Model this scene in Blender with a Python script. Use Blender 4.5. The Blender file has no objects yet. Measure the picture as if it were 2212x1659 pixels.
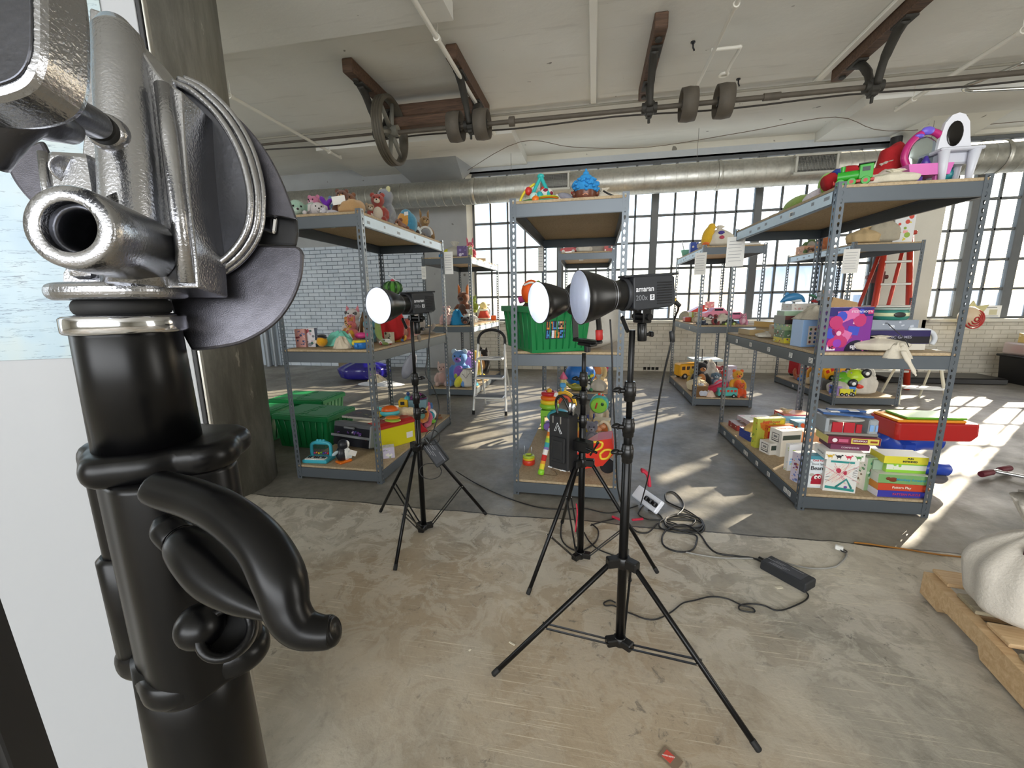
import bpy, bmesh, math, random
from mathutils import Vector, Matrix, Euler
SC = bpy.context.scene
COL = SC.collection
PI = math.pi
# ---------------------------------------------------------------- camera
FPX, PITCH, ROLL, YAW, EYE = 905.0, math.radians(11.2), math.radians(-.84), math.radians(11.0), 1.262
cp, sp, cr, sr = math.cos(PITCH), math.sin(PITCH), math.cos(ROLL), math.sin(ROLL)
_f, _u, _r = Vector((0, cp, -sp)), Vector((0, sp, cp)), Vector((1, 0, 0))
_R, _U = cr*_r + sr*_u, -sr*_r + cr*_u
_Z = Matrix.Rotation(YAW, 3, 'Z')
CR, CU, CF = _Z @ _R, _Z @ _U, _Z @ _f
CP = Vector((0, 0, EYE))
cam = bpy.data.objects.new('camera', bpy.data.cameras.new('camera'))
COL.objects.link(cam)
cam.matrix_world = Matrix(((CR.x, CU.x, -CF.x, 0), (CR.y, CU.y, -CF.y, 0), (CR.z, CU.z, -CF.z, EYE), (0, 0, 0, 1)))
cam.data.sensor_width = 36
cam.data.sensor_fit = 'HORIZONTAL'
cam.data.lens = 36*FPX/2212
cam.data.clip_start = .01
cam.data.clip_end = 500
SC.camera = cam
# ---------------------------------------------------------------- sky, sun, added fill lamps out of view, exposure
w = bpy.data.worlds.new('sky')
SC.world = w
w.use_nodes = True
nt = w.node_tree
bg = nt.nodes['Background']
sky = nt.nodes.new('ShaderNodeTexSky')
sky.sky_type = 'NISHITA'
sky.sun_disc = False
sky.sun_elevation = math.radians(23)
sky.sun_rotation = math.radians(45)
sky.air_density = 1.0
sky.dust_density = 1.2
sky.ozone_density = 2.5
nt.links.new(sky.outputs[0], bg.inputs[0])
bg.inputs[1].default_value = .36
sl = bpy.data.lights.new('sun', 'SUN')
sl.energy = 10
sl.angle = math.radians(.6)
sl.color = (1, .87, .66)
sun = bpy.data.objects.new('sun', sl)
COL.objects.link(sun)
sun.rotation_euler = Vector((-.70, -.70, -.41)).to_track_quat('-Z', 'Y').to_euler()
def area(name, loc, aim, sx, sy, e, col=(1, 1, 1)):
    l = bpy.data.lights.new(name, 'AREA')
    l.shape = 'RECTANGLE'
    l.size, l.size_y, l.energy, l.color = sx, sy, e, col
    o = bpy.data.objects.new(name, l)
    COL.objects.link(o)
    o.location = loc
    o.rotation_euler = (Vector(aim) - Vector(loc)).to_track_quat('-Z', 'Z').to_euler()
    return o
area('added_fill_rear', (0, -6.3, 2.2), (0, 3, 1.6), 10, 2.4, 400, (.93, .96, 1))  # added fill lamp behind the camera; the wall there has no windows
area('added_fill_right', (10.3, 1, 2.2), (0, 2, 1.3), 9, 2.4, 250, (1, .98, .94))  # unseen fill lamp added along the solid right wall
area('added_fill_left', (-9.3, 0, 2.2), (0, 2, 1.3), 8, 2.2, 150, (.85, .93, 1))  # cool fill lamp added out of view at the solid left wall
SC.view_settings.view_transform = 'Standard'
SC.view_settings.look = 'None'
SC.view_settings.gamma = 1
SC.view_settings.use_curve_mapping = False
SC.view_settings.exposure = .80
# ---------------------------------------------------------------- helpers
def px(x, y):
    return CF + CR*((x - 1106)/FPX) - CU*((y - 829.5)/FPX)
def atz(x, y, z):
    d = px(x, y); return CP + d*((z - EYE)/d.z)
def aty(x, y, Y):
    d = px(x, y); return CP + d*(Y/d.y)
def atx(x, y, X):
    d = px(x, y); return CP + d*(X/d.x)
def atd(x, y, t):
    return CP + px(x, y)*t
def dist(p):
    return (Vector(p) - CP).dot(CF)
V = Vector
def T(x=0, y=0, z=0): return Matrix.Translation((x, y, z))
def Rz(a): return Matrix.Rotation(math.radians(a), 4, 'Z')
def Rx(a): return Matrix.Rotation(math.radians(a), 4, 'X')
def Ry(a): return Matrix.Rotation(math.radians(a), 4, 'Y')
def frame(p, d, up=(0, 0, 1)):
    z = V(d).normalized()
    u = V(up)
    if abs(z.dot(u)) > .98: u = V((1, 0, 0))
    x = u.cross(z).normalized(); y = z.cross(x)
    return Matrix(((x.x, y.x, z.x, p[0]), (x.y, y.y, z.y, p[1]), (x.z, y.z, z.z, p[2]), (0, 0, 0, 1)))
MATS = {}
def hx(c):
    if isinstance(c, str):
        c = c.lstrip('#')
        c = [int(c[i:i+2], 16)/255 for i in (0, 2, 4)]
        c = [v/12.92 if v < .04045 else ((v+.055)/1.055)**2.4 for v in c]
    return (c[0], c[1], c[2], 1)
def mat(col, rough=.5, metal=0, noise=0, scale=20, bump=0, emis=0, name=None, sheen=0, coat=0, trans=0, alpha=1, bscale=None, spec=None, bdist=.01):
    key = (str(col), rough, metal, noise, scale, bump, emis, sheen, coat, trans, alpha, bscale, spec)
    if key in MATS: return MATS[key]
    m = bpy.data.materials.new(name or 'paint')
    m.use_nodes = True
    N, L = m.node_tree.nodes, m.node_tree.links
    b = N['Principled BSDF']
    c = hx(col)
    b.inputs['Base Color'].default_value = c
    b.inputs['Roughness'].default_value = rough
    b.inputs['Metallic'].default_value = metal
    if spec is not None: b.inputs['Specular IOR Level'].default_value = spec
    if sheen: b.inputs['Sheen Weight'].default_value = sheen
    if coat: b.inputs['Coat Weight'].default_value = coat
    if trans: b.inputs['Transmission Weight'].default_value = trans
    if alpha < 1: b.inputs['Alpha'].default_value = alpha
    if emis:
        b.inputs['Emission Color'].default_value = c
        b.inputs['Emission Strength'].default_value = emis
    if noise or bump:
        tc = N.new('ShaderNodeTexCoord')
        n = N.new('ShaderNodeTexNoise')
        n.inputs['Scale'].default_value = scale
        n.inputs['Detail'].default_value = 5
        L.new(tc.outputs['Object'], n.inputs['Vector'])
        if noise:
            mx = N.new('ShaderNodeMix'); mx.data_type = 'RGBA'
            mx.inputs[6].default_value = [v*(1-noise) for v in c[:3]] + [1]
            mx.inputs[7].default_value = [min(1, v*(1+noise)) for v in c[:3]] + [1]
            L.new(n.outputs['Fac'], mx.inputs[0]); L.new(mx.outputs[2], b.inputs['Base Color'])
        if bump:
            bp = N.new('ShaderNodeBump'); bp.inputs['Strength'].default_value = bump; bp.inputs['Distance'].default_value = bdist
            if bscale:
                n2 = N.new('ShaderNodeTexNoise'); n2.inputs['Scale'].default_value = bscale; n2.inputs['Detail'].default_value = 3
                L.new(tc.outputs['Object'], n2.inputs['Vector']); L.new(n2.outputs['Fac'], bp.inputs['Height'])
            else: L.new(n.outputs['Fac'], bp.inputs['Height'])
            L.new(bp.outputs[0], b.inputs['Normal'])
    MATS[key] = m
    return m
def plastic(c, r=.35): return mat(c, r, spec=.5, name='plastic')
def fur(c): return mat(c, .95, noise=.18, scale=60, bump=.5, bscale=220, sheen=.4, name='plush')
def cloth(c, n=.1): return mat(c, .9, noise=n, scale=35, bump=.25, bscale=120, name='fabric')
def card(c): return mat(c, .42, name='printed_card')
def tag(o, label=None, cat=None, group=None, kind=None):
    if label: o['label'] = label
    if cat: o['category'] = cat
    if group: o['group'] = group
    if kind: o['kind'] = kind
    return o
CLAMP, TOYS = [False], []
def thing(name, loc=(0, 0, 0), rz=0, label=None, cat=None, group=None, kind=None, rot=None, s=1):
    o = bpy.data.objects.new(name, None)
    COL.objects.link(o)
    o.empty_display_size = .05
    o.location = loc
    o.rotation_euler = rot if rot else (0, 0, math.radians(rz))
    if s != 1: o.scale = (s, s, s)
    if label and CLAMP[0]: TOYS.append(o)
    return tag(o, label, cat, group, kind)
class MB:
    """collects shapes, then builds them as ONE mesh object"""
    def __init__(s): s.v, s.f, s.m, s.sm, s.mats, s.k, s.X = [], [], [], [], [], 0, Matrix()
    def use(s, m):
        if m not in s.mats: s.mats.append(m)
        s.k = s.mats.index(m); return s
    def at(s, M=None): s.X = M or Matrix(); return s
    def add(s, vs, fs, smooth=False):
        n = len(s.v)
        s.v += [s.X @ V(p) for p in vs]
        for f in fs:
            s.f.append([i+n for i in f]); s.m.append(s.k); s.sm.append(smooth)
        return s
    def box(s, c, d, b=0, M=None):
        x, y, z = d[0]/2, d[1]/2, d[2]/2
        O = s.X; s.X = O @ T(*c) @ (M or Matrix())
        b = min(b, x*.9, y*.9, z*.9)
        if b <= 0:
            s.add([(i*x, j*y, k*z) for i in (-1, 1) for j in (-1, 1) for k in (-1, 1)],
                  [(0, 1, 3, 2), (4, 6, 7, 5), (0, 4, 5, 1), (2, 3, 7, 6), (0, 2, 6, 4), (1, 5, 7, 3)])
        else:
            vs, ix = [], {}
            for i in (-1, 1):
                for j in (-1, 1):
                    for k in (-1, 1):
                        for a in range(3):
                            q = [i*(x-b), j*(y-b), k*(z-b)]
                            q[a] = (i*x, j*y, k*z)[a]
                            ix[(i, j, k, a)] = len(vs); vs.append(q)
            F = []
            for a in range(3):
                o1, o2 = [t for t in range(3) if t != a]
                for sg in (-1, 1):
                    q = []
                    for p1, p2 in ((-1, -1), (1, -1), (1, 1), (-1, 1)):
                        t = [0, 0, 0]; t[a] = sg; t[o1] = p1; t[o2] = p2; q.append(ix[(*t, a)])
                    F.append(q)
            for a in range(3):
                o1, o2 = [t for t in range(3) if t != a]
                for p1 in (-1, 1):
                    for p2 in (-1, 1):
                        t1 = [0, 0, 0]; t1[a] = -1; t1[o1] = p1; t1[o2] = p2; t2 = t1[:]; t2[a] = 1
                        F.append([ix[(*t1, o1)], ix[(*t1, o2)], ix[(*t2, o2)], ix[(*t2, o1)]])
            for i in (-1, 1):
                for j in (-1, 1):
                    for k in (-1, 1): F.append([ix[(i, j, k, a)] for a in range(3)])
            s.add(vs, F)
        s.X = O
        return s
    def lathe(s, prof, n=24, M=None, smooth=True, sx=1, sy=1):
        O = s.X; s.X = O @ (M or Matrix())
        vs, F, m = [], [], len(prof)
        for i in range(n):
            a = 2*PI*i/n
            for r, z in prof: vs.append((r*math.cos(a)*sx, r*math.sin(a)*sy, z))
        for i in range(n):
            j = (i+1) % n
            for k in range(m-1): F.append((i*m+k, j*m+k, j*m+k+1, i*m+k+1))
        if prof[0][0] > 1e-6: F.append([i*m for i in range(n)][::-1])
        if prof[-1][0] > 1e-6: F.append([i*m+m-1 for i in range(n)])
        s.add(vs, F, smooth)
        s.X = O
        return s
    def ring(s, prof, n=24, M=None, smooth=True):
        """closed profile swept about z"""
        O = s.X; s.X = O @ (M or Matrix())
        vs, F, m = [], [], len(prof)
        for i in range(n):
            a = 2*PI*i/n
            for r, z in prof: vs.append((r*math.cos(a), r*math.sin(a), z))
        for i in range(n):
            j = (i+1) % n
            for k in range(m): F.append((i*m+k, j*m+k, j*m+(k+1) % m, i*m+(k+1) % m))
        s.add(vs, F, smooth); s.X = O
        return s
    def torus(s, R, r, M=None, n=28, m=10):
        return s.ring([(R+r*math.cos(2*PI*i/m), r*math.sin(2*PI*i/m)) for i in range(m)], n, M)
    def cyl(s, a, b, r, r2=None, n=12, smooth=True, e=0):
        a, b = V(a), V(b)
        L = (b-a).length
        if L < 1e-7: return s
        r2 = r if r2 is None else r2
        if e: pr = [(r-e, 0), (r, e), (r2, L-e), (r2-e, L)]
        else: pr = [(r, 0), (r2, L)]
        O = s.X; s.X = O @ frame(a, b-a)
        vs, F, k = [], [], len(pr)
        for i in range(n):
            t = 2*PI*i/n
            for q, z in pr: vs.append((q*math.cos(t), q*math.sin(t), z))
        for i in range(n):
            j = (i+1) % n
            for q in range(k-1): F.append((i*k+q, j*k+q, j*k+q+1, i*k+q+1))
        s.add(vs, F, smooth)
        s.add([vs[i*k] for i in range(n)], [list(range(n))[::-1]])
        s.add([vs[i*k+k-1] for i in range(n)], [list(range(n))])
        s.X = O
        return s
    def tube(s, pts, r, n=8, closed=False, flat=1.0):
        pts = [V(p) for p in pts]
        rs = r if isinstance(r, (list, tuple)) else [r]*len(pts)
        vs, F, N = [], [], len(pts)
        up = None
        for i, p in enumerate(pts):
            d = (pts[(i+1) % N] - pts[i-1]) if closed or 0 < i < N-1 else (pts[1]-pts[0] if i == 0 else pts[-1]-pts[-2])
            if d.length < 1e-9: d = V((0, 0, 1))
            d.normalize()
            if up is None:
                up = V((0, 0, 1)) if abs(d.z) < .9 else V((1, 0, 0))
            x = (up - d*up.dot(d))
            if x.length < 1e-6: x = V((1, 0, 0)).cross(d)
            x.normalize(); up = x; y = d.cross(x)
            for k in range(n):
                a = 2*PI*k/n
                vs.append(p + x*(rs[i]*flat*math.cos(a)) + y*(rs[i]*math.sin(a)))
        for i in range(N if closed else N-1):
            j = (i+1) % N
            for k in range(n): F.append((i*n+k, i*n+(k+1) % n, j*n+(k+1) % n, j*n+k))
        if not closed:
            F.append(list(range(n))[::-1]); F.append([(N-1)*n+k for k in range(n)])
        return s.add(vs, F, True)
    def ell(s, c, r, M=None, n=14, m=9):
        if not isinstance(r, (list, tuple)): r = (r, r, r)
        O = s.X; s.X = O @ T(*c) @ (M or Matrix())
        vs = [(0, 0, -r[2])]
        for j in range(1, m):
            t = -PI/2 + PI*j/m
            for i in range(n):
                a = 2*PI*i/n
                vs.append((r[0]*math.cos(t)*math.cos(a), r[1]*math.cos(t)*math.sin(a), r[2]*math.sin(t)))
        vs.append((0, 0, r[2]))
        F = []
        for i in range(n):
            k = (i+1) % n
            F.append((0, 1+k, 1+i))
            for j in range(m-2): F.append((1+j*n+i, 1+j*n+k, 1+(j+1)*n+k, 1+(j+1)*n+i))
            F.append((1+(m-2)*n+i, 1+(m-2)*n+k, len(vs)-1))
        s.add(vs, F, True); s.X = O
        return s
    def prism(s, poly, h, M=None, b=0):
        """poly in local xy, from z=0 to z=h"""
        O = s.X; s.X = O @ (M or Matrix())
        n = len(poly)
        if b:
            cx, cy = sum(p[0] for p in poly)/n, sum(p[1] for p in poly)/n
            rr = max(math.hypot(p[0]-cx, p[1]-cy) for p in poly)
            k = 1 - b/rr
            ins = [((p[0]-cx)*k+cx, (p[1]-cy)*k+cy) for p in poly]
            L = [[(x, y, 0) for x, y in ins], [(x, y, b) for x, y in poly], [(x, y, h-b) for x, y in poly], [(x, y, h) for x, y in ins]]
        else: L = [[(x, y, 0) for x, y in poly], [(x, y, h) for x, y in poly]]
        vs = sum(L, [])
        F = [list(range(n))[::-1], [(len(L)-1)*n+i for i in range(n)]]
        for q in range(len(L)-1):
            for i in range(n): F.append((q*n+i, q*n+(i+1) % n, (q+1)*n+(i+1) % n, (q+1)*n+i))
        s.add(vs, F); s.X = O
        return s
    def quad(s, a, b, c, d): return s.add([a, b, c, d], [(0, 1, 2, 3)])
    def build(s, name, parent=None, m=None, bev=0, sub=0, rem=0, solid=0, loc=None, smooth=None):
        me = bpy.data.meshes.new(name)
        me.from_pydata([tuple(p) for p in s.v], [], s.f)
        for k in (s.mats or [m]): me.materials.append(k)
        me.polygons.foreach_set('material_index', s.m)
        me.polygons.foreach_set('use_smooth', [True if smooth else q for q in s.sm])
        me.update()
        bm = bmesh.new(); bm.from_mesh(me)
        bmesh.ops.recalc_face_normals(bm, faces=bm.faces)
        bm.to_mesh(me); bm.free()
        o = bpy.data.objects.new(name, me)
        COL.objects.link(o)
        if parent is not None: o.parent = parent
        if loc: o.location = loc
        if rem:
            q = o.modifiers.new('r', 'REMESH'); q.mode = 'VOXEL'; q.voxel_size = rem; q.use_smooth_shade = True
            q = o.modifiers.new('s', 'SMOOTH'); q.iterations = 4; q.factor = .6
        if solid:
            q = o.modifiers.new('t', 'SOLIDIFY'); q.thickness = solid
        if bev:
            q = o.modifiers.new('b', 'BEVEL'); q.width = bev; q.segments = 2; q.limit_method = 'ANGLE'
        if sub:
            q = o.modifiers.new('u', 'SUBSURF'); q.levels = sub; q.render_levels = sub
        return o
def spline(P, n=8, closed=False):
    P = [V(p) for p in P]
    out, N = [], len(P)
    for i in range(N if closed else N-1):
        g = (lambda k: P[k % N]) if closed else (lambda k: P[max(0, min(N-1, k))])
        a, b, c, d = g(i-1), g(i), g(i+1), g(i+2)
        for k in range(n):
            t = k/n
            out.append(.5*((2*b) + (c-a)*t + (2*a-5*b+4*c-d)*t*t + (3*b-a-3*c+d)*t**3))
    if not closed: out.append(P[-1])
    return out
def text(s, size, M, m, parent=None, name='lettering', ext=.0004, align='CENTER', sx=1, bold=0):
    c = bpy.data.curves.new(name, 'FONT')
    c.body = s; c.size = size; c.extrude = ext; c.align_x = align; c.align_y = 'CENTER'
    c.offset = bold
    c.materials.append(m)
    tmp = bpy.data.objects.new(name, c)
    COL.objects.link(tmp)
    bpy.context.view_layer.update()
    me = bpy.data.meshes.new_from_object(tmp.evaluated_get(bpy.context.evaluated_depsgraph_get()))
    bpy.data.objects.remove(tmp); bpy.data.curves.remove(c)
    me.name = name
    o = bpy.data.objects.new(name, me)
    COL.objects.link(o)
    o.matrix_local = M @ Matrix.Diagonal((sx, 1, 1, 1))
    if parent is not None: o.parent = parent
    return o
FRONT = Rx(90)   # text plane: reads from -Y
# ---------------------------------------------------------------- surface materials of the building
class NT:
    def __init__(s, name):
        s.m = bpy.data.materials.new(name); s.m.use_nodes = True
        s.N, s.L = s.m.node_tree.nodes, s.m.node_tree.links
        s.b = s.N['Principled BSDF']; s.co = s.N.new('ShaderNodeTexCoord').outputs['Object']
    def map(s, sc=(1, 1, 1), rot=(0, 0, 0), loc=(0, 0, 0)):
        n = s.N.new('ShaderNodeMapping'); n.inputs['Scale'].default_value = sc; n.inputs['Rotation'].default_value = rot
        n.inputs['Location'].default_value = loc
        s.L.new(s.co, n.inputs[0]); return n.outputs[0]
    def noise(s, scale, detail=6, rough=.6, v=None, dist=0):
        n = s.N.new('ShaderNodeTexNoise'); n.inputs['Scale'].default_value = scale; n.inputs['Detail'].default_value = detail
        n.inputs['Roughness'].default_value = rough; n.inputs['Distortion'].default_value = dist
        s.L.new(v or s.co, n.inputs['Vector']); return n.outputs['Fac']
    def ramp(s, f, stops):
        n = s.N.new('ShaderNodeValToRGB'); e = n.color_ramp.elements
        while len(e) < len(stops): e.new(.5)
        for q, (p, c) in zip(e, stops): q.position = p; q.color = hx(c) if not isinstance(c, (int, float)) else (c, c, c, 1)
        s.L.new(f, n.inputs[0]); return n.outputs[0]
    def math(s, op, a, b=None, c=None):
        n = s.N.new('ShaderNodeMath'); n.operation = op
        for i, q in enumerate((a, b, c)):
            if q is None: continue
            if isinstance(q, (int, float)): n.inputs[i].default_value = q
            else: s.L.new(q, n.inputs[i])
        return n.outputs[0]
    def mix(s, f, a, b, mode='MIX'):
        n = s.N.new('ShaderNodeMix'); n.data_type = 'RGBA'; n.blend_type = mode
        for i, q in ((0, f), (6, a), (7, b)):
            if isinstance(q, (int, float)): n.inputs[i].default_value = q
            elif isinstance(q, (str, tuple)): n.inputs[i].default_value = hx(q)
            else: s.L.new(q, n.inputs[i])
        return n.outputs[2]
    def xyz(s):
        n = s.N.new('ShaderNodeSeparateXYZ'); s.L.new(s.co, n.inputs[0]); return n.outputs
    def out(s, col=None, rough=None, bump=None, strength=.3, dist=.01):
        for q, k in ((col, 'Base Color'), (rough, 'Roughness')):
            if q is None: continue
            if isinstance(q, (int, float)): s.b.inputs[k].default_value = q
            elif isinstance(q, str): s.b.inputs[k].default_value = hx(q)
            else: s.L.new(q, s.b.inputs[k])
        if bump is not None:
            n = s.N.new('ShaderNodeBump'); n.inputs['Strength'].default_value = strength; n.inputs['Distance'].default_value = dist
            s.L.new(bump, n.inputs['Height']); s.L.new(n.outputs[0], s.b.inputs['Normal'])
        return s.m
def m_floor():
    n = NT('worn_concrete')
    X = n.xyz()
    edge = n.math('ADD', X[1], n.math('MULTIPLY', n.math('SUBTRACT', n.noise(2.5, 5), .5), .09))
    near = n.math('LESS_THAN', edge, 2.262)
    crack = n.math('LESS_THAN', n.math('ABSOLUTE', n.math('SUBTRACT', edge, 2.268)), .006)
    blot = n.ramp(n.noise(1.1, 9, .62, dist=.6), [(.32, '#7f7b70'), (.45, '#a39d90'), (.54, '#b4ad9e'), (.66, '#cbc4b4')])
    rust = n.mix(n.ramp(n.noise(.45, 6, .6, v=n.map(loc=(5, 2, 0))), [(.46, 0), (.62, .6)]), blot, '#a48c6c')
    pit = n.ramp(n.noise(26, 8, .7, dist=.3), [(.34, .84), (.46, 1), (.62, 1.0), (.75, 1.08)])
    c1 = n.mix(1, rust, pit, 'MULTIPLY')
    peel = n.ramp(n.noise(5.5, 10, .72, dist=1.2), [(.47, 0), (.53, 1)])
    band = n.ramp(n.math('SUBTRACT', X[1], 1.2), [(.0, .25), (.9, 1)])
    c1 = n.mix(n.math('MULTIPLY', peel, n.math('MULTIPLY', band, .6)), c1, '#d2ccbe')
    blk = n.ramp(n.noise(17, 9, .75, v=n.map(loc=(3, 7, 0)), dist=.8), [(.58, 0), (.64, .6)])
    c1 = n.mix(n.math('MULTIPLY', blk, n.ramp(n.noise(1.7, 4, v=n.map(loc=(9, 1, 0))), [(.42, 0), (.6, 1)])), c1, '#4c4b46')
    for k, rr in enumerate((.5, -.7, 1.2)):
        s1 = n.noise(3.0, 3, .5, v=n.map((1, 60, 1), (0, 0, rr), (k*7, 3, 0)))
        ms = n.ramp(n.noise(1.3, 3, v=n.map(loc=(k*5, 11, 0))), [(.5, 0), (.62, 1)])
        c1 = n.mix(n.math('MULTIPLY', n.ramp(s1, [(.62, 0), (.67, .6)]), ms), c1, '#dcd2bc')
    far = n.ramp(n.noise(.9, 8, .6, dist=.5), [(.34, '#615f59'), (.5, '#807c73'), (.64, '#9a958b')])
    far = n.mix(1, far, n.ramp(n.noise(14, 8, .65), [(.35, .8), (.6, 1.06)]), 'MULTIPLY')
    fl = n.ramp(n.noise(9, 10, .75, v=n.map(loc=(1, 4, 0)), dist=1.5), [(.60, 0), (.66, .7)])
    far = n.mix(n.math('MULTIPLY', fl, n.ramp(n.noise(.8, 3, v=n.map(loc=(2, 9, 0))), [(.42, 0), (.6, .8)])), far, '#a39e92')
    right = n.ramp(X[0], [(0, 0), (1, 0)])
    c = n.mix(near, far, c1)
    c = n.mix(crack, c, '#3a3833')
    r = n.mix(near, n.ramp(n.noise(3, 6), [(.3, .36), (.7, .6)]), n.ramp(n.noise(4, 6), [(.3, .48), (.7, .72)]))
    h = n.math('ADD', n.noise(26, 8, .7, dist=.3), n.math('MULTIPLY', n.noise(1.2, 5), 2))
    return n.out(c, r, h, .22, .012)
def m_ceiling():
    n = NT('board_formed_white_concrete')
    c = n.ramp(n.noise(.5, 6, .6), [(.3, '#d2d0c8'), (.55, '#dad9d2'), (.75, '#e0dfd9')])
    line = n.noise(1.0, 4, .5, v=n.map((1.4, 14, 1)))
    c = n.mix(n.ramp(line, [(.62, 0), (.68, .14)]), c, '#98948a')
    spot = n.noise(9, 2, .4, v=n.map(loc=(3, 1, 0)))
    c = n.mix(n.ramp(spot, [(.76, 0), (.78, .7)]), c, '#5a564c')
    wv = n.N.new('ShaderNodeTexWave'); wv.inputs['Scale'].default_value = 1.4; wv.bands_direction = 'Y'; wv.wave_profile = 'SAW'
    wv.inputs['Distortion'].default_value = .3
    n.L.new(n.co, wv.inputs[0])
    h = n.math('ADD', n.math('MULTIPLY', wv.outputs['Fac'], .25), n.noise(6, 8, .6))
    return n.out(c, .85, h, .22, .02)
def m_brick(c1, c2, mortar, rough=.8, w=.20, h=.066, mw=.007, bump=.5, orient='xz'):
    n = NT('painted_brick')
    X = n.xyz()
    cb = n.N.new('ShaderNodeCombineXYZ')
    n.L.new(X[0] if orient == 'xz' else X[1], cb.inputs[0]); n.L.new(X[2], cb.inputs[1])
    b = n.N.new('ShaderNodeTexBrick')
    n.L.new(cb.outputs[0], b.inputs['Vector'])
    for k, v in (('Scale', 1.0), ('Brick Width', w), ('Row Height', h), ('Mortar Size', mw), ('Mortar Smooth', .2), ('Bias', 0)): b.inputs[k].default_value = v
    b.inputs['Color1'].default_value = hx(c1); b.inputs['Color2'].default_value = hx(c2); b.inputs['Mortar'].default_value = hx(mortar)
    c = n.mix(1, b.outputs['Color'], n.ramp(n.noise(5, 6), [(.3, .88), (.6, 1.03)]), 'MULTIPLY')
    hh = n.math('ADD', n.math('MULTIPLY', b.outputs['Fac'], -1), n.math('MULTIPLY', n.noise(30, 4), .3))
    return n.out(c, rough, hh, bump, .01)
def m_plaster(c, c2, spots=True):
    n = NT('painted_plaster')
    col = n.ramp(n.noise(.8, 7, .62), [(.3, c2), (.65, c)])
    if spots: col = n.mix(n.ramp(n.noise(7, 2, .4, v=n.map(loc=(3, 1, 6))), [(.73, 0), (.75, .8)]), col, '#5a564c')
    return n.out(col, .8, n.noise(12, 7), .2, .01)
def m_column():
    n = NT('bare_concrete')
    v = n.map((1, 1, .25))
    c = n.ramp(n.noise(3.2, 11, .74, v=v, dist=.3), [(.30, '#4b4942'), (.48, '#64625a'), (.60, '#7b7970'), (.74, '#98968c')])
    c = n.mix(n.ramp(n.noise(14, 6, .6, v=n.map((1, 1, .3), loc=(4, 4, 2))), [(.66, 0), (.71, .6)]), c, '#c0bbac')
    return n.out(c, .55, n.noise(9, 8, v=v), .4, .01)
def m_wood(c1, c2, sc=(2, 30, 30), rough=.7):
    n = NT('wood')
    c = n.ramp(n.noise(1.6, 8, .65, v=n.map(sc), dist=.8), [(.3, c1), (.7, c2)])
    return n.out(c, rough, n.noise(3, 6, v=n.map(sc)), .25, .005)
def m_board():
    n = NT('particle_board')
    c = n.ramp(n.noise(90, 4, .7), [(.3, '#a08b6b'), (.6, '#bda888')])
    c = n.mix(1, c, n.ramp(n.noise(2.2, 5), [(.3, .86), (.7, 1.06)]), 'MULTIPLY')
    return n.out(c, .75)
def m_galv():
    n = NT('galvanised_steel')
    n.b.inputs['Metallic'].default_value = .9
    v = n.N.new('ShaderNodeTexVoronoi'); v.inputs['Scale'].default_value = 26
    n.L.new(n.co, v.inputs['Vector'])
    c = n.mix(.5, n.ramp(n.noise(3, 5), [(.3, '#b3b2aa'), (.7, '#d2d1c8')]), n.ramp(v.outputs['Distance'], [(0, '#aeaea8'), (1, '#d6d5cc')]))
    return n.out(c, n.ramp(n.noise(8, 5), [(.3, .34), (.7, .55)]))
def m_glass():
    n = NT('dusty_window_glass')
    X = n.xyz()
    N, L = n.N, n.L
    tr = N.new('ShaderNodeBsdfTransparent'); tr.inputs[0].default_value = (.97, .985, 1, 1)
    gl = N.new('ShaderNodeBsdfGlossy'); gl.inputs['Roughness'].default_value = .05
    tl = N.new('ShaderNodeBsdfTranslucent'); tl.inputs[0].default_value = (.80, .87, .92, 1)
    m1 = N.new('ShaderNodeMixShader'); m2 = N.new('ShaderNodeMixShader')
    dirt = n.noise(9, 8, .7, v=n.map((1.4, 1.4, .5)), dist=.8)
    low = n.ramp(n.math('MULTIPLY', X[2], .25), [(.26, .42), (.46, .08), (.7, .04)])
    f = n.math('MULTIPLY', n.ramp(dirt, [(.3, .35), (.7, 1)]), low)
    L.new(f, m1.inputs[0]); L.new(tr.outputs[0], m1.inputs[1]); L.new(tl.outputs[0], m1.inputs[2])
    m2.inputs[0].default_value = .05
    L.new(m1.outputs[0], m2.inputs[1]); L.new(gl.outputs[0], m2.inputs[2])
    L.new(m2.outputs[0], N['Material Output'].inputs[0])
    return n.m
FLOOR, CEIL, CONC = m_floor(), m_ceiling(), m_column()
GREYWALL = m_plaster('#a6a8a8', '#939594')
WHITEWALL = m_plaster('#dcd9cd', '#cfcbbd')
BLUEBRICK = m_brick('#bcc6d0', '#cad2da', '#66727e', w=.235, h=.074, mw=.006)
WHITEBRICK = m_brick('#cfcabb', '#d8d3c5', '#b3ad9c', mw=.006, bump=.35)
TIMBER = m_wood('#38281c', '#6b503c')
PALE = m_wood('#b8946a', '#d9bd94')
GREYPALE = m_wood('#857a63', '#aca084')
BOARD = m_board(); GALV = m_galv(); GLASS = m_glass()
IRON = mat('#3f3d38', .65, .5, noise=.25, scale=14, bump=.3, name='old_iron')
PULLEY = mat('#5d564c', .7, .3, noise=.3, scale=10, bump=.3, name='rusty_pulley')
FRAME = mat('#66696a', .6, .2, noise=.1, scale=9, name='window_steel')
STEEL = mat('#5f666c', .38, .35, noise=.06, scale=8, name='grey_shelf_steel')
STEEL2 = mat('#4c545b', .42, .3, noise=.06, scale=8, name='dark_shelf_steel')
WPIPE = mat('#dedbd0', .5, name='white_pipe_paint')
BLK = mat('#0c0c0d', .32, spec=.5, name='black_plastic')
BLKM = mat('#141416', .5, name='matte_black')
RUB = mat('#0a0a0a', .7, name='rubber')
WHT = mat('#eceae4', .5, name='white')
PAPER = mat('#f2f1ec', .7, name='paper')
INK = mat('#2c2c30', .6, name='ink')
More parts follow.
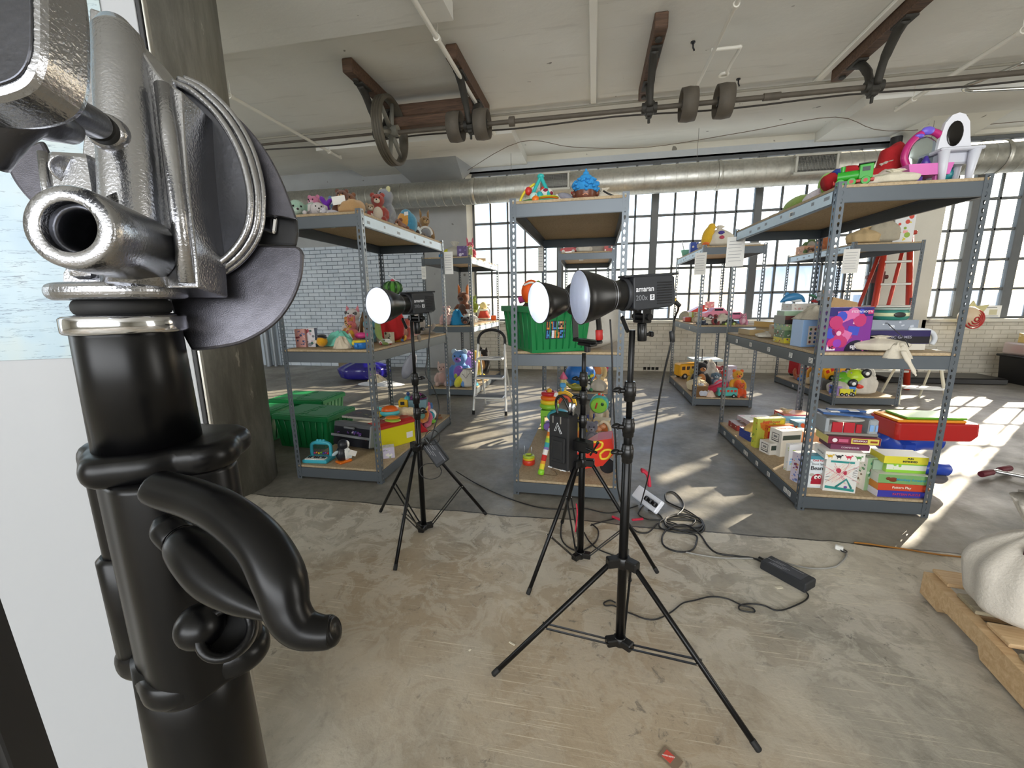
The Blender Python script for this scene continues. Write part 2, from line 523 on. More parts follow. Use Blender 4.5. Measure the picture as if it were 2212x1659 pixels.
CANVAS = mat('#cfc7b6', .95, noise=.08, scale=18, bump=.35, bscale=45, name='canvas')
CANVAS2 = mat('#b9ae9a', .95, noise=.10, scale=18, bump=.35, bscale=45, name='canvas')
# ---------------------------------------------------------------- the building
YW, YG = 7.70, 7.84            # wall face, glass plane
HC, HP = 3.69, 3.56            # slab and drop-panel soffit
def struct(o): o['kind'] = 'structure'; return o
b = MB().use(FLOOR).box((0, .5, -.1), (22, 16, .2)); struct(b.build('floor'))
b = MB().use(CEIL).box((0, .5, HC+.15), (22, 16, .3))
for cx, cy in ((-2.7, 8.2), (4.76, 8.2), (-2.7, 2.35), (4.76, 2.2), (-10, 8.2), (-10, 2.35)):
    b.box((cx, cy - (.35 if cy > 8 else 0), (HP+HC)/2), (3.0 if cy < 8 else 3.05, 3.0 if cy < 8 else 3.5 - .4, HC-HP+.002))
struct(b.build('ceiling'))
# window wall
b = MB()
b.use(WHITEBRICK).box((1.0, YW+.2, .44), (6.6, .4, .88))
b.box((8.2, YW+.2, .44), (6.3, .4, .88))
b.use(WHITEWALL).box((1, YW+.2, (3.5+HC)/2), (6.75, .4, HC-3.5)).box((8.2, YW+.2, 3.6), (6.3, .4, .19))
b.use(WHITEWALL).box((4.74, YW+.2, HC/2), (.72, .4, HC)).box((9.2, YW+.2, HC/2), (3.6, .4, HC))
b.use(GREYWALL).box((-2.72, YW+.2, HC/2), (.86, .4, HC))
b.box((-6.2, YW+.2, (2.35+HC)/2), (6.1, .4, HC-2.35))
b.use(BLUEBRICK).box((-4.78, YW+.2, 1.175), (3.3, .4, 2.35))
b.use(mat('#b3bec9', .7, noise=.08, scale=3, name='blue_white_wall')).box((-8.0, YW+.2, 1.175), (3.1, .4, 2.35))
struct(b.build('wall_back'))
b = MB().use(WHITEWALL)
b.add([(-2.3, YW, .88), (-2.18, YG, .88), (-2.18, YG, 3.5), (-2.3, YW, 3.5)], [(0, 1, 2, 3)])
b.add([(4.38, YW, .88), (4.3, YG, .88), (4.3, YG, 3.5), (4.38, YW, 3.5)], [(0, 1, 2, 3)])
b.add([(5.1, YW, .88), (5.14, YG, .88), (5.14, YG, 3.5), (5.1, YW, 3.5)], [(0, 1, 2, 3)])
b.box((1, YW+.05, .87), (6.6, .24, .05), .01).box((8.2, YW+.05, .87), (6.2, .24, .05), .01)
b.use(mat('#c3c8cc', .8, noise=.05, name='reveal_paint')).box((1, 7.85, 3.55), (6.7, .3, .1))
struct(b.build('trim_1'))
# capitals of the wall columns
def capital(x0, x1):
    b = MB().use(GREYWALL if x0 < 0 else WHITEWALL)
    b.add([(x0-.1, 7.0, HP), (x1+.1, 7.0, HP), (x1, YW+.01, 3.385), (x0, YW+.01, 3.385), (x0-.2, YW+.01, HP), (x1+.2, YW+.01, HP)],
          [(0, 1, 2, 3), (0, 3, 4), (1, 5, 2)])
    struct(b.build('trim_2'))
capital(-3.28, -2.33); capital(4.42, 5.1)
for nm, x0, x1, y0, y1 in (('wall_left', -10, -9.8, -7, 8), ('wall_right', 10.8, 11, -7, 8), ('wall_front', -10, 11, -7.2, -7)):
    struct(MB().use(WHITEWALL).box(((x0+x1)/2, (y0+y1)/2, HC/2), (x1-x0, y1-y0, HC)).build(nm))
def window(name, x0, x1, cols, thick, rows=(.90, 1.34, 1.775, 2.21, 2.645, 3.08, 3.48)):
    r = thing(name, (0, 0, 0)); struct(r)
    b = MB().use(FRAME)
    z0, z1 = rows[0], rows[-1]
    for x in cols: b.box((x, YG, (z0+z1)/2), (.034, .04, z1-z0), .006)
    for x in thick: b.box((x, YG, (z0+z1)/2), (.12, .09, z1-z0), .01)
    for z in rows[1:-1]: b.box(((x0+x1)/2, YG, z), (x1-x0, .04, .040), .006)
    for z in (z0, z1): b.box(((x0+x1)/2, YG, z), (x1-x0, .08, .06), .008)
    for x in (x0, x1): b.box((x, YG, (z0+z1)/2), (.05, .06, z1-z0), .008)
    b.build('window_frame', r)
    g = MB().use(GLASS)
    xs = sorted([x0, x1] + list(cols) + list(thick))
    for i in range(len(xs)-1):
        for k in range(len(rows)-1):
            g.at().quad((xs[i], YG, rows[k]), (xs[i+1], YG, rows[k]), (xs[i+1], YG, rows[k+1]), (xs[i], YG, rows[k+1]))
    g.build('window_glass', r)
    return r
T1 = [-.609, .978, 2.572]
e1 = [-2.19] + T1 + [4.30]
c1 = []
for i in range(4):
    for k in range(1, 5): c1.append(e1[i] + (e1[i+1]-e1[i])*k/5)
window('window_1', -2.19, 4.30, c1, T1)
window('window_2', 5.13, 7.36, [5.28, 5.85, 6.46, 7.06], [5.56, 6.16, 6.76])
# outside: the roofs and buildings seen over the sill
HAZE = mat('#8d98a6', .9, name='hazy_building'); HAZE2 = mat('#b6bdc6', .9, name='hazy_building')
b = MB().use(mat('#9c9e9b', .95, noise=.2, scale=.2, name='ground_outside')).box((0, 150, -9.1), (600, 280, .2)); struct(b.build('terrain'))
rnd = random.Random(4)
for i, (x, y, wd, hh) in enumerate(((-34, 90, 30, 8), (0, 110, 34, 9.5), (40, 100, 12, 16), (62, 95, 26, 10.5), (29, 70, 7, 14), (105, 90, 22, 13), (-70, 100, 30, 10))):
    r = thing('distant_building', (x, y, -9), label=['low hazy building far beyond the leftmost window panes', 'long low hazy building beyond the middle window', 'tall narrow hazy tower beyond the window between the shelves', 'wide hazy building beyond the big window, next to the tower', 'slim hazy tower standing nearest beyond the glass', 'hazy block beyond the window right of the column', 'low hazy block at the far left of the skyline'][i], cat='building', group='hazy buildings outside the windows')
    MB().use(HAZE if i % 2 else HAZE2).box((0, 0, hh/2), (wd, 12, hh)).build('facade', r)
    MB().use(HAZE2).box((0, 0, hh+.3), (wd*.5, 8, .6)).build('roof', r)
# concrete column
cl = MB().use(CONC).lathe([(.43, 0), (.43, HP+.02)], 64, T(-2.68, 2.35, 0)).build('concrete_column')
tag(cl, 'thick round bare concrete column behind the close-up chrome clamp', 'column', kind='structure')
# ---------------------------------------------------------------- overhead: duct, line shaft, pipes
d = thing('air_duct', (0, 7.1, 3.03), label='long round galvanised spiral air duct running across the windows', cat='duct')
b = MB().use(GALV).lathe([(.195, 0), (.195, 16)], 48, T(-6.2, 0, 0) @ Ry(90))
b.build('duct_pipe', d)
b = MB().use(GALV)
for k in range(107): b.torus(.1955, .0032, T(-6.2+k*.15, 0, 0) @ Ry(90) @ Rx(2), 40, 6)
b.build('seam', d)
for x in (-1.95, 1.75, 5.2):
    MB().use(GALV).ring([(.197, -.03), (.204, -.02), (.204, .02), (.197, .03)], 48, T(x, 0, 0) @ Ry(90)).build('collar', d)
def vent(x0, x1):
    v = thing('air_vent', (0, 0, 0)); v.parent = d
    cx, L = (x0+x1)/2, x1-x0
    b = MB().use(mat('#b9b8ae', .5, .3, name='vent_metal'))
    for dx, dz, sx, sz in ((0, .115, L+.06, .03), (0, -.115, L+.06, .03), (-L/2, 0, .03, .2), (L/2, 0, .03, .2)):
        b.box((cx+dx, -.2, .02+dz), (sx, .07, sz), .004)
    b.build('vent_frame', v)
    b = MB().use(mat('#3a3a38', .6, name='vent_dark')).box((cx, -.185, .02), (L, .01, .2))
    b.use(mat('#8b8a83', .5, .3))
    for k in range(28): b.box((cx-L/2+L*(k+.5)/28, -.2, .02), (.003, .02, .2))
    for k in range(10): b.box((cx, -.205, .02-.1+.2*(k+.5)/10), (L, .006, .003))
    b.build('grille', v)
    v.name = 'vent'
vent(-.86, -.42); vent(2.70, 3.20)
s = thing('line_shaft', (0, 5, 3.2), label='long rusty overhead line shaft with a big spoked wheel and flat pulleys', cat='shaft')
MB().use(PULLEY).cyl((-2.55, 0, 0), (7, 0, 0), .024, n=14).build('shaft_rod', s)
MB().use(PULLEY).cyl((-.96, 0, 0), (-.90, 0, 0), .05, n=18).cyl((1.6, 0, 0), (1.75, 0, 0), .034, n=18).build('coupling', s)
for i, x in enumerate((-1.575, -1.265, .90, 1.235)):
    p = thing('belt_pulley', (x, 0, 0)); p.parent = s
    MB().use(PULLEY).ring([(.150, -.075), (.158, 0), (.150, .075), (.140, .075), (.146, 0), (.140, -.075)], 40, Ry(90)).build('rim', p)
    b = MB().use(IRON).cyl((-.06, 0, 0), (.06, 0, 0), .045, n=16)
    for k in range(5):
        a = 2*PI*k/5 + i
        b.box((0, .095*math.cos(a), .095*math.sin(a)), (.02, .035, .11), .004, Rx(math.degrees(a)-90))
    b.build('spokes', p)
p = thing('spoked_wheel', (-2.36, 0, .02)); p['label'] = 'big six-spoke grooved iron wheel'; p.parent = s
pr = [(.335, -.06)]
for k in range(4):
    z = -.06+.03*k
    pr += [(.362, z+.003), (.362, z+.010), (.345, z+.020)]
pr += [(.335, .06), (.318, .05), (.318, -.05)]
MB().use(mat('#5b5549', .6, .3, noise=.3, scale=12, bump=.2)).ring(pr, 56, Ry(90)).build('rim', p)
b = MB().use(mat('#77756b', .6, .3, noise=.2, scale=12)).cyl((-.07, 0, 0), (.09, 0, 0), .06, n=20)
for k in range(6):
    a = 2*PI*k/6+.3
    b.tube([(0, .05*math.cos(a), .05*math.sin(a)), (0, .33*math.cos(a), .33*math.sin(a))], [.03, .02], 8)
b.build('spokes', p)
def hanger(x, y0, y1, label, yb=5.0):
    h = thing('timber_hanger', (x, 0, 0), label=label, cat='hanger', group='timber hangers bolted to the ceiling')
    MB().use(TIMBER).box((0, (y0+y1)/2, HC-.065), (.115, y1-y0, .13), .008).build('timber_beam', h)
    for yy in (y0+.15, y1-.12): MB().use(IRON).cyl((0, yy, HC-.15), (0, yy, HC-.12), .032, n=8).build('bolt', h)
    b = MB().use(IRON)
    for sg in (-1, 1):
        b.tube(spline([(sg*.012, yb+sg*.36, HC-.135), (sg*.012, yb+sg*.26, HC-.19), (sg*.01, yb+sg*.13, HC-.33), (0, yb+sg*.055, 3.2)], 5), [.042]*5+[.04]*5+[.034]*6, 6)
        b.box((0, yb+sg*.33, HC-.14), (.10, .2, .022), .005)
    b.box((0, yb, 3.2), (.10, .11, .13), .02).cyl((-.075, yb, 3.2), (.075, yb, 3.2), .052, n=16).cyl((0, yb, 3.06), (0, yb, 3.15), .014, n=8).box((0, yb, 3.13), (.06, .09, .03), .006)
    b.build('iron_bracket', h)
hanger(-2.5, 4.38, 5.6, 'timber hanger at the left end, holding the big spoked wheel')
hanger(-1.40, 4.38, 5.7, 'timber hanger crossed by a white pipe, between two close pulleys')
hanger(.52, 4.33, 5.72, 'short timber hanger near the middle of the ceiling, seen head-on')
hanger(2.55, 4.0, 5.72, 'long timber hanger at the upper right beside a white batten')
b = MB().use(TIMBER).box((-1.95, 5.35, 3.56), (1.0, .11, .13), .006); tag(b.build('timber_rail'), 'upper brown timber rail bridging the two left hangers', 'timber rail', 'timber rails between the left hangers')
b = MB().use(TIMBER).box((-1.95, 5.22, 3.38), (1.0, .11, .11), .006); tag(b.build('timber_rail'), 'lower brown timber rail just behind the shaft between the left hangers', 'timber rail', 'timber rails between the left hangers')
PL = ['white pipe on the ceiling left of the big spoked wheel', 'white pipe crossing in front of the second timber hanger', 'white sprinkler pipe descending between the third hanger and the upper right', 'white pipe crossing over the shaft at the upper right']
for i, (x, y0, y1, r_) in enumerate(((-4.0, 1.2, 6.6, .02), (-1.4, .6, 6.2, .021), (1.05, .6, 6.4, .017), (3.65, 2.2, 6.6, .022))):
    t = thing('ceiling_pipe', (x, 0, HC-.16), label=PL[i], cat='pipe', group='white pipes under the ceiling')
    MB().use(WPIPE).cyl((0, y0, 0), (0, y1, 0), r_, n=12).cyl((0, y1-.03, 0), (0, y1, .05), r_*.9).build('pipe_run', t)
    for yy in (y0+.4, (y0+y1)/2+.6, y1-.3): MB().use(WPIPE).cyl((0, yy-.02, 0), (0, yy+.02, 0), r_+.01, n=12).cyl((0, yy, 0), (0, yy, .16), .005, n=6).build('pipe_hanger', t)
t = thing('sprinkler_drop', (1.1, 4.8, HC-.12), label='white bent sprinkler branch with an open elbow end', cat='pipe')
MB().use(WPIPE).tube(spline([(-.06, 0, 0), (.16, 0, 0), (.2, .02, 0), (.2, .3, 0), (.2, .42, -.02)], 4), .017, 8).build('branch_pipe', t)
MB().use(WPIPE).torus(.04, .014, T(.18, .46, -.02)).build('elbow_ring', t)
BL = ['white ceiling batten above the middle of the room', 'white ceiling batten alongside the long timber hanger']
for i, (x, y0, y1) in enumerate(((-.06, 2.2, 5.97), (2.44, 2.6, 5.95))):
    t = MB().use(mat('#e6e4da', .45, name='white_batten')).box((x, (y0+y1)/2, HC-.02), (.07, y1-y0, .035), .006).build('ceiling_batten')
    tag(t, BL[i], 'batten', 'white ceiling battens')
CL = ['thin grey conduit along the ceiling just above the shaft', 'lowest dark cable conduit behind the shaft', 'middle brown conduit along the panel edge']
for i, (y, z, r_, c) in enumerate(((5.9, HC-.05, .016, '#8d897c'), (5.55, 3.36, .010, '#2d2822'), (6.0, 3.60, .017, '#4a4238'))):
    pts = [(x, y, z - (.03 if i == 1 and k % 2 else 0)) for k, x in enumerate([-7+1.2*j for j in range(14)])]
    o = MB().use(mat(c, .6)).tube(spline(pts, 3), r_, 8).build('conduit'); tag(o, CL[i], 'conduit', 'conduits behind the line shaft')
t = thing('steel_conduit', (0, 0, 0), label='bright bent steel conduit pipe at the upper right of the ceiling', cat='conduit')
p = [atz(2212, 135, 3.5), atz(2130, 170, 3.5), atz(2085, 187, 3.5), atz(2090, 196, 3.5), atz(2130, 195, 3.5), atz(2230, 190, 3.5)]
MB().use(mat('#b9b9b4', .25, .9)).tube(spline([tuple(q) for q in p], 5), .02, 8).build('conduit_run', t)
# cable strung under the ceiling
p = [atz(1010, 368, 3.5), atz(1125, 306, 3.5), atz(1240, 318, 3.5), atz(1400, 318, 3.5), atz(1610, 285, 3.5), atz(1805, 253, 3.5), atz(1920, 283, 3.5), atz(2212, 262, 3.5)]
tag(MB().use(mat('#6a5a48', .6)).tube(spline([tuple(q) for q in p], 5), .0045, 5).build('ceiling_cable'), 'thin brown cable sagging across the ceiling near the windows', 'cable')
WL = ['thin hanger wire coming down left of the centre shelf', 'thin hanger wire above the blue-haired toy head', 'thin hanger wire beside the red leg toys']
for i, (x, y) in enumerate(((1103, 380), (1508, 330), (2018, 300))):
    q = aty(x, y, 7.05)
    tag(MB().use(mat('#77736a', .5, .4)).cyl((q.x, 7.1, 3.22), (q.x, 7.1, HC), .003, n=5).build('duct_wire'), WL[i], 'wire', 'wires holding the air duct')
for i, (x, y) in enumerate(((600, 38), (924, 38), (1497, 90), (1595, 170))):
    q = atz(x, y, HC)
    t = thing('ceiling_hook', q, label=['dark bolt hook in the ceiling above the left shelf', 'dark bolt hook next to the crossing white pipe', 'small dark bolt stub in the ceiling left of the sprinkler branch', 'dark metal bracket stub in the ceiling below the sprinkler branch'][i], cat='hook', group='bolt stubs in the ceiling')
    MB().use(BLKM).cyl((0, 0, -.012), (0, 0, 0), .022, n=10).build('plate', t)
    MB().use(BLKM).tube([(0, 0, 0), (.004, 0, -.05), (.02, .01, -.075)], .008, 6).build('stem', t)
# standpipe at the right column, pipe at left wall
t = thing('standpipe', (4.24, 7.55, 0), label='black vertical standpipe with red valve beside the right wall column', cat='pipe')
MB().use(mat('#1d1c1c', .5)).cyl((0, 0, 0), (0, 0, 3.5), .07, n=20).build('pipe_run', t)
MB().use(mat('#5a2320', .5)).cyl((0, -.02, 1.45), (0, -.02, 1.62), .095, n=20).cyl((-.14, -.02, 1.54), (.14, -.02, 1.54), .03).build('valve', t)
t = thing('wall_pipe', (-6.62, 7.55, 0), label='grey vertical wall pipe at the end of the blue brick wall', cat='pipe')
MB().use(mat('#8c9297', .4, .4)).cyl((0, 0, 0), (0, 0, HC), .06, n=16).build('pipe_run', t)
MB().use(mat('#8c9297', .4, .4)).cyl((.16, 0, 0), (.16, 0, HC), .035, n=12).build('side_pipe', t)
t = MB().use(mat('#26241f', .9)); [t.box((.92+.07*k, YW-.002, .05), (.05, .01, .05)) for k in range(4)]
tag(t.build('wall_grating'), 'row of small dark vent slots low in the white brick wall', 'vent')
# ---------------------------------------------------------------- steel shelving units
def perf_angle(h, fl=.036, th=.0022):
    """an L-shaped perforated upright, corner at the origin, flanges along +x and +y"""
    b = MB().use(STEEL)
    pitch, hw, hh = .038, .0065, .012
    n = int(h/pitch)
    def P(u, z, ax): return (u, 0, z) if ax == 0 else (0, u, z)
    for ax in (0, 1):
        vs, F = [], []
        for i in range(n):
            z0 = h*i/n; z1 = h*(i+1)/n; zc = (z0+z1)/2; uc = fl*.55
            k = len(vs)
            rim = [(0, z0), (uc, z0), (fl, z0), (fl, zc), (fl, z1), (uc, z1), (0, z1), (0, zc)]
            hole = [(uc-hw*.45, zc-hh), (uc, zc-hh*1.05), (uc+hw*.45, zc-hh), (uc+hw, zc+hh*.25), (uc+hw*.7, zc+hh*.8), (uc, zc+hh), (uc-hw*.7, zc+hh*.8), (uc-hw, zc+hh*.25)]
            vs += [P(u, z, ax) for u, z in rim] + [P(u, z, ax) for u, z in hole]
            for j in range(8): F.append((k+j, k+(j+1) % 8, k+8+(j+1) % 8, k+8+j))
        b.add(vs, F)
    return b
POST = None
def shelf_unit(x, y, yaw, w, d, label, decks=(.105, .955, 1.83), H=1.845, strips=(), bh=.07, far_low=True):
    """x, y: middle of the near edge; d runs away from the camera"""
    global POST
    r = thing('steel_shelf_unit', (x, y, 0), yaw, label, 'shelf unit', 'grey steel shelving units')
    if POST is None:
        b = perf_angle(H)
        POST = b.build('upright_post', r, solid=.002)
        p0 = POST
    else:
        p0 = POST.copy(); COL.objects.link(p0); p0.parent = r
    for i, (cx, cy, sx, sy) in enumerate(((-w/2, 0, 1, 1), (w/2, 0, -1, 1), (-w/2, d, 1, -1), (w/2, d, -1, -1))):
        p = p0 if i == 0 else p0.copy()
        if i: COL.objects.link(p); p.parent = r
        p.location = (cx, cy, 0); p.scale = (sx, sy, 1)
    for z in decks:
        MB().use(BOARD).box((0, d/2, z-.008), (w-.012, d-.012, .016), .002).build('shelf_board', r)
        for sy in (0, 1):
            b = MB().use(STEEL if sy == 0 else STEEL2)
            yy = .004 if sy == 0 else d-.004
            b.box((0, yy, z-.018-bh/2), (w-.012, .004, bh), .001)
            b.box((0, yy+(.012 if sy == 0 else -.012), z-.0185), (w-.012, .026, .003)).box((0, yy+(.008 if sy == 0 else -.008), z-.018-bh), (w-.012, .016, .003))
            b.build('beam', r)
        for sx in (-1, 1):
            b = MB().use(STEEL)
            xx = sx*(w/2-.004)
            b.box((xx, d/2, z-.018-bh/2), (.004, d-.012, bh), .001)
            b.box((xx-sx*.012, d/2, z-.0185), (.026, d-.012, .003)).box((xx-sx*.008, d/2, z-.018-bh), (.016, d-.012, .003))
            b.build('beam', r)
        for sx in (-1, 1):
            for sy in (0, 1):
                b = MB().use(mat('#8f9599', .4, .6))
                for k in (0, 1): b.cyl((sx*(w/2-.001), (.02 if sy == 0 else d-.02), z-.035-k*.036), (sx*(w/2+.003), (.02 if sy == 0 else d-.02), z-.035-k*.036), .006, n=8)
                o = b.build('rivet', r)
    for side, z, a, c in strips:   # paper strips on a side beam
        xx = side*(w/2+.0008)
        TP = mat('#c9dcea', .5, noise=.06, scale=30, name='paper_strip')
        b = MB().use(TP).box((xx, (a+c)/2, z-.018-bh/2), (.0012, c-a, bh*.86))
        b.use(mat('#8f959c', .6))
        rr = random.Random(int((a+z)*100))
        k = a+.05
        while k < c-.1:
            b.box((xx+side*.0009, k, z-.018-bh/2+rr.uniform(-.01, .01)), (.0006, rr.uniform(.02, .06), .018)); k += rr.uniform(.1, .3)
        b.build('paper_strip', r)
    return r
def stickers(r, side, w, z, ys, bh=.07):
    for y in ys:
        b = MB().use(PAPER).box((side*(w/2+.001), y, z-.018-bh/2), (.001, .042, .03))
        b.use(INK)
        for k in range(3): b.box((side*(w/2+.0018), y, z-.018-bh/2+.008-.008*k), (.0004, .03, .003))
        b.build('price_sticker', r)
SA = shelf_unit(-1.782, 2.551, 0, .672, 1.50, 'left front steel shelf unit topped with stuffed animals', strips=((1, 1.83, .04, 1.4),))
SB = shelf_unit(-.157, 2.545, -.5, .672, 1.53, 'centre front steel shelf unit holding the big green bin', strips=())
SCU = shelf_unit(1.578, 2.620, 1.5, .684, 1.53, 'right front steel shelf unit packed with board games', strips=((-1, 1.83, .05, 1.47),))
SA2 = shelf_unit(-1.882, 5.342, -1.0, .668, 1.49, 'left rear steel shelf unit behind the white step ladder', strips=((1, 1.83, .05, 1.4), (1, .955, .05, 1.4)))
SB2 = shelf_unit(-.10, 5.293, .5, .669, 1.5, 'centre rear steel shelf unit with a red toy car on top')
SD2 = shelf_unit(1.512, 5.185, .5, .654, 1.5, 'rear steel shelf unit with a pink toy car on its middle deck', strips=((-1, 1.83, .05, 1.4),))
SC2 = shelf_unit(3.14, 5.45, 3.0, .70, 1.45, 'rear right steel shelf unit in front of the red ladder', strips=((-1, 1.83, .05, 1.35),))
stickers(SCU, -1, .684, .955, (.06, .3, .62, 1.25, .95)); stickers(SCU, -1, .684, .105, (.12, .17, .42, .62, .82, .86, 1.12, 1.35))
stickers(SD2, -1, .654, .955, (.4, 1.0)); stickers(SD2, -1, .654, .105, (.5, 1.1)); stickers(SC2, -1, .70, .105, (.4, .9))
stickers(SCU, -1, .684, 1.83, (.5,))
# paper lists hanging on the uprights
def paper(p, w_, h_, rz, label, tilt=0):
    t = thing('paper_sheet', p, rz, label, 'paper', 'paper lists taped to the shelving')
    b = MB().use(PAPER); n = 6
    for k in range(n):
        y0, y1 = -.02*math.sin(k/n*3)*tilt, -.02*math.sin((k+1)/n*3)*tilt
        b.quad((-w_/2, y0, -h_*k/n), (w_/2, y0, -h_*k/n), (w_/2, y1, -h_*(k+1)/n), (-w_/2, y1, -h_*(k+1)/n))
    b.build('sheet', t, solid=.0008)
    b = MB().use(mat('#9a9aa0', .7))
    for k in range(7): b.box((-w_*.04*(k % 3), -.004-.02*tilt, -h_*(.15+k*.11)), (w_*.7, .0006, .003))
    b.build('writing', t)
paper((-1.40, 4.05, 1.74), .09, .21, 0, 'blank paper sheet hanging under the left front top deck')
paper((1.20, 4.10, 1.78), .14, .25, -12, 'typed paper list hanging at the far left corner of the games unit', .3)
paper((1.16, 5.16, 1.76), .12, .24, -20, 'typed paper list on the rear unit with the pink toy car', .3)
paper((2.78, 5.43, 1.77), .15, .26, -10, 'typed paper list on the rear unit before the red ladder', .3)
paper((-.49, 4.0, 1.74), .05, .21, 10, 'narrow white paper under the centre front top deck')
paper((-2.19, 5.335, 1.72), .06, .16, 0, 'small white paper at the left rear unit')
# ---------------------------------------------------------------- the close-up stand with its chrome grip clamp
CHR = mat('#a9aaae', .24, 1, noise=.14, scale=90, bump=.5, bscale=900, name='cast_chrome', bdist=.0004)
CHR2 = mat('#c9cace', .1, 1, name='polished_chrome')
CHRD = mat('#55565c', .33, .95, noise=.2, scale=70, bump=.3, bscale=500, name='dark_cast_metal', bdist=.0004)
PLATE = mat('#55545a', .34, .9, noise=.3, scale=200, bump=.4, bscale=2200, name='grip_disc_metal', bdist=.0002)
GBLK = mat('#050506', .3, spec=.25, name='satin_black')
def mm(pxl, depth): return pxl*depth/FPX
A0 = atd(287, 760, .20)
GS = thing('grip_stand', (A0.x, A0.y, 0), label='close-up black stand with chrome grip clamp filling the left of the view', cat='stand')
def axz(py, P=A0):
    k = (829.5-py)/FPX
    return P.z + (k*(P-CP).dot(CF) - (P-CP).dot(CU))/(CU.z - k*CF.z)
def rr(pxl, py):
    return .745*mm(pxl, dist((A0.x, A0.y, axz(py))))
L = lambda *q: q
def ax_lathe(name, mt, pts, n=64, sx=1, sy=1):
    """pts: (pixel radius, pixel row) from top to bottom"""
    return MB().use(mt).lathe([(rr(r, y), axz(y)) for r, y in pts][::-1], n, None, True, sx, sy).build(name, GS)
ax_lathe('upper_tube', GBLK, [(112, 700), (124, 716), (124, 800), (124, 990)])
ax_lathe('top_collar', CHR2, [(118, 678), (136, 681), (140, 686), (140, 712), (136, 717), (118, 718)], 96)
ax_lathe('rubber_ring', RUB, [(96, 646), (106, 650), (111, 658), (111, 668), (106, 676), (96, 680)])
ax_lathe('lower_tube', GBLK, [(126, 1380), (128, 1500), (128, 2400)])
MB().use(GBLK).cyl((0, 0, .0), (0, 0, .9), .024, n=24).build('column_tube', GS)
b = MB().use(GBLK)
for k in range(3):
    a = 2*PI*k/3+2.6
    b.box((.25*math.cos(a), .25*math.sin(a), .03), (.5, .03, .02), .005, Rz(math.degrees(a)))
b.build('foot', GS)
def lobes(r0, amp, n, ph, pw=1.0, N=72, sx=1.0):
    out = []
    for i in range(N):
        a = 2*PI*i/N
        out.append(((r0+amp*abs(math.cos((a-ph)*n/2))**pw)*math.cos(a)*sx, (r0+amp*abs(math.cos((a-ph)*n/2))**pw)*math.sin(a)))
    return out
z1, z0 = axz(985), axz(1035)
rot = Rz(0)
def body_sec(name, mt, pts, y0, y1, b_, sc=1):
    za, zb = axz(y1), axz(y0)
    return MB().use(mt).prism([(x*sc, y*sc) for x, y in pts], zb-za, T(0, 0, za), b_).build(name, GS, bev=.0035, smooth=True)
Rr, Ff = V((CR.x, CR.y)).normalized(), V((CF.x, CF.y)).normalized()
def loc2(u, v, k=.76):
    """u right, v away from the camera, millimetres -> local xy"""
    p = Rr*(u*.001*k) + Ff*(v*.001*k)
    return (p.x, p.y)
def blob(C, N=96, k=8):
    """outline of a union of circles (u, v, r), smooth"""
    out = []
    for i in range(N):
        a = 2*PI*i/N; dx, dy = math.cos(a), math.sin(a); best = 0
        for u, v, r in C:
            t = u*dx+v*dy; q = r*r-(u*u+v*v-t*t)
            if q > 0: best = max(best, t+math.sqrt(q))
        out.append((best*dx, best*dy))
    for _ in range(9): out = [((out[i-1][0]+2*out[i][0]+out[(i+1) % N][0])/4, (out[i-1][1]+2*out[i][1]+out[(i+1) % N][1])/4) for i in range(N)]
    return [loc2(u, v) for u, v in out]
CL1 = blob([(0, 0, 35), (-28, 4, 19), (34, 2, 20), (28, 24, 20), (-6, -24, 14), (4, 24, 22)], 180)
CL2 = blob([(4, 0, 32), (-22, 2, 14), (12, -16, 22), (32, 4, 18)], 120)
CL3 = blob([(2, 0, 33), (-34, 2, 18), (8, -16, 24), (34, 4, 20)], 140)
body_sec('clamp_plate', GBLK, CL1, 952, 1012, .004)
body_sec('clamp_body', GBLK, CL2, 1005, 1440, .002)
body_sec('base_flange', GBLK, CL3, 1385, 1438, .004)
b = MB().use(GBLK)
q = loc2(-33, 2)
za, zb, zc, zd = axz(1010), axz(1190), axz(1200), axz(1400)
b.cyl((q[0], q[1], zb), (q[0], q[1], za), .0092, n=28).cyl((q[0], q[1], zd), (q[0], q[1], zb), .0122, n=28, e=.002)
b.build('side_sleeve', GS)
def fg(x, y, d): return atd(x, y, d) - V((A0.x, A0.y, 0))
def ptube(pts, n=20, flat=1.0, k=6):
    P = spline([tuple(fg(x, y, d)) for x, y, d, r in pts], k)
    R_ = [q.x*.82 for q in spline([(mm(r, d), 0, 0) for x, y, d, r in pts], k)]
    return P, R_
P, R_ = ptube([(326, 1047, .163, 12), (333, 1050, .163, 36), (352, 1058, .162, 43), (420, 1078, .158, 46), (490, 1112, .152, 50), (560, 1172, .146, 54), (604, 1250, .142, 58), (622, 1320, .140, 50), (650, 1356, .140, 44), (690, 1366, .141, 38), (714, 1364, .142, 36), (724, 1362, .142, 28), (729, 1360, .142, 10)])
R_ = [q*1.12 for q in R_]
MB().use(GBLK).tube(P, R_, 22, flat=1.0).build('lever_handle', GS)
P, R_ = ptube([(350, 1118, .176, 20), (362, 1140, .175, 40), (385, 1162, .173, 42), (392, 1168, .172, 36), (398, 1174, .171, 50), (430, 1205, .167, 62), (470, 1245, .163, 64), (520, 1285, .157, 50), (560, 1312, .152, 30), (585, 1325, .15, 20)])
MB().use(GBLK).tube(P, R_, 22).build('lever_hub', GS)
b = MB().use(GBLK).ell(fg(432, 1352, .182), (.0095, .0095, .0095), n=20, m=14)
b.build('locking_boss', GS)
b = MB().use(GBLK).at(frame(fg(488, 1366, .180), (CP-atd(488, 1366, .18)) + CR*-.03)).ring([(.0075, 0), (.0105, .001), (.0115, -.002), (.0115, -.012), (.0075, -.012)], 28)
b.build('socket_ring', GS)
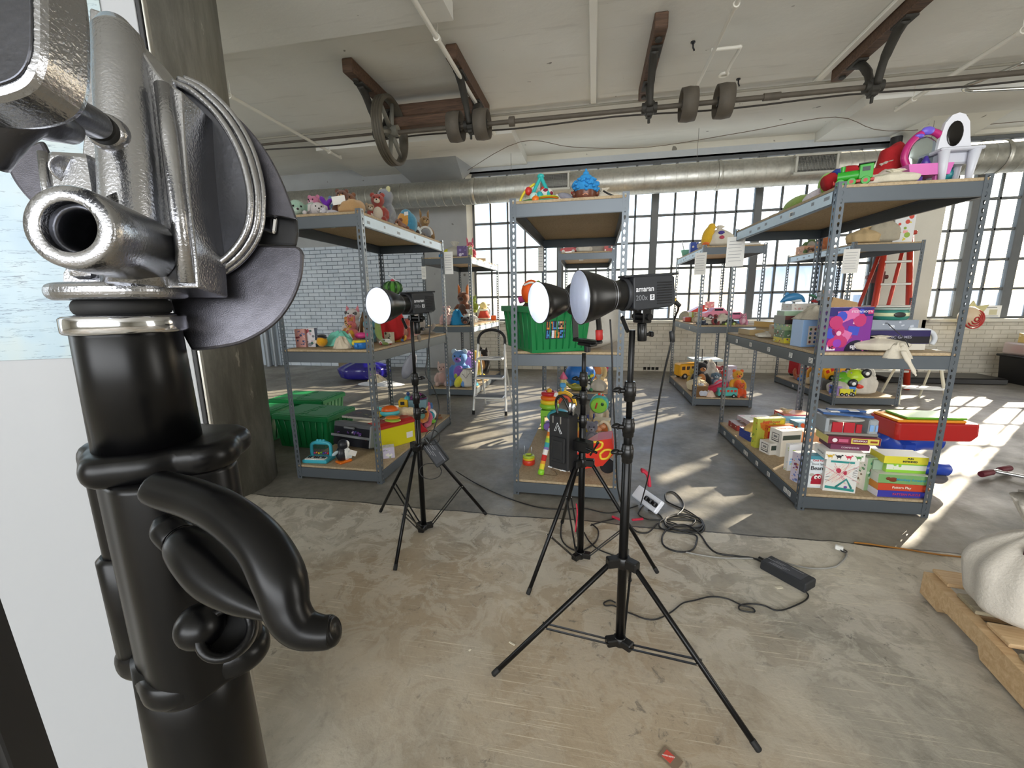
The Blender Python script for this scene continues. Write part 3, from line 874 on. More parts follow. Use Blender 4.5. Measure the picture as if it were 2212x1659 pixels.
MB().use(mat('#050505', .8)).at(frame(fg(488, 1366, .184), (CP-atd(488, 1366, .18)) + CR*-.03)).cyl((0, 0, -.006), (0, 0, -.005), .008, n=20).build('socket_hole', GS)
# --- the chrome clamp head: its own thing, slid onto the stand
GH = thing('grip_clamp', (A0.x, A0.y, 0), label='close-up cast chrome grip head with open socket and round steel discs', cat='clamp')
GS_ = GS; GS = GH
za, zb = axz(648), axz(612)
fl = []
for i in range(64):
    a = 2*PI*i/64; c, s_ = math.cos(a), math.sin(a)
    e = (abs(c)**2.5 + abs(s_)**2.5)**(-1/2.5)
    u, v = 33.5*e*c, 28*e*s_
    fl.append(loc2(u, v))
MB().use(CHR).prism(fl, zb-za, T(0, 0, za), .002).build('base_flange', GH, bev=.003)
def plate3(pts, depth, th, mt, name, tilt=(0, 0), bev=.0015):
    """outline given as seen, standing at its own distance, real thickness; tilt = change of depth per 100 px in x, y"""
    def dd(x, y): return depth + tilt[0]*(x-300)/100 + tilt[1]*(y-400)/100
    a = [fg(x, y, dd(x, y)) for x, y in pts]
    n_ = (a[len(a)//3]-a[0]).cross(a[2*len(a)//3]-a[0]).normalized()
    if n_.dot(CF) < 0: n_ = -n_
    c = [p + n_*th for p in a]
    n = len(a)
    b = MB().use(mt).add(a + c, [list(range(n))[::-1], [n+i for i in range(n)]] + [(i, (i+1) % n, n+(i+1) % n, n+i) for i in range(n)])
    return b.build(name, GH, bev=bev)
def arc(pts, k=5, closed=False): return [(p.x, p.y) for p in spline([(x, y, 0) for x, y in pts], k, closed)]
# discs behind
plate3(arc([(352, 172), (420, 196), (500, 242), (560, 305), (600, 372), (628, 440), (640, 474)]) + [(604, 466), (570, 462), (540, 462), (470, 462), (390, 400)], .215, .003, PLATE, 'grip_disc', (.004, 0))
plate3([(420, 530), (560, 528), (640, 530), (652, 538)] + arc([(655, 550), (650, 600), (628, 655), (590, 702), (530, 738), (470, 752), (412, 758)]) + [(380, 700), (360, 640)], .213, .003, PLATE, 'grip_disc', (.004, 0))
plate3([(10, 330), (90, 300), (140, 400), (110, 470)] + arc([(78, 448), (45, 415), (22, 382), (8, 345)]), .205, .003, PLATE, 'grip_disc', (.004, 0))
plate3([(558, 462), (640, 466), (643, 500), (637, 531), (545, 528)], .2215, .004, BLKM, 'disc_gap_block', (.004, 0))
plate3([(560, 464), (598, 468), (594, 505), (556, 494)], .2175, .003, CHR2, 'latch_tongue', (.004, 0))
# cupped jaw
jaw = arc([(372, 178), (415, 198), (470, 250), (512, 318), (535, 390), (540, 450), (528, 505), (490, 555), (425, 598)], 6)
plate3(jaw + [(395, 420), (372, 260)], .205, .006, CHRD, 'jaw_plate', (.003, 0))
for off, r_, dp in ((0, 7, .203), (16, 9, .2075), (30, 7, .2115)):
    MB().use(CHR).tube([tuple(fg(x+off*.9, y-off*.25 + (off*.6 if y > 450 else 0), dp+.003*(x-300)/100)) for x, y in jaw], mm(r_, .205), 12).build('jaw_rim', GH)
# main casting
cast = arc([(192, 14), (228, 28), (262, 52), (300, 98), (335, 150), (356, 175)], 4) + [(392, 196)] + arc([(398, 300), (408, 420), (424, 560), (428, 622)], 3) + [(132, 622), (134, 590), (150, 560), (160, 420), (176, 330), (188, 180)]
plate3(cast, .188, .022, CHR, 'casting', (.001, 0), bev=.004)
MB().use(CHR).tube([tuple(fg(x, y, d)) for x, y, d in ((248, 62, .189), (254, 80, .187), (268, 200, .186), (280, 350, .185), (290, 480, .186), (296, 620, .187))], [.8*mm(r_, .187) for r_ in (40, 56, 62, 66, 70, 72)], 36).build('barrel', GH)
MB().use(CHR).tube([tuple(fg(x, y, d)) for x, y, d in ((352, 185, .188), (366, 300, .187), (384, 450, .187), (404, 612, .188))], mm(16, .187), 14).build('rib', GH)
MB().use(CHR).tube([tuple(fg(x, y, d)) for x, y, d in ((92, 330, .184), (100, 400, .183), (118, 470, .183))], mm(9, .184), 12).build('rib', GH)
plate3([(92, 320), (185, 325), (200, 420), (196, 600), (140, 600), (132, 540), (105, 460)], .183, .014, CHR, 'web', (.0005, 0), bev=.003)
n0 = (CP - atd(146, 366, .18)).normalized()
MB().use(CHR).at(frame(fg(146, 366, .183), n0)).lathe([(mm(29, .18), -.001), (mm(29, .18), .0012), (mm(25, .18), .0014), (mm(23, .18), .0006), (0, .0006)], 32).build('embossed_pad', GH)
# open socket
c0, c1_ = fg(150, 490, .150), fg(308, 540, .186)
dr = (c0-c1_)
b = MB().use(CHR).at(frame(c0, dr)).ring([(.0088, 0), (.0092, .0006), (.0138, .0006), (.0146, -.0006), (.0150, -.004), (.0144, -.036), (.0120, -.036), (.0088, -.02)], 56)
b.build('socket', GH)
MB().use(CHRD).at(frame(c0, dr)).ring([(.0086, -.003), (.0072, -.005), (.0066, -.03), (.0087, -.03)], 48).build('socket_sleeve', GH)
MB().use(mat('#020202', .9)).at(frame(c0, dr)).cyl((0, 0, -.026), (0, 0, -.024), .0078, n=32).build('socket_hole', GH)
MB().use(CHR).tube([tuple(fg(x, y, d)) for x, y, d in ((215, 430, .176), (300, 520, .188), (320, 600, .19))], [mm(44, .18), mm(40, .19), mm(30, .19)], 20).build('socket_gusset', GH)
# upper boss, washer, T-handle
P, R_ = ptube([(262, 312, .188, 44), (250, 300, .182, 46), (238, 290, .176, 46), (228, 284, .172, 44), (222, 280, .170, 30)])
MB().use(CHR).tube(P, R_, 28).build('pivot_boss', GH)
P, R_ = ptube([(224, 282, .171, 36), (208, 270, .165, 38)])
MB().use(RUB).tube(P, R_, 28).build('rubber_washer', GH)
P, R_ = ptube([(206, 268, .164, 30), (200, 264, .160, 38), (160, 245, .148, 42), (110, 222, .138, 46), (70, 205, .130, 48)])
MB().use(CHRD).tube(P, R_, 28).build('handle_screw', GH)
def thick(pts, d0, d1, mt, name, bev):
    a = [fg(x, y, d0) for x, y in pts]; c = [fg(x, y, d0) + CF*(d1-d0) for x, y in pts]; n = len(a)
    return MB().use(mt).add(a + c, [list(range(n))[::-1], [n+i for i in range(n)]] + [(i, (i+1) % n, n+(i+1) % n, n+i) for i in range(n)]).build(name, GH, bev=bev)
thick(arc([(-160, -160), (-20, -190), (60, -150), (82, -60), (86, 60), (82, 130), (60, 180), (10, 205), (-60, 215), (-160, 210)], 4), .110, .1245, CHR, 'handle_bar', .0022)
thick(arc([(-150, -150), (-20, -170), (40, -130), (62, -50), (66, 60), (62, 120), (40, 160), (0, 180), (-60, 190), (-150, 190)], 4), .1094, .1102, CHRD, 'handle_face', .0004)
P, R_ = ptube([(-60, 330, .128, 70), (-10, 262, .128, 74), (50, 240, .132, 66), (110, 262, .140, 50), (150, 282, .148, 34)])
MB().use(CHRD).tube(P, R_, 26).build('handle_neck', GH)
GS = GS_
# white board standing behind the stand
e = atd(350, 350, .78)
yaw = math.degrees(math.atan2(CR.y, CR.x)) + 16
BD = thing('white_foam_board', (e.x, e.y, 0), yaw, 'tall white foam board with scratched blue-white sheet behind the close-up clamp', 'board')
MB().use(mat('#a2a4a7', .45, name='white_foam')).box((-.65, 0, 1.22), (1.30, .012, 2.40), .001).build('panel', BD)
MB().use(BLKM).box((.004, .004, 1.22), (.007, .020, 2.40), .001).build('edge_strip', BD)
MB().use(mat('#c9c8c2', .25, .9)).box((.010, .004, 1.22), (.004, .014, 2.40), .001).build('edge_strip', BD)
n = NT('scratched_sheet')
vv = n.map((1, 1, 1), (0, 0, 0))
col = n.ramp(n.noise(4, 4, .6), [(.3, '#7f9bb2'), (.5, '#9db2bd'), (.7, '#b4b8ac')])
for k, rr_ in enumerate((.4, -.5, 1.3, -1.2)):
    s1 = n.noise(2.2, 4, .6, v=n.map((5, 5, 60), (0, rr_, 0), (k*3, 0, k)), dist=.5)
    col = n.mix(n.math('MULTIPLY', n.ramp(s1, [(.60, 0), (.615, .85), (.63, 0)]), n.ramp(n.noise(5, 3, v=n.map(loc=(k, 2, 1))), [(.46, 0), (.52, 1)])), col, '#34465a')
SHEET = n.out(col, .3)
k = (829.5-772)/FPX
zs = atd(150, 772, .80).z
MB().use(SHEET).box((-.66, -.0075, (zs+2.38)/2), (1.22, .002, 2.38-zs), .0005).build('reflective_sheet', BD)
e = atd(6, 1250, .46)
t = MB().use(BLKM).box((0, 0, .8), (.022, .05, 1.6), .002).build('black_board_edge', None); t.location = (e.x, e.y, 0); t.rotation_euler = (0, math.radians(-2.2), math.radians(yaw))
tag(t, 'narrow black board edge at the lower left corner', 'board')
e = atd(-72, 1300, .44)
t = MB().use(m_wood('#7d6f55', '#c9bd9c', (60, 60, 3))).box((0, 0, .8), (.045, .03, 1.6), .003).build('wooden_plank', None); t.location = (e.x, e.y, 0); t.rotation_euler = (0, math.radians(-2.4), math.radians(yaw))
tag(t, 'pale wooden plank at the lower left corner beside the black edge', 'plank')
# ---------------------------------------------------------------- studio lights
def stand(cx, cy, feet, zh, zb, secs, cols, label, knob=180):
    s = thing('light_stand', (cx, cy, 0), label=label, cat='light stand', group='black light stands')
    F = [V((f[0]-cx, f[1]-cy, 0)) for f in feet]
    z0 = zb-.02
    for (z1, r_) in secs:
        MB().use(GBLK).cyl((0, 0, z0), (0, 0, z1), r_, n=20, e=.001).build('pole_section', s); z0 = z1
    b = MB().use(BLK).cyl((0, 0, zh-.022), (0, 0, zh+.018), .024, n=20, e=.003)
    for f in F:
        d = f.normalized()
        b.box((d.x*.032, d.y*.032, zh), (.05, .032, .034), .004, Rz(math.degrees(math.atan2(d.y, d.x))))
    b.build('leg_hub', s)
    b = MB().use(BLK).cyl((0, 0, zb-.022), (0, 0, zb+.012), .022, n=20, e=.003)
    for f in F:
        d = f.normalized()
        b.box((d.x*.03, d.y*.03, zb-.004), (.04, .034, .028), .004, Rz(math.degrees(math.atan2(d.y, d.x))))
    b.build('brace_hub', s)
    for f in F:
        d = f.normalized()
        a = V((d.x*.045, d.y*.045, zh-.004)); e_ = V((f.x, f.y, .009))
        lg = MB().use(GBLK).cyl(a, e_, .0088, n=14, e=.002).build('leg', s)
        MB().use(RUB).cyl(e_+(a-e_).normalized()*.0, e_+(a-e_).normalized()*.03, .0097, n=14, e=.002).build('foot_cap', lg)
        m_ = a.lerp(e_, .56); sd = V((-d.y, d.x, 0))
        b = MB().use(BLK)
        for sg in (-1, 1):
            p0 = V((d.x*.042, d.y*.042, zb-.004)) + sd*sg*.012; b.box(tuple((p0+m_+sd*sg*.012)/2), ((m_-p0).length, .0035, .009), .001, frame((0, 0, 0), (m_+sd*sg*.012)-p0) @ Ry(90))
        b.build('brace', s)
        b = MB().use(CHR2)
        for sg in (-1, 1): b.cyl(m_+sd*sg*.013, m_+sd*sg*.016, .0035, n=8)
        b.build('rivet', lg)
    ka = math.radians(knob)
    for z in cols:
        c = MB().use(BLK).cyl((0, 0, z-.034), (0, 0, z+.03), .0175, n=22, e=.003).cyl((0, 0, z-.02), (0, 0, z+.018), .0195, n=22, e=.004).build('collar', s)
        kx, ky = math.cos(ka), math.sin(ka)
        MB().use(BLK).cyl((kx*.015, ky*.015, z), (kx*.036, ky*.036, z), .008, n=12).ell((kx*.04, ky*.04, z+.004), (.015, .012, .008), Rz(knob) @ Ry(20)).box((kx*.036, ky*.036, z), (.010, .030, .014), .004, Rz(knob)).build('knob', c)
    return s
ST_A = stand(-.91, 2.022, [(-1.254, 2.168), (-.903, 1.648), (-.606, 2.24)], .50, .03, [(.69, .0145), (.84, .0125), (1.165, .0085)], [.87, .77, .685], 'farthest left black light stand carrying the lit reflector lamp', 30)
ST_B = stand(-.037, 1.878, [(-.253, 1.591), (.321, 1.839), (-.15, 2.218)], .52, .045, [(.73, .0155), (.86, .013), (1.03, .0095)], [.915, .83, .72, .60], 'middle black light stand with the power box clamped on', 200)
ST_C = stand(.118, 1.335, [(-.31, 1.176), (.487, 1.067), (.19, 1.765)], .385, .075, [(.77, .0155), (.86, .0135), (1.17, .0095)], [.98, .862, .775], 'nearest black light stand in the middle of the floor', 190)
def reflector(r, lit, S=1.0):
    b = MB().use(BLK).lathe([(.046, .0), (.048, .006), (.045, .03), (.047, .04), (.058, .07), (.0705, .105), (.079, .14), (.083, .165), (.0845, .166), (.0845, .169), (.0825, .169)], 56, Ry(90))
    b.build('reflector', r)
    inn = mat('#e8eefc', .38, .35, name='silver_reflector')
    pr = []
    for k in range(26):
        t = k/25
        x = .03+.136*t; q = .041+.0415*(t**.8)
        pr.append((q + (.0009 if k % 2 else -.0007), x))
    MB().use(inn).lathe([(.0, .028), (.03, .028)] + pr + [(.0825, .169)], 56, Ry(90)).build('reflector_lining', r)
    if lit:
        MB().use(mat('#f4f8ff', emis=60 if lit > 5 else 4, name='led_glow')).lathe([(.0, .031), (.02, .0312), (.021, .0295)], 24, Ry(90)).build('led', r)
        l = bpy.data.lights.new('led_light', 'AREA'); l.shape = 'DISK'; l.size = .04; l.energy = lit; l.color = (.93, .96, 1)
        o = bpy.data.objects.new('led_light', l); COL.objects.link(o); o.parent = r
        o.matrix_local = T(.036, 0, 0) @ Ry(-90)
    else:
        MB().use(mat('#d9cf7a', .4)).lathe([(.0, .031), (.014, .0312), (.015, .0295)], 24, Ry(90)).build('led', r)
GUN = mat('#2b2d31', .5, .2, name='gunmetal_housing')
def lamp_head(x, y, z, ax_, tiltdeg, lit, label, txt=True):
    rz = math.degrees(math.atan2(ax_[1], ax_[0]))
    r = thing('studio_light', (x, y, z), label=label, cat='studio light', group='studio lamp heads')
    r.rotation_euler = Euler((0, math.radians(tiltdeg), math.radians(rz)), 'XYZ')
    reflector(r, lit)
    b = MB().use(GUN).lathe([(.050, -.012), (.052, -.006), (.052, .004), (.048, .006)], 40, Ry(90))
    b.build('mount_ring', r)
    h = MB().use(GUN).prism([(-.014, -.047), (-.014, .047), (-.02, .052), (-.165, .052), (-.175, .045), (-.180, -.038), (-.165, -.047), (-.03, -.052)], .088, T(0, .044, 0) @ Rx(90)).build('housing', r, bev=.004)
    b = MB().use(BLKM)
    for k in range(9):
        for sg in (-1, 1): b.box((-.135, sg*.0445, -.034+.008*k), (.060, .003, .0035), .001, Rz(0))
    b.build('cooling_fin', h)
    MB().use(GUN).box((-.10, 0, .055), (.215, .05, .008), .002).build('top_rail', r)
    b = MB().use(CHRD)
    for k in range(7): b.box((-.035-.02*k, .0, -.0525), (.008, .07, .002))
    b.build('bottom_vent', h)
    if txt:
        for s_, Mx in ((1, Matrix(((-1, 0, 0, 0), (0, 0, 1, 0), (0, 1, 0, 0), (0, 0, 0, 1)))),):
            W_ = mat('#d9dade', .5, name='white_print')
            text('amaran', .024, T(-.058, .0446, .013) @ Mx, W_, h, 'lettering', .0002, bold=.0003)
            text('200x', .023, T(-.045, .0446, -.014) @ Mx, mat('#8f9298', .4, .5), h, 'lettering', .0002)
            MB().use(W_).box((-.086, .0446, -.0135), (.0175, .0006, .0175), .0002).build('badge', h)
            text('S', .017, T(-.086, .0451, -.0135) @ Mx, GUN, h, 'lettering', .0002, bold=.0006)
    # bracket on the stand
    return r
def bracket(r, y_px=0, drop=.075):
    b = MB().use(BLK)
    for sg in (-1, 1): b.box((-.075, sg*.030, -.068), (.034, .008, .05), .003)
    b.box((-.075, 0, -.09), (.036, .066, .010), .003).box((-.075, 0, -.108), (.026, .03, .03), .005)
    b.cyl((-.075, -.05, -.075), (-.075, .05, -.075), .011, n=14)
    b.build('tilt_bracket', r)
    MB().use(BLK).box((-.035, -.048, -.10), (.016, .012, .062), .004, Ry(25)).build('tilt_lever', r)
    MB().use(BLK).cyl((-.075, 0, -.155), (-.075, 0, -.10), .0165, n=18, e=.002).cyl((-.105, 0, -.135), (-.06, 0, -.135), .006, n=10).box((-.112, 0, -.135), (.012, .026, .018), .004).build('receiver', r)
    MB().use(mat('#c9a13a', .3, .8)).cyl((-.176, 0, -.012), (-.198, 0, -.022), .012, n=14).build('cable_socket', r)
LA = lamp_head(-.925, 1.985, 1.255, (-.344, -.939), 2, 30, 'left lit studio lamp glowing white before the stuffed animal shelf')
bracket(LA)
for o in list(LA.children):
    pass
LC = lamp_head(.085, 1.305, 1.276, (-.893, -.40), 3, .8, 'nearest studio lamp with silver ribbed reflector and white side lettering')
bracket(LC)
LC.scale = (.82, .92, .92)
# the middle lamp on a yoke
LB = thing('studio_light', (-.09, 1.83, 1.265), label='middle lit studio lamp with yoke, glowing before the green bin', cat='studio light', group='studio lamp heads')
LB.rotation_euler = Euler((0, math.radians(4), math.atan2(-.619, -.782)), 'XYZ')
reflector(LB, 30)
MB().use(BLK).lathe([(.030, -.16), (.058, -.155), (.060, -.03), (.066, -.02), (.066, .0), (.048, .006)], 40, Ry(90)).build('housing', LB)
MB().use(mat('#b3221f', .4)).lathe([(.0605, -.12), (.0605, -.10)], 40, Ry(90)).build('red_ring', LB)
y_ = MB().use(BLK)
y_.box((-.07, -.084, -.08), (.030, .012, .20), .004).box((-.07, 0, -.186), (.036, .176, .014), .004).box((-.07, 0, -.20), (.04, .10, .014), .005)
y_.tube(spline([(-.07, .082, .0), (-.07, .084, -.03), (-.062, .090, -.07), (-.07, .086, -.12), (-.07, .084, -.18)], 4), .0115, 10).cyl((-.07, -.09, 0), (-.07, .09, 0), .016, n=16)
y_.build('yoke', LB)
a_ = MB().use(mat('#b3221f', .45, name='red_sleeve')).cyl((-.07, .085, -.175), (-.07, .085, -.132), .0155, n=18, e=.002).build('red_sleeve', LB)
_v = (CP - V((-.09, 1.83, 1.1))); 
text('N', .016, T(-.07, .085, -.153) @ Rz(-142) @ T(0, -.0162, 0) @ Rx(90), WHT, LB, 'logo', .0002)
MB().use(BLK).cyl((-.07, 0, -.235), (-.07, 0, -.20), .014, n=16).build('receiver', LB)
# ---------------------------------------------------------------- toy builders
def px_m(p, n): return n*dist(p)/FPX
def PM(c):
    if not isinstance(c, str): return c
    if c[0] == 'f': return fur(c[1:])
    if c[0] == 'm': return cloth(c[1:])
    if c[0] == 's': return mat(c[1:], .25, .9)
    if c[0] == 'k': return card(c[1:])
    return plastic(c)
def shapes(b, L):
    for q in L:
        k = q[0]
        if k == 'e': b.ell(q[1], q[2], *(q[3:] or ()))
        elif k == 'b': b.box(q[1], q[2], q[3] if len(q) > 3 else min(q[2])*.12, q[4] if len(q) > 4 else None)
        elif k == 'c': b.cyl(q[1], q[2], q[3], q[4] if len(q) > 4 else None, n=20, e=min(q[3]*.12, .01))
        elif k == 't': b.torus(q[1], q[2], q[3] if len(q) > 3 else None)
        elif k == 'u': b.tube(spline(q[1], 5), q[2] if not isinstance(q[2], list) else [z.x for z in spline([(w_, 0, 0) for w_ in q[2]], 5)], 10)
        elif k == 'l': b.lathe(q[1], 28, q[2] if len(q) > 2 else None)
        elif k == 'p': b.prism(q[1], q[2], q[3] if len(q) > 3 else None)
def toy(name, p, label, cat, parts, rz=0, s=1, rot=None, group=None):
    """parts: (part name, colour, shapes...) each tuple is one part; ('>name', ...) is a sub-part of the part before it"""
    r = thing(name, p, rz, label, cat, group, rot=tuple(math.radians(a) for a in rot) if rot else None, s=s)
    last = r
    for q in parts:
        b = MB().use(PM(q[1])); shapes(b, q[2:])
        rem = .0065 if isinstance(q[1], str) and q[1][0] == 'f' and len(q) > 3 else 0
        if q[0][0] == '>': b.build(q[0][1:], last, rem=rem)
        else: last = b.build(q[0], r, rem=rem)
    return r
def plush(p, h, c, label, rz=0, pose='sit', ear='round', c2=None, earc=None, lean=0, cat='stuffed animal', name='stuffed_animal', tail=None, tagp=False, nose='#2a1c18', limb=None):
    """h: overall size in metres; faces -Y before rz; built at unit size"""
    h *= 1.22
    r = thing(name, p, 0, label, cat, s=h)
    r.rotation_euler = Euler((math.radians(lean if pose == 'sit' else 0), 0, math.radians(rz)), 'XYZ')
    c2 = c2 or c; earc = earc or c; limb = limb or c
    F = fur(c); b = MB().use(F)
    if pose == 'sit':
        hd = (0, -.02, .74); hr = .20
        b.ell((0, .02, .32), (.22, .19, .30)).ell((0, 0, .60), (.12, .11, .12)).ell(hd, (.21, .19, .19))
        for sg in (-1, 1):
            b.tube([(sg*.14, 0, .12), (sg*.17, -.18, .10), (sg*.19, -.34, .10)], [.11, .10, .09], 10).ell((sg*.19, -.37, .12), (.09, .07, .11))
            b.tube([(sg*.17, 0, .50), (sg*.27, -.08, .36), (sg*.27, -.16, .24)], [.08, .075, .07], 10).ell((sg*.27, -.17, .23), .075)
        fx = V((0, -1, 0))
    elif pose == 'lie':     # on the belly, head towards -Y
        hd = (0, -.36, .17); hr = .17
        b.ell((0, .12, .15), (.19, .34, .15)).ell(hd, (.18, .17, .16)).ell((0, -.2, .14), (.13, .15, .12))
        for sg in (-1, 1):
            b.tube([(sg*.12, -.1, .09), (sg*.26, -.18, .07), (sg*.30, -.30, .07)], [.08, .07, .06], 10).ell((sg*.30, -.31, .07), .065)
            b.tube([(sg*.12, .32, .09), (sg*.24, .42, .08), (sg*.26, .54, .08)], [.09, .08, .07], 10).ell((sg*.26, .54, .08), .075)
        fx = V((0, -1, 0))
    else:                   # fallen on its side, head towards -X
        hd = (-.36, 0, .19); hr = .17
        b.ell((.10, 0, .17), (.32, .18, .17)).ell(hd, (.17, .17, .18)).ell((-.18, 0, .16), (.14, .12, .12))
        for k, (x, y, z) in enumerate(((-.12, -.2, .10), (.34, -.2, .10), (-.10, -.14, .28), (.38, -.12, .24))):
            b.tube([(x, y*.3, z), (x-.02, y, z), (x-.06, y-.16, z*.8)], [.08, .075, .065], 10).ell((x-.06, y-.17, z*.8), .07)
        fx = V((-.45, -.85, 0))
    body = b.build('body', r, rem=.032)
    hd = V(hd)
    side = V((-fx.y, fx.x, 0)).normalized(); f = fx.normalized(); up = V((0, 0, 1))
    E_ = fur(earc)
    for sg in (-1, 1):
        q = hd + side*sg*hr*.72 + up*hr*.72
        b = MB().use(E_)
        if ear == 'round': b.ell(q, (hr*.38, hr*.2, hr*.38), Rz(math.degrees(math.atan2(side.y, side.x))))
        elif ear == 'long': b.tube([q - up*.03, q + side*sg*hr*.35 - up*hr*.35, q + side*sg*hr*.5 - up*hr*1.1], [hr*.18, hr*.26, hr*.2], 10, flat=1)
        elif ear == 'up': b.tube([q - up*.05, q + up*hr*.7, q + up*hr*1.35 + side*sg*.03], [hr*.2, hr*.24, hr*.08], 10)
        elif ear == 'point': b.tube([q - up*.06, q + up*hr*.2, q + up*hr*.6 + side*sg*.02], [hr*.32, hr*.22, hr*.03], 10)
        elif ear == 'big': b.ell(hd + side*sg*hr*1.25 + up*hr*.1, (hr*.75, hr*.16, hr*.8), Rz(math.degrees(math.atan2(side.y, side.x))))
        else: continue
        b.build('ear', r)
    mz = hd + f*hr*.82 - up*hr*.25
    MB().use(fur(c2)).ell(mz, (hr*.46, hr*.42, hr*.36)).build('muzzle', r)
    MB().use(mat(nose, .3)).ell(mz + f*hr*.40 + up*hr*.12, hr*.12).build('nose', r)
    for sg in (-1, 1): MB().use(mat('#0d0b0a', .12)).ell(hd + f*hr*.86 + side*sg*hr*.38 + up*hr*.22, hr*.11).build('eye', r)
    if pose == 'sit' and c2 != c: MB().use(fur(c2)).ell((0, -.12, .32), (.15, .08, .22)).build('belly', r)
    if tail: MB().use(fur(tail)).tube(spline([(0, .2, .12), (.1, .36, .15), (.24, .40, .3)], 4), [.06]*8+[.03], 8).build('tail', r)
    if tagp:
        MB().use(PAPER).box((.10, -.42, .25), (.20, .012, .30), .004, Ry(-25)).build('paper_tag', r)
    return r
def sack(p, w_, d_, h, label, c=None, rz=0, neck=.72, seed=0, cat='bag', tied=True, rot=None, ruff=.28):
    """a soft drawstring canvas bag"""
    r = thing('canvas_bag', p, rz, label, cat, rot=tuple(math.radians(a) for a in rot) if rot else None)
    rn = random.Random(seed); ph = [rn.uniform(0, 6.28) for _ in range(6)]
    b = MB().use(cloth(c, .08) if c else CANVAS)
    N, M_ = 48, 22
    vs, F = [], []
    for i in range(M_+1):
        t = i/M_
        if t < neck:
            u = t/neck
            k = (min(1, u*7)**.5)*(.93+.12*math.sin(u*2.6)) if u < .55 else (.93+.12*math.sin(.55*2.6))*(1-(1-ruff*.55)*((u-.55)/.45)**1.7)
        else: k = ruff*(.55+1.0*(t-neck)/(1-neck)) if tied else ruff*1.4
        for j in range(N):
            a = 2*PI*j/N
            wr = 1 + .05*math.sin(2*a+ph[0]+t*2) + .04*math.sin(3*a+ph[1]-t*3) + (.02+.09*t)*math.sin(9*a+ph[2]+t*1.5) + .02*math.sin(17*a+ph[3])*t
            sq = (abs(math.cos(a))**2.6+abs(math.sin(a))**2.6)**(-1/2.6) if t < .5 else 1+(((abs(math.cos(a))**2.6+abs(math.sin(a))**2.6)**(-1/2.6))-1)*max(0, 1-(t-.5)*3)
            vs.append((w_/2*k*wr*sq*math.cos(a), d_/2*k*wr*sq*math.sin(a), h*t*(1+.03*math.sin(2*a+ph[4])*t) + (0 if t > 0 else 0)))
    for i in range(M_):
        for j in range(N): F.append((i*N+j, i*N+(j+1) % N, (i+1)*N+(j+1) % N, (i+1)*N+j))
    F.append(list(range(N))[::-1]); F.append([M_*N+j for j in range(N)])
    b.add(vs, F, True); b.build('bag_body', r)
    if tied:
        MB().use(CANVAS2).torus(w_/2*ruff*.6, min(w_, h)*.022, T(0, 0, h*neck) @ Matrix.Diagonal((1, d_/w_, 1, 1)), 24, 8).build('drawstring', r)
    return r
def crumple(p, w_, d_, h, c, label, name='cloth_heap', cat='cloth', rz=0, seed=0, sharp=.5, mt=None):
    r = thing(name, p, rz, label, cat)
    rn = random.Random(seed); ph = [rn.uniform(0, 6.28) for _ in range(8)]
    N, M_ = 40, 12; vs, F = [(0, 0, h*(.9+.1*math.sin(ph[0])))], []
    for i in range(1, M_+1):
        t = i/M_
        for j in range(N):
            a = 2*PI*j/N
            k = t*(1+.10*math.sin(3*a+ph[1])+.06*math.sin(5*a+ph[2]+t*3))
            z = h*(1-t**2.2)*(1+.18*math.sin(4*a+ph[3]+t*5)+sharp*.22*math.sin(9*a+ph[4]-t*7)*t)+.004*math.sin(11*a)*(t > .9)
            vs.append((w_/2*k*math.cos(a), d_/2*k*math.sin(a), max(0.002, z)))
    for j in range(N): F.append((0, 1+j, 1+(j+1) % N))
    for i in range(M_-1):
        for j in range(N): F.append((1+i*N+j, 1+(i+1)*N+j, 1+(i+1)*N+(j+1) % N, 1+i*N+(j+1) % N))
    F.append([1+(M_-1)*N+j for j in range(N)][::-1])
    MB().use(mt or cloth(c)).add(vs, F, True).build('cloth_body', r)
    return r
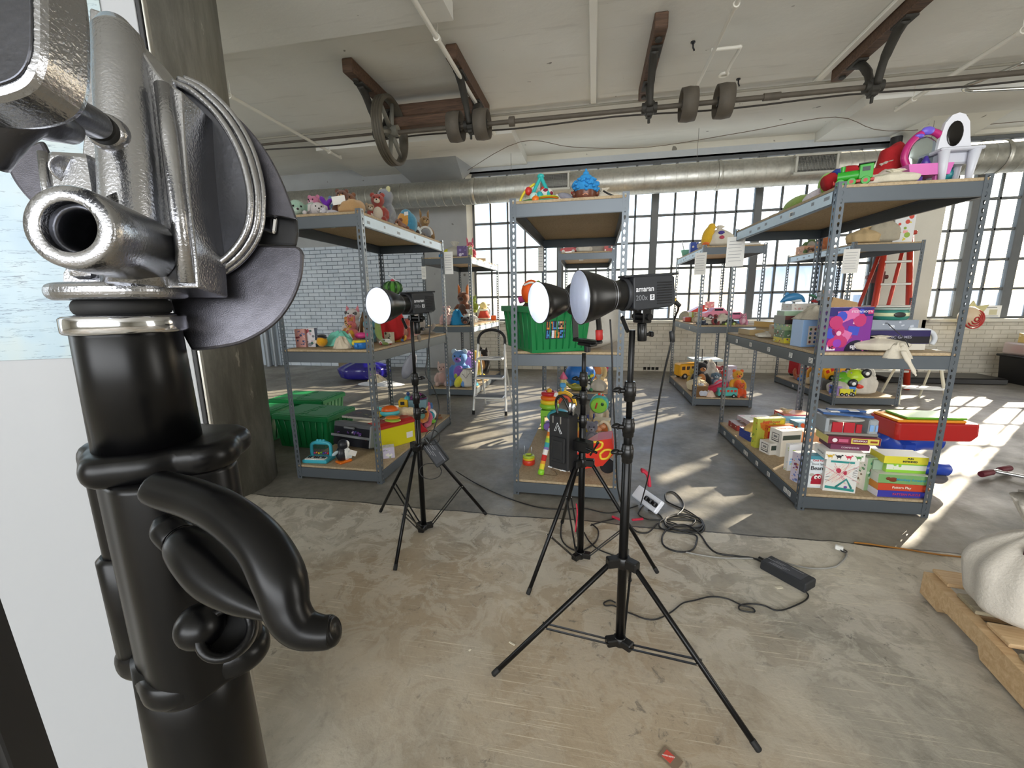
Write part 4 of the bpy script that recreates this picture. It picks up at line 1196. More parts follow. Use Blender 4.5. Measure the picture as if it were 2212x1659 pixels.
def gbox(p, w_, d_, h, label, c, rz=0, side=None, top=None, title=None, tcol='#ffffff', tsize=None, pal=(), seed=0, n=10, ttl_top=None, name='game_box', cat='box', band=None, group=None, tx=0, tz=.72, side_title=None, lines=3, z_off=0, flip=False, tdy=0):
    """a printed carton; origin at the middle of its foot"""
    r = thing(name, p, rz, label, cat, group)
    b = MB().use(card(c)).box((0, 0, h/2), (w_, d_, h), .0012)
    e = .0007
    if side: b.use(card(side)).box((-w_/2-e/2, 0, h/2), (e, d_*.995, h*.995)).box((w_/2+e/2, 0, h/2), (e, d_*.995, h*.995))
    if top: b.use(card(top)).box((0, 0, h+e/2), (w_*.995, d_*.995, e))
    if band: b.use(card(band[0])).box((0, -d_/2-e/2, h*band[1]), (w_*.998, e, h*band[2]))
    rn = random.Random(seed*7+3)
    e2 = e*1.6
    for k in range(n if pal else 0):
        b.use(card(rn.choice(pal)))
        s_ = min(w_, h)*rn.uniform(.05, .16)
        x, z = rn.uniform(-w_/2+s_, w_/2-s_), rn.uniform(s_, h-s_)
        if rn.random() < .5: b.cyl((x, -d_/2-e2-.0001*k, z), (x, -d_/2, z), s_, n=9)
        else: b.box((x, -d_/2-e2/2, z), (s_*2, e2+.0001*k, s_*rn.uniform(.6, 1.6)), 0, Ry(rn.uniform(-40, 40)))
        s_ = min(d_, h)*rn.uniform(.05, .14)
        y, z = rn.uniform(-d_/2+s_, d_/2-s_), rn.uniform(s_, h-s_)
        b.box((-w_/2-e2/2, y, z), (e2+.0001*k, s_*2, s_*1.4), 0, Rx(rn.uniform(-30, 30)))
        if top:
            s_ = min(w_, d_)*rn.uniform(.05, .12)
            b.box((rn.uniform(-w_/2+s_, w_/2-s_), rn.uniform(-d_/2+s_, d_/2-s_), h+e), (s_*2, s_, e2), 0, Rz(rn.uniform(-60, 60)))
    b.build('carton', r)
    if title:
        tl = title if isinstance(title, (list, tuple)) else [title]
        ts = tsize or min(w_*1.5/max(len(t) for t in tl), h*.3/len(tl))
        for k, t_ in enumerate(tl):
            M = T(tx*w_, -d_/2-.002, h*tz - k*ts*1.05) @ FRONT
            if flip: M = M @ Rz(180)
            text(t_, ts, M, mat(tcol, .5), r, 'lettering', .0002, bold=ts*.012)
    if ttl_top: text(ttl_top, min(w_*1.5/len(ttl_top), d_*.3), T(0, 0, h+.002), mat(tcol, .5), r, 'lettering', .0002, bold=.0005)
    if side_title: text(side_title, min(d_*1.5/len(side_title), h*.4), T(-w_/2-.002, 0, h*.5) @ Rz(-90) @ FRONT, mat(tcol, .5), r, 'lettering', .0002, bold=.0004)
    return r
def wheels(r, xs, ys, rad, wd, c='#141414', hub='#b9b9b9'):
    for x in xs:
        for y in ys:
            q = MB().use(plastic(c)).cyl((x, y-wd/2, rad), (x, y+wd/2, rad), rad, n=20, e=rad*.12).build('wheel', r)
            MB().use(plastic(hub)).cyl((x, y-wd/2-.001 if y < 0 else y+wd/2-.001, rad), (x, y-wd/2+.001 if y < 0 else y+wd/2+.001, rad), rad*.45, n=12).build('hub', q)
def vehicle(p, L_, c, label, kind='car', rz=0, c2='#cfd6de', cat='toy car', wc='#141414', name='toy_car', rot=None):
    r = thing(name, p, rz, label, cat, s=L_, rot=tuple(math.radians(a) for a in rot) if rot else None)
    B = MB().use(plastic(c))
    if kind == 'car':
        B.prism([(-.5, .10), (-.5, .24), (-.42, .28), (-.26, .30), (-.14, .43), (.20, .44), (.34, .30), (.48, .27), (.5, .12)], .42, T(0, .21, 0) @ Rx(90), .02).build('body', r)
        MB().use(mat('#2a3038', .1)).box((.02, 0, .36), (.34, .426, .09), .01).build('window', r)
        wheels(r, (-.3, .3), (-.2, .2), .10, .07, wc)
    elif kind == 'truck':
        B.box((-.32, 0, .30), (.32, .40, .38), .03).box((0, 0, .13), (.98, .36, .07), .01).build('cab', r)
        MB().use(plastic(c2)).prism([(-.14, .17), (-.14, .48), (.50, .48), (.46, .17)], .42, T(0, .21, 0) @ Rx(90), .02).build('dump_bed', r)
        MB().use(mat('#2a3038', .1)).box((-.485, 0, .38), (.01, .32, .13)).box((-.34, 0, .38), (.14, .405, .12)).build('window', r)
        wheels(r, (-.32, .08, .34), (-.19, .19), .11, .08, wc)
    elif kind == 'bus':
        B.box((0, 0, .31), (.98, .42, .44), .04).build('body', r)
        b = MB().use(mat(c2, .2))
        for k in range(5): b.box((-.36+.18*k, 0, .38), (.13, .424, .13), .005)
        b.build('window', r)
        wheels(r, (-.3, .3), (-.19, .19), .10, .07, wc)
    else:  # train
        B.cyl((-.42, 0, .32), (.12, 0, .32), .16).box((.27, 0, .38), (.34, .36, .42), .02).cyl((-.3, 0, .45), (-.3, 0, .62), .05, .07).build('boiler', r)
        MB().use(plastic(c2)).box((0, 0, .13), (.98, .36, .09), .015).box((-.5, 0, .14), (.03, .4, .12), .01).build('chassis', r)
        MB().use(mat('#1a1d20', .3)).box((.27, 0, .45), (.2, .365, .14), .01).box((.27, 0, .61), (.40, .40, .035), .01).build('cab_roof', r)
        wheels(r, (-.34, -.06, .28), (-.18, .18), .12, .05, c, c2)
    return r
def on(x, y, z): return atz(x, y, z)
D0, D1, D2z = .105, .956, 1.832
def top_at(x, y, Y, z=D2z):
    q = aty(x, y, Y); return V((q.x, Y, z))
def side_at(x, y, X, z=D2z):
    q = atx(x, y, X); return V((X, q.y, z))
CLAMP[0] = True
# ================================================================ left front unit, top deck
Y0 = 2.72
def tt(x, Y=Y0): return top_at(x, 430, Y)
def ts(x, X): return side_at(x, 450, X)
t = plush(tt(668, 2.86), .30, '#a9cdb8', 'mint green long plush lying at the left end of the left top deck', 70, 'side', 'none', c2='#c9e0d0')
t = plush(tt(672, 2.68), .22, '#ddd6d6', 'shaggy white plush with hanging paper tag at the left top deck edge', 40, 'lie', 'long')
MB().use(PAPER).box((0, 0, -.045), (.032, .0012, .085), .0004).build('paper_tag', t, loc=None); tg = t.children[-1]; tg.parent = None
tg.parent = t; tg.scale = (1/.27,)*3; tg.location = (.30, -.42, .06); tg.rotation_euler = (0, 0, math.radians(-40))
toy('plush_mermaid_tail', tt(704, 2.74), 'bright purple plush tail fin sticking up on the left top deck', 'stuffed toy',
    [('tail', 'f#6f1fa8', ('u', [(0, 0, .01), (.01, 0, .05), (0, 0, .09)], [.022, .018, .012]), ('u', [(0, 0, .085), (-.03, 0, .13), (-.035, 0, .15)], [.014, .018, .004]), ('u', [(0, 0, .085), (.03, .0, .115), (.05, 0, .12)], [.014, .016, .004]))])
plush(tt(722, 2.95), .17, '#5b7fae', 'blue plush half hidden behind the purple tail fin', 0, 'sit', 'round', c2='#c9d4e4')
t = plush(tt(740, 2.80), .17, '#6b3f2c', 'brown plush with leopard print cloth and white label on the left top deck', 15, 'sit', 'round', c2='#d2a86a')
MB().use(PAPER).box((0, -.42, .52), (.42, .01, .26), .004, Ry(-8)).build('paper_tag', t)
plush(tt(778, 2.70) + V((0, .0, 0)), .235, '#c39c6c', 'tan plush dog bending over the near corner of the left top deck', -60, 'side', 'long', c2='#d8b588')
X0 = -1.60
plush(ts(817, X0), .20, '#a03a2c', 'rust red plush behind the tan plush dog', 20, 'sit', 'round', c2='#d9cdb8')
plush(ts(835, X0-.02) , .27, '#8b9098', 'grey plush with pale yellow head cap midway on the left top deck', -30, 'sit', 'round', c2='#cfcb96', earc='#cfcb96')
plush(ts(862, X0+.02), .22, '#8a5636', 'chestnut brown plush slumped before the round blue and orange one', 10, 'lie', 'round', c2='#d8c4ac')
toy('stuffed_penguin', ts(880, X0), 'round orange and blue plush bird with small tag on the left top deck', 'stuffed animal',
    [('body', 'f#4b93b4', ('e', (0, 0, .10), (.085, .075, .10)), ('e', (0, -.02, .17), (.05, .05, .05))), ('belly', 'f#dda04a', ('e', (-.01, -.035, .11), (.07, .055, .085))),
     ('foot', 'f#e08a2a', ('e', (-.04, -.06, .015), (.03, .04, .015))), ('foot', 'f#e08a2a', ('e', (.04, -.06, .015), (.03, .04, .015))), ('paper_tag', PAPER, ('b', (.05, -.07, .17), (.045, .002, .03)))], -20)
plush(ts(905, X0+.03), .18, '#4c3b30', 'dark brown plush with a white paper label near the end of the left top deck', 0, 'lie', 'long', c2='#b9a48c', tagp=True)
toy('soft_toy_ring', ts(917, X0+.04), 'grey plush inside a white ring on the left top deck', 'stuffed toy',
    [('ring', 'm#d8d6d0', ('t', .055, .012, T(0, 0, .065) @ Rx(80))), ('body', 'f#85868a', ('e', (0, 0, .06), (.045, .04, .045)), ('e', (.02, 0, .03), (.03, .03, .03)))], 30)
plush(ts(934, X0+.03), .20, '#8c6b3e', 'brown kangaroo-like plush with raised ears at the far end of the left top deck', 40, 'sit', 'up', c2='#b79662')
# ================================================================ left front unit, middle deck
m = D1
gbox(on(650, 750, m), .075, .025, .13, 'small picture card box with red-haired doll print on the left middle deck', '#c98f86', 8, top='#e9e5e0', pal=('#7a2f3a', '#e8d2c4', '#5a6fa0', '#2f3c6a'), seed=2, n=14)
gbox(on(672, 749, m), .095, .035, .135, 'white box with small mermaid pictures beside the black and yellow bird', '#dcd8dc', 5, side='#5a6580', pal=('#2d5c50', '#a94a52', '#7c7f86', '#c8a9b4'), seed=5, n=12)
t = plush(on(703, 736, m)+V((0, .10, 0)), .235, '#e6dfda', 'white spotted piglet plush with pink ears on the left middle deck', 12, 'sit', 'point', c2='#dd9ca2', earc='#e58a96', nose='#b55e6a')
b = MB().use(fur('#5c5a5c'))
for q in ((-.16, -.13, .80), (-.1, -.15, .64), (.13, -.18, .78)): b.ell(q, (.05, .03, .05))
b.build('spots', t)
toy('toy_bird', on(697, 750, m), 'yellow round toy bird with black cap at the left middle deck', 'stuffed toy',
    [('body', 'f#e8a818', ('e', (0, 0, .038), (.036, .034, .036)), ('e', (-.03, 0, .03), (.012, .012, .012))), ('cap', 'f#17161a', ('e', (0, 0, .072), (.034, .03, .014)), ('e', (.03, -.01, .064), (.018, .014, .008))), ('beak', 'f#e8e2d2', ('e', (-.038, -.015, .035), (.016, .012, .012)))], 0, 1.1)
crumple(on(728, 748, m)+V((0, .05, 0)), .26, .16, .095, '#7fd3bd', 'crumpled mint green baby blanket beside the spotted piglet', seed=3, name='baby_blanket', cat='blanket')
crumple(on(726, 756, m)+V((0, .02, 0)), .14, .09, .075, '#dccfb8', 'cream crochet doily heap in front of the mint blanket', seed=8, name='crochet_heap', cat='cloth', sharp=1)
plush(on(756, 740, m)+V((0, .05, 0)), .15, '#d96f6a', 'small red and yellow plush rooster with paper tag by the mint blanket', 0, 'sit', 'up', c2='#e3a52c', tagp=True)
toy('toy_squeaker', on(777, 744, m)+V((0, .03, .035)), 'hot pink plastic fish shape resting on the blue pot', 'toy', [('body', '#e0488e', ('e', (0, 0, .03), (.05, .03, .024)), ('e', (.045, 0, .035), (.02, .02, .03)))], 10)
toy('toy_pot', on(780, 753, m), 'blue plastic toy pot with yellow drips near the front upright', 'toy pot', [('pot', '#2f7fd0', ('l', [(.0, 0), (.045, .002), (.05, .03), (.05, .045), (.046, .045), (.044, .02), (0, .015)])), ('trim', '#e6cf3a', ('l', [(.044, .044), (.052, .044), (.052, .056), (.046, .058)]), ('e', (-.03, -.04, .04), (.012, .008, .014))), ('handle', '#2f7fd0', ('b', (0, -.054, .026), (.02, .014, .02)))], 0, 1.0)
crumple(on(770, 738, m)+V((.0, .16, .0)), .16, .12, .20, '#6d5238', 'crinkled brown foil bag at the back of the left middle deck', seed=12, name='foil_bag', cat='bag', sharp=1, mt=mat('#7a6045', .3, .5, name='brown_foil'))
sack(on(858, 742, m)+V((.015, .12, 0)), .18, .15, .37, 'red cloth bag behind the left lit lamp', '#b31f22', seed=3, neck=.85)
toy('toy_watermelon', on(862, 742, m)+V((.035, .13, .37)), 'striped green watermelon plush with pink tip above the left lamp', 'stuffed toy',
    [('melon', 'f#4f8f2e', ('e', (0, 0, .05), (.068, .068, .052)))] + [('stripe', '#1f4a18', ('u', [(.069*math.cos(a)*math.sin(q), .069*math.sin(a)*math.sin(q), .05-.053*math.cos(q)) for q in (.5, .9, 1.4, 1.9, 2.4, 2.8)], [.004, .008, .010, .010, .007, .002])) for a in [k*PI/4 for k in range(8)]] +
    [('tip', 'f#c94a62', ('e', (0, 0, .105), (.016, .016, .014))), ('bow', 'm#d9dde2', ('b', (0, 0, .125), (.07, .02, .006), .002, Ry(35)))])
toy('plush_frog', on(822, 744, m), 'olive green frog plush with long dangling leg by the front upright', 'stuffed animal',
    [('body', 'f#8fa25c', ('u', [(-.03, .02, .17), (-.02, .01, .10), (0, 0, .05)], [.02, .026, .022]), ('u', [(0, 0, .05), (.05, -.02, .03), (.09, -.05, .012)], [.016, .015, .012])), ('foot', 'f#7d9048', ('e', (.10, -.055, .014), (.028, .016, .012)))], -15)
gbox(on(838, 742, m)+V((.0, .03, 0)), .07, .04, .085, 'beige carton with dark pencil shape behind the frog leg', '#c5bda6', -20, pal=('#8c8878', '#4a463c'), seed=3, n=5)
toy('toy_bucket', on(859, 738, m), 'yellow plastic sand bucket on the left middle deck', 'bucket', [('bucket', '#dba43c', ('l', [(0, 0), (.032, 0), (.045, .085), (.048, .085), (.048, .09), (.042, .09), (.03, .006), (0, .006)])), ('handle', '#e6c13c', ('u', [(-.045, 0, .086), (-.03, -.02, .06), (0, -.05, .055), (.03, -.02, .06), (.045, 0, .086)], .003))])
vehicle(on(853, 745, m), .10, '#e7e7e3', 'small white and red toy plane-like car at the deck edge beside the frog foot', 'car', -20, wc='#c22b22')
toy('teething_toy', on(874, 738, m), 'blue and yellow curved hook toy beside the yellow bucket', 'toy', [('hook', '#5f86c9', ('u', [(-.01, 0, .10), (-.022, 0, .06), (-.012, 0, .018), (.02, 0, .010)], .010)), ('grip', '#dfae2f', ('u', [(.02, 0, .01), (.035, 0, .03), (.03, 0, .05)], .009)), ('knob', '#c5392c', ('e', (.01, -.01, .06), (.02, .012, .012)))])
plush(on(903, 733, m)+V((0, 0, .03)), .16, '#d9a9a6', 'pale pink pig plush cloth hanging over the deck behind the lamp stand', -10, 'lie', 'point', c2='#e0b4b0')
plush(on(925, 724, m)+V((-.12, .06, 0)), .27, '#a39a90', 'large grey elephant plush lying at the far end of the left middle deck', -40, 'sit', 'big', c2='#b3aaa0', tail='#a39a90')
toy('plush_snake', on(905, 736, m), 'thin grey plush snake tail curling over the deck edge', 'stuffed animal', [('body', 'f#8f8678', ('u', [(-.05, .03, .012), (0, 0, .04), (.04, -.02, .03), (.055, -.035, .0)], .010))], -30)
# ================================================================ left front unit, bottom deck
m = D0
r = thing('toy_piano', on(690, 994, m), 4, 'turquoise toy keyboard piano with a bead arch on the left bottom deck', 'toy piano', s=1.0)
TQ = plastic('#3fb0c4')
MB().use(TQ).prism([(-.095, -.07), (.095, -.07), (.10, .05), (-.10, .05)], .028, None, .006).build('base', r, bev=.003)
b = MB().use(WHT)
for k in range(10): b.box((-.072+.0158*k, -.042, .030), (.0145, .045, .006), .001)
b.build('white_keys', r)
b = MB().use(BLK)
for k in (0, 1, 3, 4, 5, 7, 8): b.box((-.064+.0158*k, -.030, .035), (.008, .026, .006), .001)
b.build('black_keys', r)
b = MB().use(TQ).tube(spline([(-.075, .03, .02), (-.078, .035, .08), (-.07, .035, .115), (-.03, .035, .130), (.03, .035, .130), (.07, .035, .115), (.078, .035, .08), (.075, .03, .02)], 5), .013, 12)
b.box((0, .035, .122), (.13, .022, .02), .008); b.build('arch', r)
b = MB().use(mat('#5f666c', .3))
for k in range(16): b.cyl((-.062+.0083*k, .035, .03), (-.062+.0083*k, .035, .12), .0012, n=5)
b.build('strings', r)
for k, c in enumerate(('#d83f8a', '#e58a2c', '#e8c832', '#7bbf3a', '#2f3f9e', '#8a3fa8', '#d83a3a')):
    MB().use(plastic(c)).ell((-.055+.018*k, .03, .045+.004*(k % 2)), .008).build('bead', r)
for k, x in enumerate((-.022, .0, .024)): MB().use(TQ).ell((x, .035, .142), (.014, .012, .013)).build('crest', r)
for k, c in enumerate(('#d8433a', '#e8e6df', '#7a4fa0', '#e8e6df')): MB().use(plastic(c)).cyl((-.04+.03*k, .0, .028), (-.04+.03*k, .0, .032), .006, n=10).build('button', r)
toy('toy_penguin', on(741, 997, m), 'navy black penguin toy with orange feet and paper tag beside the turquoise piano', 'toy penguin',
    [('body', '#20242c', ('e', (0, 0, .055), (.042, .040, .055)), ('e', (.008, -.006, .118), (.034, .034, .036))), ('belly', '#e9ebe9', ('e', (.018, -.020, .055), (.032, .026, .045)), ('e', (.028, -.016, .118), (.018, .020, .026))),
     ('wing', '#bcd3dc', ('e', (-.052, -.01, .075), (.026, .008, .012), Ry(-20))), ('foot', '#e5761f', ('b', (0, -.012, .008), (.09, .07, .016), .006)), ('scarf', '#d9e4e6', ('b', (.03, -.04, .05), (.04, .008, .05), .003, Ry(20))), ('paper_tag', PAPER, ('b', (.05, -.045, .055), (.055, .0015, .035), .0005, Ry(30)))], 62, 1.12)
r = thing('toy_case', on(752, 972, m)+V((-.02, .10, 0)), -12, 'grey plastic case with dragon artwork leaning at the back of the left bottom deck', 'case')
MB().use(mat('#5b5d60', .45)).box((0, 0, .085), (.40, .12, .19), .01, Rx(-12)).build('case_body', r)
MB().use(mat('#8a8d90', .4)).box((.0, -.075, .085), (.41, .012, .02), .004, Rx(-12)).box((.205, -.02, .09), (.014, .13, .17), .004, Rx(-12)).build('rim', r)
b = MB().use(card('#191a22')).box((0, -.066, .08), (.37, .004, .15), .001, Rx(-12))
rn = random.Random(3)
for k in range(16):
    b.use(card(rn.choice(('#8c2a22', '#3a4a8a', '#b9b4c0', '#5a3a7a')))).box((rn.uniform(-.16, .17), -.069, rn.uniform(.03, .13)), (rn.uniform(.01, .05), .003, rn.uniform(.006, .02)), 0, Rx(-12) @ Ry(rn.uniform(-40, 40)))
b.build('artwork', r)
MB().use(mat('#7d8083', .4)).cyl((-.05, -.08, .16), (.05, -.08, .16), .008).build('handle', r)
gbox(on(752, 960, m)+V((.0, .20, .195)), .38, .22, .018, 'flat dark picture book lying on the grey case', '#b9b2a6', -8, top='#3d3436', pal=('#7a4a3c', '#8c8a5a', '#20202a'), seed=9, n=14, name='picture_book', cat='book')
r = thing('toy_chest', on(868, 968, m)+V((-.015, .10, 0)), 58, 'bright yellow toy chest with red lid and green end on the left bottom deck', 'toy chest')
MB().use(plastic('#e2d81e')).box((0, 0, .085), (.33, .19, .17), .003).build('chest_body', r)
MB().use(plastic('#5db02e')).box((-.166, 0, .08), (.003, .18, .15)).build('end_panel', r)
MB().use(plastic('#b8302c')).prism([(-.1, 0), (-.09, .02), (-.05, .035), (.05, .035), (.09, .02), (.1, 0)], .34, T(-.17, 0, .17) @ Rz(90) @ Rx(90)).build('lid', r)
MB().use(PAPER).box((.11, -.096, .07), (.06, .001, .05)).build('sticker', r)
gbox(on(841, 990, m)+V((0, .03, 0)), .085, .075, .085, 'small pale lilac and green carton by the front right upright', '#c9c2d6', 30, side='#b9c4b0', top='#dcdcd8', pal=('#8fa07a', '#e6e4dc', '#a39ab8'), seed=6, n=8)
zt = m+.21
toy('bath_whale_toy', on(822, 968, m)+V((.0, .20, .205)), 'orange and teal plastic boat toy lying on the chest lid', 'toy', [('hull', '#4fb6b8', ('e', (0, 0, .035), (.075, .045, .032))), ('top', '#e2641c', ('e', (0, 0, .058), (.066, .040, .036))), ('fin', '#5fc0c0', ('e', (-.07, 0, .07), (.03, .01, .014), Ry(30)))], 20, 1.1)
toy('smiley_ball', on(794, 968, m)+V((.0, .22, .17)), 'yellow round face ball left of the orange boat toy', 'ball', [('ball', '#e0bb28', ('e', (0, 0, .04), .04)), ('mouth', '#3a2c10', ('b', (0, -.039, .03), (.03, .004, .006))), ('eyes', '#3a2c10', ('e', (-.012, -.037, .048), .005), ('e', (.012, -.037, .048), .005))])
toy('toy_plate', on(840, 968, m)+V((.0, .10, .195)), 'lime green oval toy dish at the near end of the chest lid', 'dish', [('dish', '#a8cf4a', ('e', (0, 0, .01), (.07, .05, .012)))])
toy('toy_dish', on(836, 968, m)+V((.0, .13, .212)), 'orange oval dish stacked on the lime green toy dish', 'dish', [('dish', '#e5822e', ('e', (0, 0, .01), (.065, .045, .014)))])
vehicle(on(862, 962, m)+V((.0, .42, .17)), .26, '#e0b42a', 'yellow and grey toy carrier truck at the back of the left bottom deck', 'truck', 15, c2='#6c8c96', cat='toy truck', name='toy_truck')
crumple(on(862, 962, m)+V((.0, .42, .30)), .16, .12, .055, '#6a2a5e', 'purple red bundled cloth lying on the yellow carrier truck', seed=4)
toy('rattle_toy', on(838, 962, m)+V((-.0, .42, .26)), 'teal rattle with dark blue knob poking up behind the chest', 'rattle', [('head', '#4aa8b0', ('e', (0, 0, .03), (.03, .03, .038))), ('knob', '#26447a', ('e', (.01, 0, .085), .017), ('c', (.005, 0, .05), (.01, 0, .08), .008))])
toy('plush_caterpillar', on(872, 968, m)+V((-.0, .27, .19)), 'cream plush caterpillar lying along the chest lid', 'stuffed animal', [('body', 'f#e2cfa8', ('e', (-.09, 0, .035), .034), ('e', (-.05, .01, .042), .038), ('e', (-.005, 0, .044), .04), ('e', (.045, .005, .042), .038), ('e', (.09, 0, .034), .032))], 20)
toy('activity_ball', on(929, 915, m)+V((0, .02, .0)), 'teal and white eyeball-like activity ball on a green base', 'toy ball', [('base', '#7ec83c', ('e', (.01, 0, .018), (.05, .04, .018))), ('shell', '#e6e8e6', ('e', (0, 0, .085), .058)), ('lens', '#1f93a8', ('e', (.008, -.022, .085), (.046, .044, .046))), ('dot', '#8cc83c', ('e', (.02, -.066, .08), (.01, .004, .01)))])
plush(on(916, 925, m)+V((-.0, .03, .06)), .17, '#e08a3a', 'orange giraffe plush with teal antenna above the activity ball', -20, 'sit', 'up', c2='#7fc4b8', earc='#6fc0b0')
plush(on(955, 906, m)+V((-.02, .0, .0)), .16, '#9a6a42', 'brown and white plush dog lying at the far corner of the left bottom deck', -60, 'lie', 'long', c2='#e6ded2')
crumple(on(919, 934, m)+V((-.02, .02, 0)), .14, .10, .07, '#b81f2c', 'red cloth heap in front of the activity ball', seed=7)
plush(on(893, 938, m)+V((-.1, .12, .0)), .16, '#d88a86', 'rose pink plush squeezed between the chest and the red cloth', 0, 'lie', 'round')
# further soft toys filling the piles of the left front unit
for p_, h_, c_, lb, rz_, po, ea, c2_ in (
    (ts(800, X0-.05), .15, '#b9a080', 'beige plush lamb squeezed against the tan plush dog', 30, 'sit', 'round', '#e0d6c4'),
    (ts(850, X0-.12), .20, '#7a8c9c', 'slate blue plush lying behind the grey plush with yellow cap', -40, 'lie', 'round', '#c9d0d6'),
    (ts(893, X0-.10), .19, '#b08a68', 'light brown plush rabbit behind the round orange and blue bird', 20, 'sit', 'long', '#e2d2bc'),
    (ts(912, X0-.10), .17, '#2e2a28', 'black plush cat near the far end of the left top deck', -20, 'sit', 'point', '#8c8682'),
    (tt(655, 2.95), .20, '#d77fa2', 'pink plush behind the shaggy white plush', 0, 'sit', 'round', '#edc3d0'),
    (tt(712, 2.66), .12, '#dcd9e2', 'small white lilac plush below the purple tail fin', -30, 'lie', 'round', '#efecf2'),
    (tt(755, 2.95), .20, '#8b5a3a', 'caramel plush bear behind the leopard print cloth', 10, 'sit', 'round', '#c99a6c'),
    (on(735, 742, D1)+V((0, .16, 0)), .19, '#d98c3c', 'amber plush lion behind the mint green blanket', 0, 'sit', 'round', '#f0c878'),
    (on(788, 744, D1)+V((-.02, .15, 0)), .17, '#5f9aa6', 'teal plush elephant behind the hot pink plastic fish', -10, 'sit', 'big', '#8fc0c8'),
    (on(812, 742, D1)+V((0, .16, 0)), .18, '#cdbfa6', 'sand coloured plush bear behind the olive green frog', 10, 'sit', 'round', '#e6dcc8'),
    (on(885, 736, D1)+V((-.02, .08, 0)), .17, '#c65b4a', 'brick red plush beside the blue and yellow hook toy', -15, 'sit', 'round', '#e2b49a'),
    (on(905, 728, D1)+V((-.08, .10, 0)), .17, '#e4c3b8', 'pale peach plush bunny before the grey elephant plush', -20, 'sit', 'long', '#f0dcd4'),
    (on(938, 722, D1)+V((-.1, -.02, 0)), .16, '#8f8577', 'taupe plush dog lying before the grey elephant plush', -60, 'lie', 'long', '#b9ae9e'),
    (on(812, 975, D0)+V((0, .34, .0)), .20, '#e6b25a', 'golden plush duckling behind the yellow toy chest', 10, 'sit', 'none', '#e8862a'),
    (on(905, 940, D0)+V((-.02, .30, .0)), .22, '#d76a8c', 'raspberry plush with cream muzzle behind the activity ball', -10, 'sit', 'round', '#f0dcc8'),
    (on(948, 915, D0)+V((-.12, .08, .0)), .18, '#3f7ab8', 'cobalt blue plush bear left of the brown and white dog', -20, 'sit', 'round', '#a8c8e4')):
    plush(p_, h_/1.1, c_, lb, rz_, po, ea, c2=c2_)
# ================================================================ left rear unit
def tr(x, Y): return top_at(x, 545, Y, D2z)
toy('toy_ball', tr(967, 5.45), 'shiny yellow green ball on the left rear top deck', 'ball', [('ball', '#c3c42c', ('e', (0, 0, .055), .055)), ('stand', '#2c6ea0', ('b', (-.06, -.02, .02), (.10, .06, .04)))])
sack(tr(983, 5.5), .26, .2, .2, 'grey white cloth bag on the left rear top deck', '#b7b3a8', seed=5)
gbox(tr(1000, 5.42), .13, .08, .13, 'purple gift bag box with white swirl on the left rear top deck', '#5c4a7a', 0, pal=('#c9c2d6', '#8a7ab0'), seed=1, n=5)
gbox(tr(1017, 5.5), .16, .12, .13, 'green and yellow animal print box with wire handle on the left rear top deck', '#9aa85a', 15, pal=('#d6cf7a', '#e6e2d6', '#5a7a3a'), seed=4, n=9)
t = plush(tr(1038, 5.75), .20, '#d05a72', 'pink and orange doll at the left rear top deck corner', 20, 'sit', 'up', c2='#e8b08a', cat='doll', name='doll')
gbox(tr(1056, 6.2), .16, .14, .05, 'thin wooden puzzle tray stack at the far end of the left rear top deck', '#bfae84', 20, top='#d6c79c', pal=('#8a7a4a',), seed=3, n=3, name='puzzle_tray', cat='tray')
m = D1
plush(on(948, 705, m)+V((0, .1, 0)), .22, '#c9a5a0', 'dusty pink plush at the left rear middle deck beside a blue bag', 0, 'sit', 'round', c2='#d8b9b4')
crumple(on(972, 705, m)+V((.0, .08, 0)), .24, .18, .18, '#1f7fae', 'bright blue cloth bag on the left rear middle deck', seed=2, name='cloth_bag', cat='bag')
plush(on(975, 700, m)+V((0, .30, .08)), .30, '#d9d4bc', 'cream plush lying behind the blue bag on the left rear middle deck', 0, 'lie', 'round')
plush(on(992, 700, m)+V((0, .25, .04)), .36, '#6a3a1e', 'brown tiger striped plush standing tall on the left rear middle deck', -10, 'sit', 'up', c2='#3a2418', earc='#c06a2a')
plush(on(1003, 707, m)+V((0, .08, .0)), .26, '#231a18', 'black and rust plush dog on the left rear middle deck', 20, 'lie', 'round', c2='#8c4a2a')
plush(on(1004, 700, m)+V((0, .45, .14)), .22, '#8fa83a', 'green plush dragon peeking over the black plush', 0, 'sit', 'point')
sack(on(1030, 702, m)+V((0, .2, 0)), .22, .2, .20, 'clear white plastic bag of small toys on the left rear middle deck', '#d3cfc6', seed=9)
toy('yarn_doll', on(1042, 697, m)+V((0, .3, .06)), 'doll with red and white checked dress on the left rear middle deck', 'doll', [('dress', 'm#c84a3c', ('l', [(0, 0), (.08, 0), (.04, .1), (0, .11)])), ('head', 'm#e6cf9a', ('e', (0, 0, .15), .05)), ('collar', 'm#f0ece2', ('t', .05, .014, T(0, 0, .10)))], 0, 1.2)
sack(on(1062, 690, m)+V((-.03, .35, 0)), .20, .2, .26, 'clear bag with orange toy at the far end of the left rear middle deck', '#e3ded2', seed=11, tied=False, neck=.95, ruff=.7)
toy('toy_block', on(1066, 692, m)+V((0, .15, 0)), 'orange toy block by the clear bag at the left rear', 'block', [('block', '#e0662a', ('b', (0, 0, .04), (.08, .08, .08)))])
m = D0
plush(on(952, 835, m)+V((.0, .1, 0)), .28, '#c9aca2', 'pale pink and grey pig plush on the left rear bottom deck', 10, 'sit', 'point', c2='#cfa79c')
plush(on(985, 838, m)+V((0, .22, 0)), .44, '#5f8fd0', 'big light blue and purple plush on the left rear bottom deck', 0, 'sit', 'round', c2='#8a5ab8', earc='#b7d2ea', nose='#141218')
